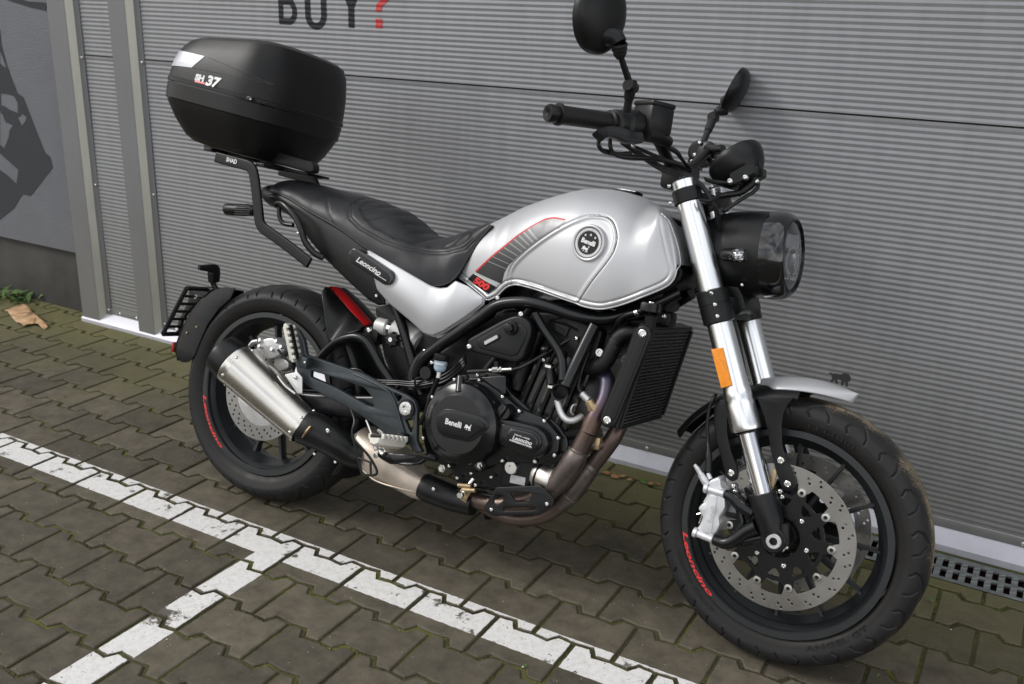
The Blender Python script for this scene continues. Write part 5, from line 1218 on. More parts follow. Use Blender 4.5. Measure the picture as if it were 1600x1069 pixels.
for i in range(NT+1):
    for j in range(KT+1):
        t=j/KT; tt=t**1.0; p=A[i].lerp(B[i],tt); pts.append((p.x,tank_y(p.x,p.z,i/NT,t),p.z))
nn=(NT+1)*(KT+1)
vs=[(x,-y,z) for x,y,z in pts]+[(x,y,z) for x,y,z in pts]
q=lambda i,j:i*(KT+1)+j
fs=[(q(i,j),q(i+1,j),q(i+1,j+1),q(i,j+1)) for i in range(NT) for j in range(KT)]
TANKBVH=BVHTree.FromPolygons([Vector(v) for v in vs[:nn]],fs)
fs+=[(nn+q(i,j),nn+q(i,j+1),nn+q(i+1,j+1),nn+q(i+1,j)) for i in range(NT) for j in range(KT)]
for i in range(NT): fs.append((q(i,0),nn+q(i,0),nn+q(i+1,0),q(i+1,0)))
shell_=add('tank_shell',pyme(vs,fs),'silver',tk,ang=60)
from mathutils.kdtree import KDTree
vs_t=vs[:nn]; TKD=KDTree(nn)
for i_,v_ in enumerate(vs_t): TKD.insert((v_[0],v_[2],0),i_)
TKD.balance()
def tank_surf(x,z):
    for dx,dz in ((0,0),):
        h=TANKBVH.ray_cast(Vector((x+dx,-1,z+dz)),Vector((0,1,0)))
        if h[0] is not None: return h[0].y
    c_,i_,d_=TKD.find((x,z,0)); return vs_t[i_][1]
def drape(P,off=.0008,n=60): return [Vector((p.x,tank_surf(p.x,p.y)-off,p.y)) for p in lin([(a,b,0) for a,b in P],n)]
face('tank_belly',[(a,c) for a,b,c in TB[4:]]+[(1.09,.90),(1.03,.93),(.75,.90),(.66,.82)],-.085,.17,'dark',tk,bev=.01)
gp=[(.9222,.9229),(.9441,.9262),(.9664,.9256),(.9848,.9173),(.9987,.9003),(1.0071,.8793),(1.0058,.8518),(.9918,.8224),(.9627,.7766),(.9427,.7404),(.9332,.7256)]
tube('panel_gap',drape([(p.x,p.y) for p in catmull([(a,b,0) for a,b in gp],4)],-.0002,90),[.0006+.0010*min(1,i/18) for i in range(91)],'gloss',tk,6,smooth=0)
ed=[Vector(vs[q(i,KT)]) for i in range(0,NT+1,2)]+[Vector(vs[q(i,0)]) for i in range(NT,0,-1) if A[i].x>1.085]
ed_=drape([(p.x,p.y) for p in catmull([(a,b,0) for a,b in [(x,z) for x,_,z in TB]+[(a,c) for a,b,c in FRP]],3)],-.003,120)
tube('tank_edge_trim',ed,.0021,'lip',tk,10,smooth=0)
tube('tank_edge_trim',[Vector((p.x,-p.y,p.z)) for p in ed],.0040,'lip',tk,10,smooth=0)
# fuel cap
lathe('fuel_cap',[(-.004,.034),(.003,.034),(.005,.031),(.005,.012),(.007,.010),(.007,1e-4)],(.955,0,.997),(.03,0,1),'plastic',tk,36)
lathe('cap_ring',[(.0035,.0345),(.0055,.0335),(.0055,.0305)],(.955,0,.997),(.03,0,1),'chrome',tk,36)
# badge
bc=Vector((BD[0],tank_surf(*BD)-.004,BD[1])); bx=Vector((-.12,-1,.05)).normalized()
lathe('badge_bezel',[(k_[0]*1.25,k_[1]*1.36) for k_ in [(-.014,.0315),(-.002,.0315),(.0012,.030),(.0018,.0285),(.0010,.0265),(-.0008,.0258)]],bc,bx,'lip',tk,64)
lathe('badge_disc',[(-.001,.0352),(-.0002,.0348),(-.0002,1e-4)],bc,bx,'plastic',tk,48)
lathe('badge_ring',[(-.0001,.0338),(.0003,.0336),(.0003,.0272),(-.0001,.0269)],bc,bx,'greyprint',tk,64)
exb=Vector((1,-.12,-.20)).normalized(); ezb=Vector((.18,.04,1))
def onb(x,z,dy=.0006): 
    e=exb; n=bx; up=n.cross(e)*-1 if (n.cross(e)).z<0 else n.cross(e); return bc+e*x*1.37+up*z*1.37+n*dy
lettering('lettering','Benelli',onb(0,.001),exb,ezb,.0152,'white',tk,bold=.0006,sx=.92)
lion(onb(-.001,-.0115),exb,ezb,.0085,'white',tk,.0005)
for a,b in ((-.0095,.0105),(0,.0135),(.0095,.0115)):
    sp_=[((.0026 if k%2==0 else .0011)*sin(2*pi*k/10),(.0026 if k%2==0 else .0011)*cos(2*pi*k/10)) for k in range(10)]
    me=curve_mesh([sp_],.0004,0); o_=onb(a,b)
    for v in me.vertices: v.co=onb(a+v.co.x,b+v.co.y,.0007+v.co.z)
    add('star',me,'white',tk,fin=False)
# laurel / lettering ring: alternating leaves
for k in range(34):
    an=2*pi*k/34; me=curve_mesh([[(.0012*cos(t)*1.0,.0019*sin(t)) for t in [2*pi*i/8 for i in range(8)]]],.0003,0)
    for v in me.vertices:
        a2=an+.5; x,y=v.co.x,v.co.y; xr=x*cos(a2)-y*sin(a2); yr=x*sin(a2)+y*cos(a2); v.co=onb(.0222*cos(an)+xr,.0222*sin(an)+yr,.0008+v.co.z)
    add('leaf_ornament',me,'white',tk,fin=False)
# decal: fading stripes with a red edge, and the 500 plate
DL=[(.6362,.7528),(.6918,.8053),(.7455,.8528),(.7847,.8832),(.8134,.9019),(.836,.9075),(.8675,.9062)]
DR=[(.7181,.7367),(.7228,.7641),(.731,.781),(.751,.8028),(.7824,.8318),(.824,.8674),(.8719,.9054)]
def dec_mesh(L_,R_,n,k,m,name,off=.0009):
    A=lin([(a,b,0) for a,b in L_],n); B=lin([(a,b,0) for a,b in R_],n); vs=[];uv=[]
    for i in range(n+1):
        for j in range(k+1):
            p=A[i].lerp(B[i],j/k); vs.append((p.x,tank_surf(p.x,p.y)-off,p.y)); uv.append((i/n,j/k,0))
    fs=[(i*(k+1)+j,(i+1)*(k+1)+j,(i+1)*(k+1)+j+1,i*(k+1)+j+1) for i in range(n) for j in range(k)]
    me=pyme(vs,fs); at=me.attributes.new('dec','FLOAT_VECTOR','POINT'); at.data.foreach_set('vector',[c for v in uv for c in v])
    bm=bmesh.new(); bm.from_mesh(me); bmesh.ops.recalc_face_normals(bm,faces=bm.faces); bm.to_mesh(me); bm.free(); me.shade_smooth(); return add(name,me,m,tk,fin=False)
def stripemat():
    m=mat('striped_tank_decal',(.3,.3,.31),.42,metal=.3,var=.03); nt=m.node_tree; b=nt.nodes['Principled BSDF']; L=nt.links.new
    a=N(nt,'Attribute'); a.attribute_name='dec'; sx=N(nt,'SeparateXYZ'); L(a.outputs['Vector'],sx.inputs[0])
    r=N(nt,'ValToRGB'); r.color_ramp.interpolation='LINEAR'; e=r.color_ramp.elements
    e[0].position=0; e[0].color=(.03,.03,.032,1); e[1].position=1; e[1].color=(.33,.33,.34,1)
    for p,c in ((.22,.035),(.35,.07),(.5,.11),(.65,.15),(.8,.21)): x=e.new(p); x.color=(c,c,c*1.02,1)
    L(sx.outputs[0],r.inputs[0])
    st_=N(nt,'ValToRGB'); st_.color_ramp.interpolation='CONSTANT'; e=st_.color_ramp.elements; e[0].position=0; e[0].color=(0,0,0,1); e[1].position=.99; e[1].color=(0,0,0,1)
    for k,p in enumerate((.16,.22,.29,.355,.42,.475,.53,.58,.63,.70,.76)):
        x=e.new(p); x.color=(1,1,1,1) if k<9 else (.0,.0,.0,1); x=e.new(p+.006+.0018*k); x.color=(0,0,0,1)
    L(sx.outputs[0],st_.inputs[0])
    mx=N(nt,'Mix',data_type='RGBA'); mx.inputs['B'].default_value=(.40,.40,.41,1); ml=N(nt,'Math',operation='MULTIPLY'); ml.inputs[1].default_value=.5; L(st_.outputs[0],ml.inputs[0]); L(ml.outputs[0],mx.inputs['Factor']); L(r.outputs[0],mx.inputs['A']); L(mx.outputs['Result'],b.inputs['Base Color']); return m
M['stripes']=stripemat()
dec_mesh(DL,DR,70,16,'stripes','stripe_decal')
DLo=[]
lp=lin([(a,b,0) for a,b in DL],40)
for i,p in enumerate(lp):
    d=(lp[min(40,i+1)]-lp[max(0,i-1)]).normalized(); DLo.append((p.x-d.y*.0042,p.y+d.x*.0042))
dec_mesh([(p.x,p.y) for p in lp],DLo,60,2,'red','red_edge_line',.0010)
F5=[(.6063,.7297),(.6277,.7487),(.707,.7263),(.683,.7069)]
dec_mesh([F5[1],F5[0]],[F5[2],F5[3]],24,10,'plastic','number_plate_decal')
t1,t2=[(.6195,.7363),(.6886,.7163)]
exn=Vector((t2[0]-t1[0],0,t2[1]-t1[1])); md_=((t1[0]+t2[0])/2,(t1[1]+t2[1])/2)
me=textmesh('500',.0235,.0013,.30,1.45); e_=exn.normalized(); u_=Vector((-e_.z,0,e_.x))
for v in me.vertices:
    x=md_[0]+.001+e_.x*v.co.x+u_.x*v.co.y; z=md_[1]+.0015+e_.z*v.co.x+u_.z*v.co.y; v.co=(x,tank_surf(x,z)-.0018,z)
add('lettering',me,'redtext',tk,fin=False)
tube('plate_outline',drape([*F5,F5[0]],-.001,60),.0012,'lip',tk,6,smooth=0)
for p in [(.7184,-.135,.7014)]: bolt(p,.0062,parent=tk)
# ---------------------------------------------------------------- seat
se=part('seat')
ST=[(-.100,0,.884),(-.088,0,.905),(-.055,0,.918),(0,0,.921),(.06,0,.916),(.136,0,.909),(.21,0,.903),(.27,0,.896),(.33,0,.884),(.37,0,.866),(.407,0,.843),(.431,0,.833),(.476,0,.830),(.518,0,.840),(.553,0,.855),(.612,0,.876)]
SB=[(-.09,0,.880),(-.03,0,.876),(.028,0,.864),(.125,0,.834),(.22,0,.806),(.30,0,.773),(.385,0,.743),(.47,0,.714),(.512,0,.7035),(.548,0,.707),(.578,0,.728),(.606,0,.785),(.630,0,.838),(.652,0,.872)]
SWd=[(-.11,.045),(-.06,.085),(0,.10),(.1,.115),(.3,.126),(.47,.130),(.55,.118),(.60,.108),(.66,.095)]
def seat_f(p,s,t):
    w=interp(SWd,p.x); q_=2.1; f=(1-(1-t)**q_)**(1/q_)
    # crown is flatter over the passenger part
    z=p.z; sag=.012*sstep(.40,.47,p.x)*(1-sstep(.56,.62,p.x))*0
    return Vector((p.x,-w*f,z-sag))
NS_,KS_=150,56
A=lin(catmull(ST,4),NS_); B=lin(catmull(SB,4),NS_)
pr=[seat_f(A[i].lerp(B[i],j/KS_),i/NS_,j/KS_) for i in range(NS_+1) for j in range(KS_+1)]
# padded insert: sunken ribbed area
INS=[(.2463,.8934),(.2386,.8768),(.2589,.8531),(.3099,.824),(.3696,.8059),(.4268,.7959),(.4818,.7933),(.5342,.7996),(.5838,.8164),(.6061,.8374),(.5781,.8495),(.5276,.8383),(.4734,.8427),(.4131,.8766),(.3427,.8985),(.2846,.9059)]
RIB=[[(.2422,.8603),(.2866,.8799),(.341,.8958)],[(.2734,.8378),(.335,.8644),(.3914,.8797)],[(.3211,.8183),(.3892,.8491),(.4313,.8613)],[(.3809,.8051),(.4212,.829),(.4673,.8465)],[(.4321,.7976),(.4613,.8181),(.4937,.8339)],[(.4814,.7955),(.5028,.8122),(.5286,.8326)],[(.5263,.7994),(.5451,.8134),(.5647,.8364)],[(.5642,.8092),(.5772,.8245),(.5923,.8423)]]
SEAM=[[(.0852,.91),(.1285,.8881),(.1604,.8594),(.1816,.8292),(.1958,.8156)],[(.2445,.9037),(.2207,.8891),(.221,.87),(.2433,.8417),(.2882,.8165),(.3603,.7944),(.4287,.785),(.494,.7849),(.5461,.7922),(.5902,.8092),(.6094,.8334)],[(.2361,.9018),(.2136,.8858),(.2146,.8659),(.2384,.8363),(.2864,.81),(.3614,.7879),(.4298,.7787),(.4951,.7786),(.5497,.7863),(.5964,.8037),(.6166,.8299)]]
out=[]
for v in pr:
    d=near((v.x,v.z),INS); k=.003*(1-sstep(-.008,.002,d))
    if d<0:
        rd_=min(pdist((v.x,v.z),r) for r in RIB); k+=.0035*exp(-(rd_/.004)**2)
    ds=min(pdist((v.x,v.z),r) for r in SEAM); k+=.0016*exp(-(ds/.0022)**2)
    k+=.0012*noise.noise(Vector((v.x*22,v.z*22,1)))
    c=Vector((v.x,0,v.z-.06)); dirn=(v-c).normalized(); out.append(v-dirn*k)
nn=len(out); q=lambda i,j:i*(KS_+1)+j
vs=out+[Vector((v.x,-v.y,v.z)) for v in out]
fs=[(q(i,j),q(i+1,j),q(i+1,j+1),q(i,j+1)) for i in range(NS_) for j in range(KS_)]+[(nn+q(i,j),nn+q(i,j+1),nn+q(i+1,j+1),nn+q(i+1,j)) for i in range(NS_) for j in range(KS_)]
SB_=[(q(i,KS_),q(i+1,KS_),nn+q(i+1,KS_),nn+q(i,KS_)) for i in range(NS_)]; fs+=SB_
fs.append(tuple([q(0,j) for j in range(KS_,-1,-1)]+[nn+q(0,j) for j in range(1,KS_+1)])); fs.append(tuple([q(NS_,j) for j in range(KS_+1)]+[nn+q(NS_,j) for j in range(KS_,0,-1)]))
add('cushion',pyme(vs,fs),'leather',se,ang=50)
SBV=BVHTree.FromPolygons([Vector(v) for v in out],[f for f in fs[:NS_*KS_]])
def seat_surf(x,z):
    h=SBV.ray_cast(Vector((x,-1,z)),Vector((0,1,0))); return h[0].y if h[0] is not None else None
for S_ in SEAM:
    P=[]
    for p in lin([(a,b,0) for a,b in S_],70):
        y=seat_surf(p.x,p.y)
        if y is not None: P.append(Vector((p.x,y+.0001,p.y)))
    if len(P)>4: tube('seam',P,.0008,'rubber',se,6,smooth=0)
low=[Vector(v) for v in out[KS_::KS_+1]]
tube('seat_piping',[v+Vector((0,.002,-.001)) for v in low[::3]],.0035,'rubber',se,8,smooth=0)
# ---------------------------------------------------------------- silver side panels
for s in (-1,1):
    sp=part('side_panel'); top=[(.3255,.7607),(.3714,.7486),(.4296,.7312),(.4868,.7132),(.5262,.7011),(.5529,.6989),(.5755,.7043),(.5955,.7239),(.6327,.7163),(.6743,.695)]; bot=[(.3255,.7607),(.3371,.7357),(.3552,.6987),(.3711,.6676),(.412,.6401),(.4835,.6059),(.528,.5816),(.5522,.5799),(.5808,.5969),(.6308,.638),(.6752,.681),(.6743,.695)]
    T_=[(x,0,z) for x,z in top]; B_=[(x,0,z) for x,z in catmull and bot]
    def fpan(p,a,t,s=s): 
        y=.128+.016*sin(pi*min(1,max(0,t*.9+.05)))*sin(pi*min(1,a*.9+.08))+.004*(p.x-.4); return Vector((p.x,s*y,p.z))
    vs,fs=ruled(T_,B_,70,24,fpan); o=add('panel',pyme(vs,fs),'silver',sp,ang=60); md=o.modifiers.new('t','SOLIDIFY'); md.thickness=.006; md.offset=0
    be=[(x,z) for x,z in bot[1:]]
    tube('panel_edge',[Vector((p.x,s*(.121+.004*(p.x-.4)),p.y)) for p in lin([(a,b,0) for a,b in be],60)],.0042,'lip',sp,8,smooth=0)
    if s<0: tube('lower_trim',[(x,-.118,z) for x,z in [(.5571,.5775),(.5866,.5896),(.6271,.6261),(.6728,.6808)]],.0042,'lip',sp,8)
# ---------------------------------------------------------------- black tail cowl
for s in (-1,1):
    tc_=part('tail_cowl')
    top=[(-.0523,.8702),(-.0122,.8793),(.0303,.8704),(.1431,.8451),(.2265,.8108),(.3034,.7723),(.3437,.7538),(.3652,.7109)]; bot=[(-.0592,.8578),(-.0182,.8441),(.0597,.7985),(.1185,.756),(.1755,.7187),(.2487,.6791),(.3082,.6482),(.3319,.6352),(.3652,.6265),(.3856,.6307)]
    def fc(p,a,t,s=s): return Vector((p.x,s*(.088+.022*min(1,a*1.3)+.008*sin(pi*t)),p.z))
    vs,fs=ruled([(x,0,z) for x,z in top],[(x,0,z) for x,z in bot],50,14,fc); o=add('cowl',pyme(vs,fs),'plastic',tc_,ang=60); md=o.modifiers.new('t','SOLIDIFY'); md.thickness=.005
    if s<0:
        PBd=[(.2804,.7452),(.2832,.7555),(.2914,.7614),(.3018,.7625),(.3143,.7599),(.4187,.7209),(.4262,.711),(.4262,.6976),(.4198,.6881),(.4103,.6842),(.3999,.685),(.2945,.7248),(.2847,.7333)]
        face('badge_plate',PBd,-.1535,.020,'gloss',tc_,rnd=.006,bev=.002)
        PBi=[(.2843,.7445),(.2878,.7506),(.2955,.7545),(.3047,.7542),(.4081,.7144),(.4173,.7073),(.4184,.6964),(.4123,.6894),(.4051,.6889),(.2972,.7264),(.2874,.735)]
        face('badge_inner',PBi,-.1545,.004,'plastic',tc_,rnd=.005,bev=.0005)
        t1,t2=[Vector(p) for p in [(.2974,-.1555,.7405),(.4004,-.1555,.7046)]]; e_=(t2-t1).normalized()
        lettering('lettering','Leoncino',(t1+t2)/2+Vector((.0,0,.001)),e_,Vector((-e_.z,0,e_.x)),.0205,'white',tc_,bold=.0004,shear=.3,sx=1.08)
        t1,t2=[Vector(p) for p in [(.3719,-.1555,.7076),(.4086,-.1555,.6954)]]
        lettering('lettering','DALL 1917',(t1+t2)/2,e_,Vector((-e_.z,0,e_.x)),.0042,'white',tc_,bold=.0001,sx=1.1) if 0 else None
        tube('script_line',[t1,t2],.0008,'white',tc_,6,smooth=0)
        bolt(([(.3613,-.118,.6498)])[0],.005,parent=tc_)
tt=part('tail_section')
hull('tail_tip',[sec((x,0,z),h,w,2.6,20) for x,z,h,w in ((-.13,.872,.016,.03),(-.115,.872,.024,.06),(-.08,.868,.034,.085),(.05,.84,.04,.095),(.2,.79,.04,.095),(.34,.73,.03,.09))],'plastic',tt,40)
tube('tail_lamp',[(-.0902,-.1,.8174),(-.1145,-.1,.8168),(-.1325,-.1,.8146),(-.1878,-.1,.8103),(-.197,-.1,.8092)],[.014,.017,.0175,.0175,.014],'plastic',tt,18,smooth=3)
for k in range(5):
    a0,b0=[Vector(p) for p in [(-.1475,-.118,.818),(-.0934,-.118,.8235)]]; tube('lamp_groove',[a0+Vector((0,0,-.006*k+.006)),b0+Vector((0,0,-.006*k+.006))],.0012,'gloss',tt,6,smooth=0)
for s in (1,-1):
    tube('grab_handle',[(x,y*s,z) for x,y,z in [(.0017,-.125,.8442),(.0268,-.135,.8497),(.0577,-.142,.8377),(.0929,-.145,.8125),(.1147,-.145,.784),(.1296,-.14,.755),(.1536,-.13,.732),(.1781,-.12,.7227)]],.0085,'black',tt,14)
    tube('grab_handle',[(x,y*s,z) for x,y,z in [(.0076,-.12,.8363),(.0149,-.12,.8097),(.0319,-.12,.7958),(.0638,-.12,.7954)]],.006,'black',tt,12)
bolt(([(.1085,-.15,.7774)])[0],.0045,parent=tt)
# ---------------------------------------------------------------- luggage rack
rk=part('luggage_rack')
for s in (1,-1):
    tube('rack_arm',[(x,y*s,z) for x,y,z in [(-.2228,-.135,.9489),(-.1585,-.135,.942),(-.1138,-.135,.9377),(-.095,-.135,.9331),(-.0822,-.135,.9181),(-.0671,-.135,.8783),(-.0474,-.135,.8155),(-.0396,-.135,.7912),(-.0243,-.135,.775),(.0178,-.135,.7582),(.0861,-.135,.7306),(.1464,-.135,.7037)]],.0135,'case',rk,20,smooth=3,sq=(.42,1.1))
lettering('lettering','SHAD',([(-.159,-.1425,.9437)])[0],Vector([(-.1472,-.142,.9421)][0])-Vector([(-.1766,-.142,.9454)][0]),(.1,0,1),.0165,'white',rk,bold=.0005,sx=.92)
CP=[(-.3426,.99),(-.311,.9845),(-.2086,.9721),(-.1638,.9681),(-.1384,.9758),(-.1121,.9915),(-.0666,.9892),(.0282,.9782),(.0561,.9748),(.0655,.9621),(.0655,.9459),(.0501,.9426),(.029,.9458),(-.0323,.9523),(-.0951,.9607),(-.1188,.9591),(-.1573,.9583),(-.2319,.9631),(-.3085,.9695),(-.3402,.9749)]
plate('carrier_plate',CP,-.055,.03,'case',rk,rnd=.006,bev=.004)
box('carrier_bed',(-.20,0,.985),(.26,.10,.012),'dark',rk,rot=Matrix.Rotation(radians(7),3,'Y'))
face('plate_latch',[(-.1156,.9543),(-.0317,.9487),(.0341,.9427),(.0305,.9369),(-.0299,.9379),(-.1156,.9402)],-.05,.10,'dark',rk,bev=.002)
for y in (-.06,.06): box('cross_bar',(-.17,y,.958),(.20,.03,.006),'case',rk,rot=Matrix.Rotation(radians(7),3,'Y'))
box('cross_bar',(-.07,0,.944),(.03,.26,.01),'case',rk); box('cross_bar',(-.26,0,.968),(.03,.27,.01),'case',rk)
# ---------------------------------------------------------------- fork
def FK(z,y): return Vector((1.1305+(1.0208-z)*.4525,y,z))
fd=(FK(.5,0)-FK(1,0)).normalized()
for s in (-1,1):
    fo=part('fork_leg',True); y=s*.105
    top=FK(1.034,y); h=lambda z:(1.034-z)/abs(fd.z)
    lathe('fork_cap',[(-.008,1e-4),(-.008,.012),(-.002,.013),(-.001,.024),(.004,.0255)],top,fd,'black',fo,28)
    lathe('outer_tube',[(0,.024),(.002,.0262),(h(.995),.0268),(h(.80),.0278),(h(.605),.0282),(h(.598),.0305),(h(.585),.0315),(h(.578),.0305),(h(.572),.0328),(h(.532),.0332),(h(.522),.0335),(h(.518),.032),(h(.518),.022)],top,fd,'fork',fo,48)
    lathe('dust_seal',[(0,.0225),(.003,.030),(.006,.030),(.006,.021)],FK(.518,y),fd,'gloss',fo,40)
    lathe('slider_tube',[(0,.0212),(.25,.0212)],FK(.56,y),fd,'chrome',fo,40)
    ft_=FK(.392,y)
    lathe('fork_foot',[(0,.022),(0,.0295),(.003,.0305),(.05,.0300),(.095,.0270),(.118,.0225),(.120,1e-4)],ft_,fd,'plastic',fo,40)
    rod('axle_lug',(AX.x-.002,s*.098,AX.z),(AX.x-.002,s*.128,AX.z),.0275,'plastic',fo,32,bev=.12)
    if s<0:
        vs,fs=lathe_data([(-.004,.0165),(.002,.0165),(.004,.0150),(.004,.0088),(-.008,.0082),(-.008,1e-4)],(AX.x,-.1285,AX.z),(0,-1,0),40); add('axle_bolt',pyme(vs,fs),'alu',fo,25)
        for p in [(1.4818,-.12,.2875),(1.4876,-.115,.2928)]: bolt(p,.0042,parent=fo)
        rod('pinch_lug',([(1.4732,-.11,.3413)])[0],([(1.4815,-.112,.2963)])[0],.011,'plastic',fo)
    # upper and lower clamps
    lathe('upper_clamp',[(h(1.016),.0275),(h(1.014),.0325),(h(.988),.0325),(h(.986),.0275)],top,fd,'plastic',fo,40)
    lathe('lower_clamp',[(h(.804),.028),(h(.801),.0345),(h(.775),.0350),(h(.7745),.034),(h(.7715),.034),(h(.771),.0350),(h(.738),.0345),(h(.735),.028)],top,fd,'plastic',fo,44)
    if s<0:
        for p in [(1.2407,-.136,.7984),(1.253,-.137,.7761),(1.2628,-.137,.7522)]: bolt(p,.0052,parent=fo)
        for p in [(1.1057,-.136,1.0165),(1.1144,-.137,.9798)]: bolt(p,.0045,axis=(-1,-.6,0),parent=fo)
        face('side_reflector',[(1.2606,.6792),(1.2852,.688),(1.3197,.612),(1.2974,.6003)],-.1385,.006,'amber',fo,rnd=.002,bev=.001)
tr=part('triple_clamp',True)
hull('upper_bridge',[sec((FK(1.0,0).x-dx,yy,1.0+dz),.012,w,3,16) for dx,yy,dz,w in ((0,-.10,0,.0),)]*0 or [[Vector((FK(1.0,0).x+a,yy,1.0+b)) for a,b in ((-.03*k,-.012),(.035*k,-.012),(.035*k,.012),(-.03*k,.012))] for yy,k in ((-.112,.8),(-.05,1.4),(0,1.7),(.05,1.4),(.112,.8))],'plastic',tr,40)
hull('lower_bridge',[[Vector((FK(.77,0).x+a,yy,.77+b)) for a,b in ((-.03*k,-.025),(.03*k,-.025),(.03*k,.025),(-.03*k,.025))] for yy,k in ((-.112,.8),(-.05,1.2),(0,1.4),(.05,1.2),(.112,.8))],'plastic',tr,40)
hull('bar_riser',[[Vector(p) for p in ([(1.046,-.05,1.0511),(1.062,-.06,1.0296),(1.0827,-.06,1.0252),(1.109,-.03,1.0375)])],[Vector(p)+Vector((0,.09,0)) for p in ([(1.046,-.05,1.0511),(1.062,-.06,1.0296),(1.0827,-.06,1.0252),(1.109,-.03,1.0375)])]],'plastic',tr,30)
box('riser_block',(1.075,0,1.045),(.05,.13,.06),'plastic',tr,bev=.01)
# ---------------------------------------------------------------- handlebar
hb=part('handlebar',True)
BR=[(1.062,-.02,1.072),(1.066,-.06,1.074),(1.068,-.10,1.090),(1.064,-.16,1.118),(1.048,-.22,1.127),(1.006,-.31,1.127),(.950,-.42,1.119)]
tube('bar',[(a,-b,c) for a,b,c in BR[::-1]]+BR,.0125,'plastic',hb,18)
for s in (1,-1):
    g0=Vector((1.015,s*.285,1.1265)); g1=Vector((.952,s*.408,1.1185)); gd=(g1-g0).normalized(); gl=(g1-g0).length
    pr=[(0,.0175),(.002,.0245),(.006,.0245),(.008,.0190)]+[(.012+.0045*k+(.0012 if k%2 else 0),.0188+(.0008 if k%2 else 0)) for k in range(int((gl-.02)/.0045))]+[(gl-.006,.0185),(gl-.005,.0230),(gl,.0230),(gl+.001,.014)]
    lathe('grip',pr,g0,gd,'rubber',hb,28)
    lathe('bar_end',[(0,.012),(.003,.0175),(.018,.0190),(.024,.0165),(.024,.006),(.0225,.004),(.0225,1e-4)],g1+gd*.001,gd,'plastic',hb,24)
    # switch housing
    s0=Vector((1.028,s*.265,1.1275)); hull('switch_housing',[sec_ for sec_ in [[s0-gd*t+Vector((cos(a)*r*1.0,0,sin(a)*r*1.15)) for a in [2*pi*k/20 for k in range(20)]] for t,r in ((-.022,.019),(-.018,.0245),(-.008,.0245),(-.004,.0215),(.002,.0215),(.006,.0285),(.034,.0285),(.040,.019))]],'plastic',hb,30)
    # lever
    pv=Vector((1.095,s*.215,1.102)); tube('lever',[pv,pv+Vector((.012,s*.03,-.004)),Vector((1.095,s*.275,1.098)),Vector((1.075,s*.32,1.096)),Vector((1.05,s*.372,1.094)),Vector((1.035,s*.395,1.093))] if s>0 else [(1.0786,-.26,1.1023),(1.0661,-.275,1.0982),(1.0551,-.29,1.0981),(1.0392,-.305,1.1023),(1.0244,-.32,1.1009),(1.0174,-.335,1.0927),(1.0166,-.34,1.088)],[.010,.0115,.0115,.010,.009,.0095] if s>0 else [.010,.0125,.014,.0125,.0105,.0115,.0125],'plastic',hb,14,sq=(.8,1.0))
# front brake master cylinder and reservoir
mc=part('front_brake_master_cylinder',True)
R1=[(1.0344,-.235,1.1693),(1.0766,-.235,1.1689),(1.0833,-.235,1.1163),(1.0422,-.235,1.1233)]
cx_=Vector((1.068,-.195,1.148)); rot=Matrix.Rotation(radians(-2),3,'Y')@Matrix.Rotation(radians(-8),3,'Z')
def rz(deg): return Matrix.Rotation(radians(deg),3,'Z')
b=box('reservoir',cx_,(.066,.066,.062),'plastic',mc,rot=rz(-27),bev=.009); box('reservoir_lid',cx_+Vector((0,0,.032)),(.0665,.0665,.012),'plastic',mc,rot=rz(-27),bev=.005)
box('reservoir_foot',cx_+Vector((0,0,-.036)),(.045,.05,.012),'plastic',mc,rot=rz(-27),bev=.003)
tube('cylinder_body',[(1.075,-.235,1.112),(1.085,-.20,1.115),(1.092,-.15,1.110)],[.015,.017,.013],'plastic',mc,16)
rod('banjo_bolt',([(1.0835,-.15,1.1143)])[0],([(1.0883,-.14,1.1161)])[0],.009,'gloss',mc); rod('banjo_cap',([(1.0858,-.15,1.1207)])[0],([(1.0861,-.15,1.1259)])[0],.0065,'bolt',mc)
tube('brake_line',[(1.0848,-.15,1.1071),(1.0898,-.14,1.1006),(1.1037,-.12,1.0929),(1.112,-.1,1.0792),(1.1175,-.08,1.0694),(1.1203,-.06,1.0635)],[.005,.006,.0055,.0038,.0035,.0035],'hose',mc,10)
bolt(([(1.0398,-.215,1.0883)])[0],.004,parent=mc)
# throttle cables and harness
tcb=part('throttle_cables',True)
tube('cable',[(.9888,-.28,1.0864),(.9911,-.28,1.0765),(.9951,-.27,1.0681),(1.0019,-.255,1.0665),(1.018,-.235,1.0654),(1.0374,-.21,1.0734)],[.0045,.0045,.005,.0062,.0055,.005],'hose',tcb,10)
tube('cable',[(1.0077,-.265,1.0941),(1.011,-.265,1.0782),(1.0157,-.255,1.0657),(1.0278,-.24,1.0609),(1.0457,-.215,1.0636),(1.0662,-.18,1.0683),(1.0815,-.14,1.0695),(1.1025,-.1,1.0678),(1.121,-.06,1.0592)],[.0045,.0045,.0045,.005,.0068,.0055,.004,.004,.004],'hose',tcb,10)
for k,(o1,o2) in enumerate(((0,0),(14,20),(-20,-16))):
    P=[Vector(p)+Vector((.004*k,0,-.005*k)) for p in [(.9821,-.17,1.108),(1.0312,-.13,1.0777),(1.0695,-.11,1.0596),(1.1209,-.105,1.049),(1.1652,-.115,1.0325),(1.1949,-.115,1.0043),(1.2064,-.1,.9794),(1.2095,-.08,.9456)]]; tube('cable',P,.0042,'hose',tcb,10)
tube('cable',[(1.0373,-.2,1.0881),(1.0557,-.16,1.0815),(1.0766,-.13,1.0745),(1.0883,-.1,1.0708),(1.1092,-.08,1.0644)],.0042,'hose',tcb,10)
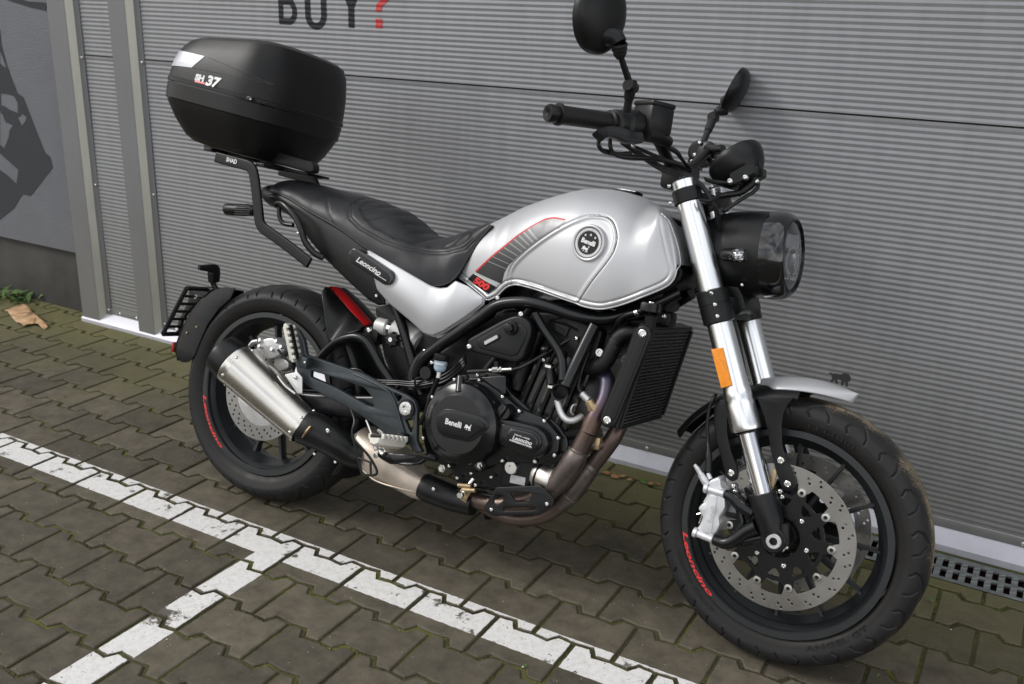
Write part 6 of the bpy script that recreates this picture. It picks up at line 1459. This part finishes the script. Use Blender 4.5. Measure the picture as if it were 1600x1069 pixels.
tube('cable_ring',[(1.1809,-.135,.9951),(1.1996,-.135,.9932),(1.2092,-.11,1.0063),(1.2044,-.1,1.0145)],.0045,'plastic',tcb,8)
tube('cable',[(1.2584,0,1.0549),(1.2612,0,1.0455),(1.2566,-.01,1.032),(1.2411,-.03,1.014),(1.2215,-.05,.9909),(1.2118,-.06,.9794)],.0045,'hose',tcb,10)
tube('cable',[(1.2478,0,1.0659),(1.2474,0,1.0538),(1.2359,-.01,1.0371),(1.226,-.02,1.0254),(1.2005,-.03,1.0169),(1.1869,-.04,1.0121)],[.010,.011,.010,.008,.007,.007],'hose',tcb,10)
tube('cable',[(1.2231,-.02,1.042),(1.2202,-.02,1.0296),(1.2321,-.02,1.0188)],.004,'hose',tcb,8)
# ---------------------------------------------------------------- mirrors
def mirror(s,c,nrm,a,b,stalk,lab):
    mi=part('mirror',True); mi['label']=lab
    c=Vector(c); n=Vector(nrm).normalized(); up=Vector((-.14 if s<0 else .36,0,1)); up=(up-n*up.dot(n)).normalized(); sd_=n.cross(up)
    vs=[];NR,NA=12,40
    def rad(t): 
        e=2.15; ca,sa=cos(t),sin(t); r=1/((abs(ca/a)**e+abs(sa/b)**e)**(1/e)); return r*(1-.10*(sa<0)*abs(sa))
    for i in range(NR+1):
        f=i/NR; z=.024*(1-f**2.4)**.5 if f<1 else 0
        for k in range(NA): t=2*pi*k/NA; r=rad(t)*f; vs.append(c+sd_*r*cos(t)+up*r*sin(t)+n*(z+.004))
    for k in range(NA): t=2*pi*k/NA; r=rad(t); vs.append(c+sd_*r*cos(t)+up*r*sin(t)-n*.006)
    for k in range(NA): t=2*pi*k/NA; r=rad(t)*.95; vs.append(c+sd_*r*cos(t)+up*r*sin(t)-n*.007)
    fs=[(i*NA+k,i*NA+(k+1)%NA,(i+1)*NA+(k+1)%NA,(i+1)*NA+k) for i in range(NR+2) for k in range(NA)]
    add('mirror_shell',pyme(vs,fs),'plastic',mi,50)
    g=[c+sd_*rad(2*pi*k/NA)*.95*cos(2*pi*k/NA)+up*rad(2*pi*k/NA)*.95*sin(2*pi*k/NA)-n*.0068 for k in range(NA)]
    add('mirror_glass',pyme(g,[tuple(range(NA))]),'chrome',mi)
    S=[Vector(p) for p in stalk]
    tube('mirror_neck',[c-n*.004-up*b*.45,c.lerp(Vector(stalk[0]),.75)-n*.002,Vector(stalk[0])],[.020,.0195,.0165],'plastic',mi,20,smooth=3)
    lathe('boot',[(0,.0165),(.004,.0175),(.008,.0155),(.012,.0160),(.016,.0135),(.020,.014),(.026,.0105),(.030,.008)],S[0],S[1]-S[0],'rubber',mi,20)
    tube('upper_stalk',[S[0],S[1],S[2]],[.0065,.006,.0075],'plastic',mi,12,smooth=2)
    lathe('stalk_joint',[(-.012,.011),(0,.013),(.012,.011)],S[2],S[3]-S[2],'plastic',mi,20); rod('joint_pin',S[2]+Vector((0,-.017,0)),S[2]+Vector((0,.017,0)),.012,'plastic',mi,20)
    tube('lower_stalk',[S[2],S[2].lerp(S[3],.5),S[2].lerp(S[3],.52),S[3]],[.0125,.0105,.0085,.0085],'plastic',mi,16,smooth=0)
    return mi
mirror(-1,([(.9993,-.38,1.3184)])[0],(1,-.36,-.08),.067,.080,[(1.0447,-.365,1.271),(1.0456,-.355,1.252),(1.0587,-.31,1.1978),(1.0512,-.295,1.1482)],'large near mirror on the right grip side')
mirror(1,([(1.0234,.42,1.3195)])[0],(1,.22,-.36),.074,.066,[(1.0136,.405,1.2701),(1.0068,.4,1.266),(.9975,.365,1.2396),(.9964,.32,1.1618)],'far mirror above the instrument pod')
fp=part('far_switchgear',True)
lc=Vector(([(1.0159,.27,1.1343)])[0])
lathe('far_switch',[(-.03,.022),(-.025,.030),(.02,.030),(.03,.02),(.03,1e-4)],lc,(0,-1,0),'plastic',fp,28)
hull('clutch_perch',[[Vector(p) for p in [(1.0085,.25,1.1504),(1.0331,.25,1.1524),(1.0382,.25,1.1309),(1.0317,.25,1.0834),(1.0174,.25,1.107)]],[Vector(p) for p in [(.9972,.28,1.1536),(1.022,.28,1.1556),(1.0272,.28,1.1338),(1.0206,.28,1.0858),(1.0062,.28,1.1096)]]],'plastic',fp,30)
tube('clutch_lever',[(1.057,.2,1.1152),(1.0772,.18,1.1038),(1.1013,.16,1.0851)],[.008,.009,.006],'plastic',fp,12); rod('lever_pin',([(1.0662,.19,1.1148)])[0],([(1.0799,.19,1.1093)])[0],.006,'bolt',fp)
for p in [(1.0216,.23,1.1556),(1.0138,.23,1.1243),(1.0094,.23,1.1071)]: bolt(p,.0055,parent=fp)
tube('far_bar',[(1.0345,.25,1.1443),(1.0729,.2,1.1381),(1.11,.15,1.1345)],[.014,.0125,.0125],'plastic',fp,12)
# ---------------------------------------------------------------- instrument pod
ip=part('instrument_pod',True)
ic=Vector(([(1.1963,.02,1.095)])[0]); ia=Vector((-.66,.16,.70))
pd=[(-.060,1e-4),(-.058,.022),(-.046,.042),(-.028,.056),(-.008,.0640),(.006,.066),(.009,.0645),(.012,.064),(.013,.058),(.011,.056),(.011,1e-4)]
lathe('pod_shell',pd,ic,ia,'plastic',ip,56)
lathe('screen',[(.0115,.0555),(.0115,1e-4)],ic,ia,'screen',ip,40)
hull('pod_back',[[Vector(p) for p in [(1.209,-.05,1.0638),(1.2442,-.05,1.0884),(1.259,-.05,1.0874),(1.2618,-.05,1.0712),(1.2317,-.05,1.0469),(1.21,-.05,1.0436)]],[Vector(p)+Vector((0,.10,0)) for p in [(1.209,-.05,1.0638),(1.2442,-.05,1.0884),(1.259,-.05,1.0874),(1.2618,-.05,1.0712),(1.2317,-.05,1.0469),(1.21,-.05,1.0436)]]],'plastic',ip,30)
hull('connector_box',[[Vector(p) for p in [(1.2379,0,1.1227),(1.2489,0,1.1165),(1.2676,0,1.0798),(1.2672,0,1.0678),(1.2531,0,1.064),(1.2433,0,1.0775)]],[Vector(p) for p in [(1.2189,.06,1.1291),(1.2302,.06,1.1226),(1.2494,.06,1.085),(1.249,.06,1.0726),(1.2344,.06,1.0687),(1.2244,.06,1.0826)]]],'plastic',ip,30)
face('pod_bracket',[(1.1433,1.0524),(1.1595,1.0479),(1.2003,1.0471),(1.2063,1.0417),(1.1689,1.0379),(1.1504,1.0409)],-.04,.07,'plastic',ip,rnd=.003)
for p,r in zip([(1.212,-.05,1.0466),(1.2466,-.055,1.0581),(1.2656,-.03,1.0541),(1.1718,-.05,1.0313)],(.0075,.0068,.0055,.004)): bolt(p,r,parent=ip)
rod('nub',([(1.1069,.12,1.1315)])[0],([(1.1203,.12,1.1326)])[0],.008,'plastic',ip)
# ---------------------------------------------------------------- headlight
hd=part('headlight',True)
hx=Vector((1,-.03,.10)).normalized(); hc=Vector((1.352,0,.901))
lathe('bucket',[(-.188,.03),(-.186,.060),(-.176,.078),(-.158,.0885),(-.130,.0945),(-.10,.0972),(-.06,.0980),(-.035,.0970)],hc,hx,'plastic',hd,72)
lathe('bezel',[(-.036,.0968),(-.0345,.0983),(-.020,.0984),(-.002,.0962),(.008,.0915),(.013,.0865),(.015,.0835),(.0145,.0815),(.010,.0800),(.0,.079)],hc,hx,'gloss',hd,72)
lathe('lens_ring',[(.009,.0815),(.0135,.0822),(.0165,.0808),(.0165,.0785),(.010,.0775)],hc,hx,'black',hd,72)
lathe('lens',[(.010,.0795),(.0135,.070),(.0165,.052),(.0185,.03),(.0190,.012),(.0191,1e-4)],hc,hx,'glass',hd,56)
lathe('reflector_bowl',[(.008,.079),(-.010,.074),(-.030,.055),(-.040,.03),(-.042,1e-4)],hc,hx,'reflector',hd,48)
a_,u_,v_=frame_of(hx); U=Vector((0,0,1)); U=(U-hx*U.dot(hx)).normalized(); V=hx.cross(U)
def hp(y,z,d=0): return hc+V*y+U*z+hx*d
tube('running_light',[hp(.038*cos(t),.030*sin(t)-.012,.0) for t in [radians(-70+ i*16) for i in range(21)]],.0042,'greyprint',hd,10,smooth=2)
tube('running_light',[hp(-.022,.015,.0),hp(-.030,-.02,-.002),hp(-.045,-.05,-.004)],.005,'chrome',hd,10)
box('low_beam_module',hp(0,.030,-.012),(.02,.085,.032),'silverfoil',hd,bev=.004,rot=Matrix.Rotation(radians(-8),3,'Y'))
for k in range(5): rod('led',hp(-.03+.015*k,-.048,-.012),hp(-.03+.015*k,-.048,.002),.0055,'chrome',hd,12)
box('divider',hp(0,.008,-.004),(.012,.14,.004),'gloss',hd,bev=.001)
tube('bucket_seam',[hc+hx*-.128+(U*cos(t)+V*sin(t))*.0885 for t in [2*pi*i/40 for i in range(41)]],.0010,'gloss',hd,6,smooth=0)
ts=part('turn_signal',True)
s0,s1=[Vector(p) for p in [(1.2425,-.098,.8847),(1.2918,-.104,.8913)]]
tube('signal_body',[s0+Vector((-.006,0,0)),s0,s0.lerp(s1,.45),s0.lerp(s1,.5)],[.011,.0145,.0150,.0150],'plastic',ts,20,smooth=0)
a2,b2=[Vector(p) for p in [(1.2553,-.1,.8852),(1.2906,-.106,.8898)]]
tube('signal_lens',[a2,a2.lerp(b2,.15),b2.lerp(a2,.15),b2],[.011,.0148,.0148,.011],'glass',ts,20,smooth=0)
for i in range(3):
    for j in range(2): 
        p=a2.lerp(b2,.25+.27*i)+Vector((0,-.004,.0045-.009*j)); rod('led',p,p+Vector((0,-.004,0)),.0032,'silverfoil',ts,10)
tube('signal_backing',[a2+Vector((0,.005,0)),b2+Vector((0,.005,0))],.0105,'chrome',ts,12,smooth=0)
s1=Vector((s1.x,.10,s1.z)); tube('far_signal',[(s1.x-.03,.098,s1.z),(s1.x,.13,s1.z),(s1.x,.16,s1.z)],[.009,.012,.012],'plastic',ts,14)
face('headlight_bracket',[(1.2372,.8421),(1.2695,.8228),(1.2856,.8013),(1.2983,.7753),(1.281,.7563),(1.2683,.7824),(1.248,.8034)],-.06,.12,'plastic',hd,rnd=.004)
tube('loom',[(1.2407,-.05,.8267),(1.2523,-.05,.8082),(1.2514,-.06,.7837),(1.2629,-.06,.7653)],.007,'hose',hd,10)
tube('fork_hose',[(1.275,-.06,.7431),(1.2918,-.06,.7056),(1.307,-.05,.6593),(1.3174,-.03,.611)],.0045,'hose',hd,10)
for p in [(1.2869,-.08,.8252)]: bolt(p,.004,parent=hd)
# ---------------------------------------------------------------- front mudguard
fg=part('front_mudguard',True)
def fend(name,m,a0,a1,r,wf,crown,th=.0035,drop=0):
    vs=[];n,k=40,22
    for i in range(n+1):
        t=i/n; a=radians(a0+(a1-a0)*t); w=wf(t)
        for j in range(k+1):
            s=-1+2*j/k; y=w*sin(s*1.35)/sin(1.35); q_=r-crown*(1-cos(s*1.35))
            vs.append((AX.x+q_*cos(a),y,AX.z+q_*sin(a)+drop*t))
    fs=[(i*(k+1)+j,(i+1)*(k+1)+j,(i+1)*(k+1)+j+1,i*(k+1)+j+1) for i in range(n) for j in range(k)]
    o=add(name,pyme(vs,fs),m,fg,60); md=o.modifiers.new('t','SOLIDIFY'); md.thickness=th; md.offset=-1; return o
fend('silver_fender','silver',74.3,110,.341,lambda t:max(.001,.063*sin(min(1,t/.72)*pi/2)**.75*(1-.45*sstep(.75,1.0,t))),.030)
fend('fender_bridge','plastic',93,122,.331,lambda t:.074,.040)
fend('rear_flap','plastic',118,151,.330,lambda t:.056*(1-.35*sstep(.7,1,t)),.025)
for s in (-1,1):
    f1=[(1.3624,.592),(1.4442,.6095),(1.432,.5873),(1.4263,.5683),(1.4269,.5421),(1.4354,.5012),(1.4544,.4662),(1.4747,.4383),(1.4802,.4252),(1.4757,.4108),(1.4626,.4047),(1.4498,.4106),(1.4328,.4408),(1.4161,.4766),(1.4008,.5195),(1.3871,.5529)]
    f2=[(1.2729,.5508),(1.2855,.5705),(1.3097,.5656),(1.3074,.5312),(1.3136,.4953),(1.3277,.4612),(1.3451,.4315),(1.3522,.4142),(1.3492,.3998),(1.3392,.3945),(1.3271,.4009),(1.3124,.4301),(1.29,.4795),(1.2765,.5174)]
    for f in (f1,f2): plate('mudguard_stay',f,s*(.089 if f is f1 else .086),.007,'plastic',fg,rnd=.006,bev=.002,res=2)
for p in [(1.4391,-.0945,.4687),(1.4615,-.0945,.4221),(1.3366,-.0905,.414)]: lathe('stay_screw',[(0,.0078),(.002,.0074),(.0035,.005),(.0015,.0042),(.0015,1e-4)],p,(0,-1,0),'bolt',fg,20)
# little lion figure standing on the fender
lf=Vector((AX.x+.343*cos(radians(82)),0,AX.z+.343*sin(radians(82))))
L_=[[(-1.2,.1),(-1.15,.45),(-.95,.72),(-.6,.82),(-.3,.7),(-.1,.5),(.3,.42),(.62,.42),(.8,.25),(1.0,.35),(1.25,.3),(1.22,.18),(.95,.16),(.84,-.05),(.78,-.35),(.95,-.78),(.72,-.82),(.55,-.42),(.45,-.45),(.32,-.8),(.12,-.8),(.22,-.4),(.15,-.2),(-.25,-.22),(-.3,-.8),(-.52,-.82),(-.5,-.3),(-.72,-.32),(-.85,-.8),(-1.05,-.78),(-.92,-.2),(-1.1,-.12)]]
me=curve_mesh(L_,.006,.0)
for v in me.vertices: v.co=(lf.x-v.co.x*.019,v.co.z*1.2,lf.z+.0150+v.co.y*.0168-(-v.co.x*.019)*.10)
add('lion_figure',me,'rubber',fg,40)
# ---------------------------------------------------------------- front brake calipers
for s in (-1,1):
    fc_=part('front_brake_caliper',True); Y=lambda y:y*(-s)
    fl_=lambda P:[tuple((p[0],p[1]*(-s),p[2])) for p in P]
    body=[(1.2998,.3925),(1.3187,.4052),(1.324,.3988),(1.3282,.3828),(1.3391,.3796),(1.3378,.3658),(1.3423,.3499),(1.3434,.3331),(1.3353,.3161),(1.3369,.2993),(1.3334,.2835),(1.3279,.2721),(1.3248,.2612),(1.3101,.2594),(1.2893,.2633),(1.285,.2733),(1.294,.2871),(1.298,.3081),(1.2916,.3162),(1.2839,.324),(1.2908,.3358),(1.2971,.3425),(1.2984,.3601),(1.2931,.3735)]
    plate('caliper_body',body,s*.098,.044,'caliper',fc_,rnd=.006,bev=.005,res=3)
    plate('caliper_front',[(1.3049,.3638),(1.339,.3668),(1.3445,.3415),(1.3345,.3167),(1.3392,.2983),(1.333,.2793),(1.2997,.2771),(1.3016,.3099),(1.3024,.3447)],s*.1175,.007,'caliper',fc_,rnd=.006,bev=.0025,res=2)
    plate('caliper_rail',[(1.3139,.3629),(1.3247,.3638),(1.3242,.2772),(1.3073,.2768)],s*.121,.004,'caliper',fc_,rnd=.003,bev=.001)
    for a0,b0,r in (([(1.2962,-.118,.3731)][0],[(1.3374,-.12,.3721)][0],.0085),([(1.2882,-.118,.2693)][0],[(1.3293,-.12,.2655)][0],.0085)):
        rod('mount_bolt',fl_([a0])[0],fl_([b0])[0],r,'caliper',fc_,20); lathe('bolt_head',[(-.004,.0115),(.004,.0115),(.005,.008),(.005,1e-4)],fl_([a0])[0],Vector(fl_([a0])[0])-Vector(fl_([b0])[0]),'caliper',fc_,20)
    tube('carrier_arm',fl_([(1.3365,-.112,.3692),(1.3541,-.112,.3666),(1.3758,-.112,.3531),(1.4039,-.112,.3438)]),[.011,.013,.014,.012],'black',fc_,14)
    tube('carrier_arm',fl_([(1.3298,-.112,.2639),(1.3546,-.112,.2637),(1.3744,-.112,.2769),(1.3947,-.112,.2999),(1.4178,-.112,.3187)]),[.0115,.014,.0145,.015,.018],'black',fc_,14)
    tube('carrier_arm',fl_([(1.3693,-.105,.35),(1.376,-.105,.3323),(1.3827,-.105,.3146),(1.3794,-.105,.2916)]),[.009,.008,.008,.009],'black',fc_,10)
    tube('carrier_arm',fl_([(1.3919,-.105,.2756),(1.4182,-.105,.2906),(1.4359,-.105,.2982)]),[.010,.010,.012],'black',fc_,10)
    tube('bleed_nipple',fl_([(1.2943,-.115,.382),(1.2863,-.118,.3914),(1.2761,-.12,.4039),(1.2691,-.122,.4123),(1.2622,-.124,.4195)]),[.009,.0085,.0055,.0055,.0035],'caliper',fc_,14,smooth=3)
    for t in (.25,.5): 
        a0,b0=[Vector(p) for p in fl_([(1.2943,-.115,.382),(1.2691,-.122,.4123)])]; lathe('nipple_hex',[(0,.008),(.006,.008)],a0.lerp(b0,t),b0-a0,'caliper',fc_,6)
    rod('banjo',fl_([[(1.3009,-.115,.3947)][0]])[0],fl_([[(1.2918,-.112,.4054)][0]])[0],.005,'caliper',fc_)
    tube('brake_hose',fl_([(1.2919,-.112,.4079),(1.2889,-.11,.4253),(1.286,-.108,.4415),(1.2813,-.105,.4596)]+[(1.2752,-.1,.4752),(1.2679,-.1,.5125),(1.2668,-.1,.5423),(1.2708,-.1,.567),(1.2733,-.09,.5772)]),[.0075,.0080,.0080,.0045,.004,.004,.004,.004,.004],'hose',fc_,12)
    if s<0:
        t1,t2=[Vector(p) for p in [(1.3162,-.1233,.2859),(1.3217,-.1233,.3551)]]
        lettering('lettering','Benelli',(t1+t2)/2,t2-t1,(-1,0,.35),.0155,'greyprint',fc_,bold=.0003,sx=.95)
        for p in [(1.3479,-.095,.3877),(1.353,-.095,.3768),(1.4479,-.09,.4016),(1.454,-.09,.3908)]: bolt(p,.0058,parent=fc_)
        tube('retaining_clip',[(1.2978,-.112,.3515),(1.2936,-.112,.3405),(1.2961,-.112,.3362)],.0014,'bolt',fc_,6)
        tube('retaining_clip',[(1.2819,-.112,.3086),(1.2925,-.112,.3128),(1.2922,-.112,.3003),(1.2902,-.112,.2898)],.0014,'bolt',fc_,6)
# wheel sensor bracket behind the stay
box('sensor_bracket',([(1.4276,-.085,.4227)])[0],(.010,.006,.045),'brass',fc_ if 0 else part('sensor_mount',True),bev=.001)
# ================================================================ top case (lifts off its plate)
TI=radians(-7)
CB=BM@Matrix.Translation((-.222,0,1.127))@Matrix.Rotation(-TI,4,'Y')@Matrix.Scale(.983,4)
tcse=thing('top_case','rounded black luggage case marked SH 37 with silver reflector on the rear rack','luggage case',CB)
def ring(z,hx,hy,e=4.2,fb=.028,rb=.02,sh=0,n=72):
    out=[]
    for k in range(n):
        a=2*pi*k/n; ca,sa=cos(a),sin(a); x=hx*abs(ca)**(2/e)*(1 if ca>0 else -1); y=hy*abs(sa)**(2/e)*(1 if sa>0 else -1)
        x+= (fb if x>0 else -rb)*(1-(y/hy)**2)*min(1,abs(x)/hx*1.3); out.append(Vector((x+sh,y,z)))
    return out
def case_shell(name,rows,m,ang=24,cap=True):
    R_=[ring(*r) for r in rows]
    for r in R_:
        for v in r:
            if v.z>.009: v.z+=min(1,(v.z-.009)/.12)*.13*v.x
    return hull(name,R_,m,tcse,ang,cap)
case_shell('lower_shell',[(-.156,.112,.132,4,.008,.008,.024),(-.1535,.128,.148,4.2,.01,.01,.022),(-.140,.142,.166,4.6,.014,.012,.017),(-.100,.166,.190,4.8,.02,.016,.008),(-.062,.184,.206,4.8,.026,.02,.001),(-.052,.188,.2095,4.8,.026,.02)],'case',20)
case_shell('belt',[(-.0515,.190,.2115,4.8),(-.049,.1915,.2130,4.8),(-.008,.1935,.2150,4.8),(-.0062,.1925,.2140,4.8)],'case')
case_shell('seal_gap',[(-.053,.184,.2055),(-.0045,.187,.2085)],'gloss')
case_shell('lid',[(-.0045,.1935,.2150,4.8),(-.003,.1952,.2168,4.8),(.006,.1952,.2168,4.8),(.0085,.1925,.2142,4.8),(.030,.1905,.2125,5),(.060,.187,.2090,5.2),(.090,.181,.203,5.4),(.116,.173,.195,5.4,.028,.02,.003),(.136,.163,.185,5.2,.024,.018,.006),(.1465,.148,.171,5,.018,.014,.009),(.1520,.120,.142,4.6,.01,.01,.012),(.1545,.07,.09,3.4,.0,.0,.014)],'case')
def case_surf(bvh,x,z): pass
lid=[o for o in tcse.children if o.name.startswith('lid')][0]
LB=BVHTree.FromPolygons([v.co.copy() for v in lid.data.vertices],[tuple(p.vertices) for p in lid.data.polygons])
def onlid(o,d):
    h=LB.ray_cast(Vector(o),Vector(d)); return h[0],h[1]
# silver reflector on the rear of the side
CL=Matrix.Translation((-.218,0,1.128))@Matrix.Rotation(-TI,4,'Y'); CLi=CL.inverted()
def loc(P): return [tuple(CLi@Vector(p)) for p in P]
RFc=loc([(-.3786,-.17,1.2311),(-.2411,-.195,1.2135),(-.2779,-.205,1.1788),(-.4018,-.18,1.1837)])
vs=[];n,k=26,10
for i in range(n+1):
    for j in range(k+1):
        t=i/n; u=j/k; tp_=Vector(RFc[0]).lerp(Vector(RFc[1]),t); bt=Vector(RFc[3]).lerp(Vector(RFc[2]),t); p=tp_.lerp(bt,u)
        h=onlid((p.x,-.6,p.z),(0,1,0)); q_=h[0] if h[0] is not None else Vector((p.x,-.12,p.z)); vs.append(q_+Vector((-.0004,-.0014,0)))
fs=[(i*(k+1)+j,(i+1)*(k+1)+j,(i+1)*(k+1)+j+1,i*(k+1)+j+1) for i in range(n) for j in range(k)]
add('reflector_band',pyme(vs,fs),'silverfoil',tcse,60)
def case_text(s,x,z,size,m,bold=.0008,shear=0,sx=1):
    me=textmesh(s,size,bold,shear,sx,.0003,'LEFT')
    for v in me.vertices:
        h=onlid((x+v.co.x,-.5,z+v.co.y),(0,1,0)); yy=h[0].y if h[0] is not None else -.21; v.co=(x+v.co.x,yy-.0006-v.co.z,z+v.co.y)
    return add('lettering',me,m,tcse,30)
TXc=loc([(-.2578,-.213,1.1532),(-.212,-.213,1.1461),(-.2563,-.213,1.1443),(-.2173,-.213,1.1413)])
case_text('SH',TXc[0][0],TXc[0][2],.0235,'white',.0014,0,1.2); case_text('37',TXc[1][0]-.004,TXc[1][2],.037,'white',.0018,.1,1.25)
xa,za=TXc[2][0],TXc[2][2]; xb=TXc[3][0]
me=curve_mesh([[(xa,za-.0045),(xb,za-.0045),(xb,za+.0005),(xa,za+.0005)]],.0004,0)
for v in me.vertices:
    h=onlid((v.co.x,-.5,v.co.y),(0,1,0)); v.co=(v.co.x,(h[0].y if h[0] is not None else -.21)-.0006-v.co.z,v.co.y)
add('red_underline',me,'red',tcse,fin=False)
def crease(P,name='lid_crease',r=.0009):
    Q=[]
    for p in lin(P,50):
        h=onlid((p.x,-.5,p.z),(0,1,0))
        if h[0] is not None: Q.append(h[0]+Vector((0,.0002,0)))
    if len(Q)>3: tube(name,Q,r,'gloss',tcse,6,smooth=0)
crease([Vector(p) for p in loc([(-.2728,-.21,1.1779),(-.1924,-.21,1.1712),(-.0816,-.213,1.1616),(-.0289,-.213,1.1561)])]); crease([Vector(p) for p in loc([(-.2311,-.205,1.2116),(-.1479,-.21,1.1916),(-.0837,-.213,1.1746),(-.0236,-.213,1.1586)])])
box('hinge_clip',(.165,-.213,.0),(.022,.006,.012),'case',tcse,bev=.002); box('hinge_clip',(.19,-.18,.0),(.016,.014,.010),'case',tcse,rot=Matrix.Rotation(radians(50),3,'Z'),bev=.002)
bolt((.172,-.2165,-.001),.003,parent=tcse)
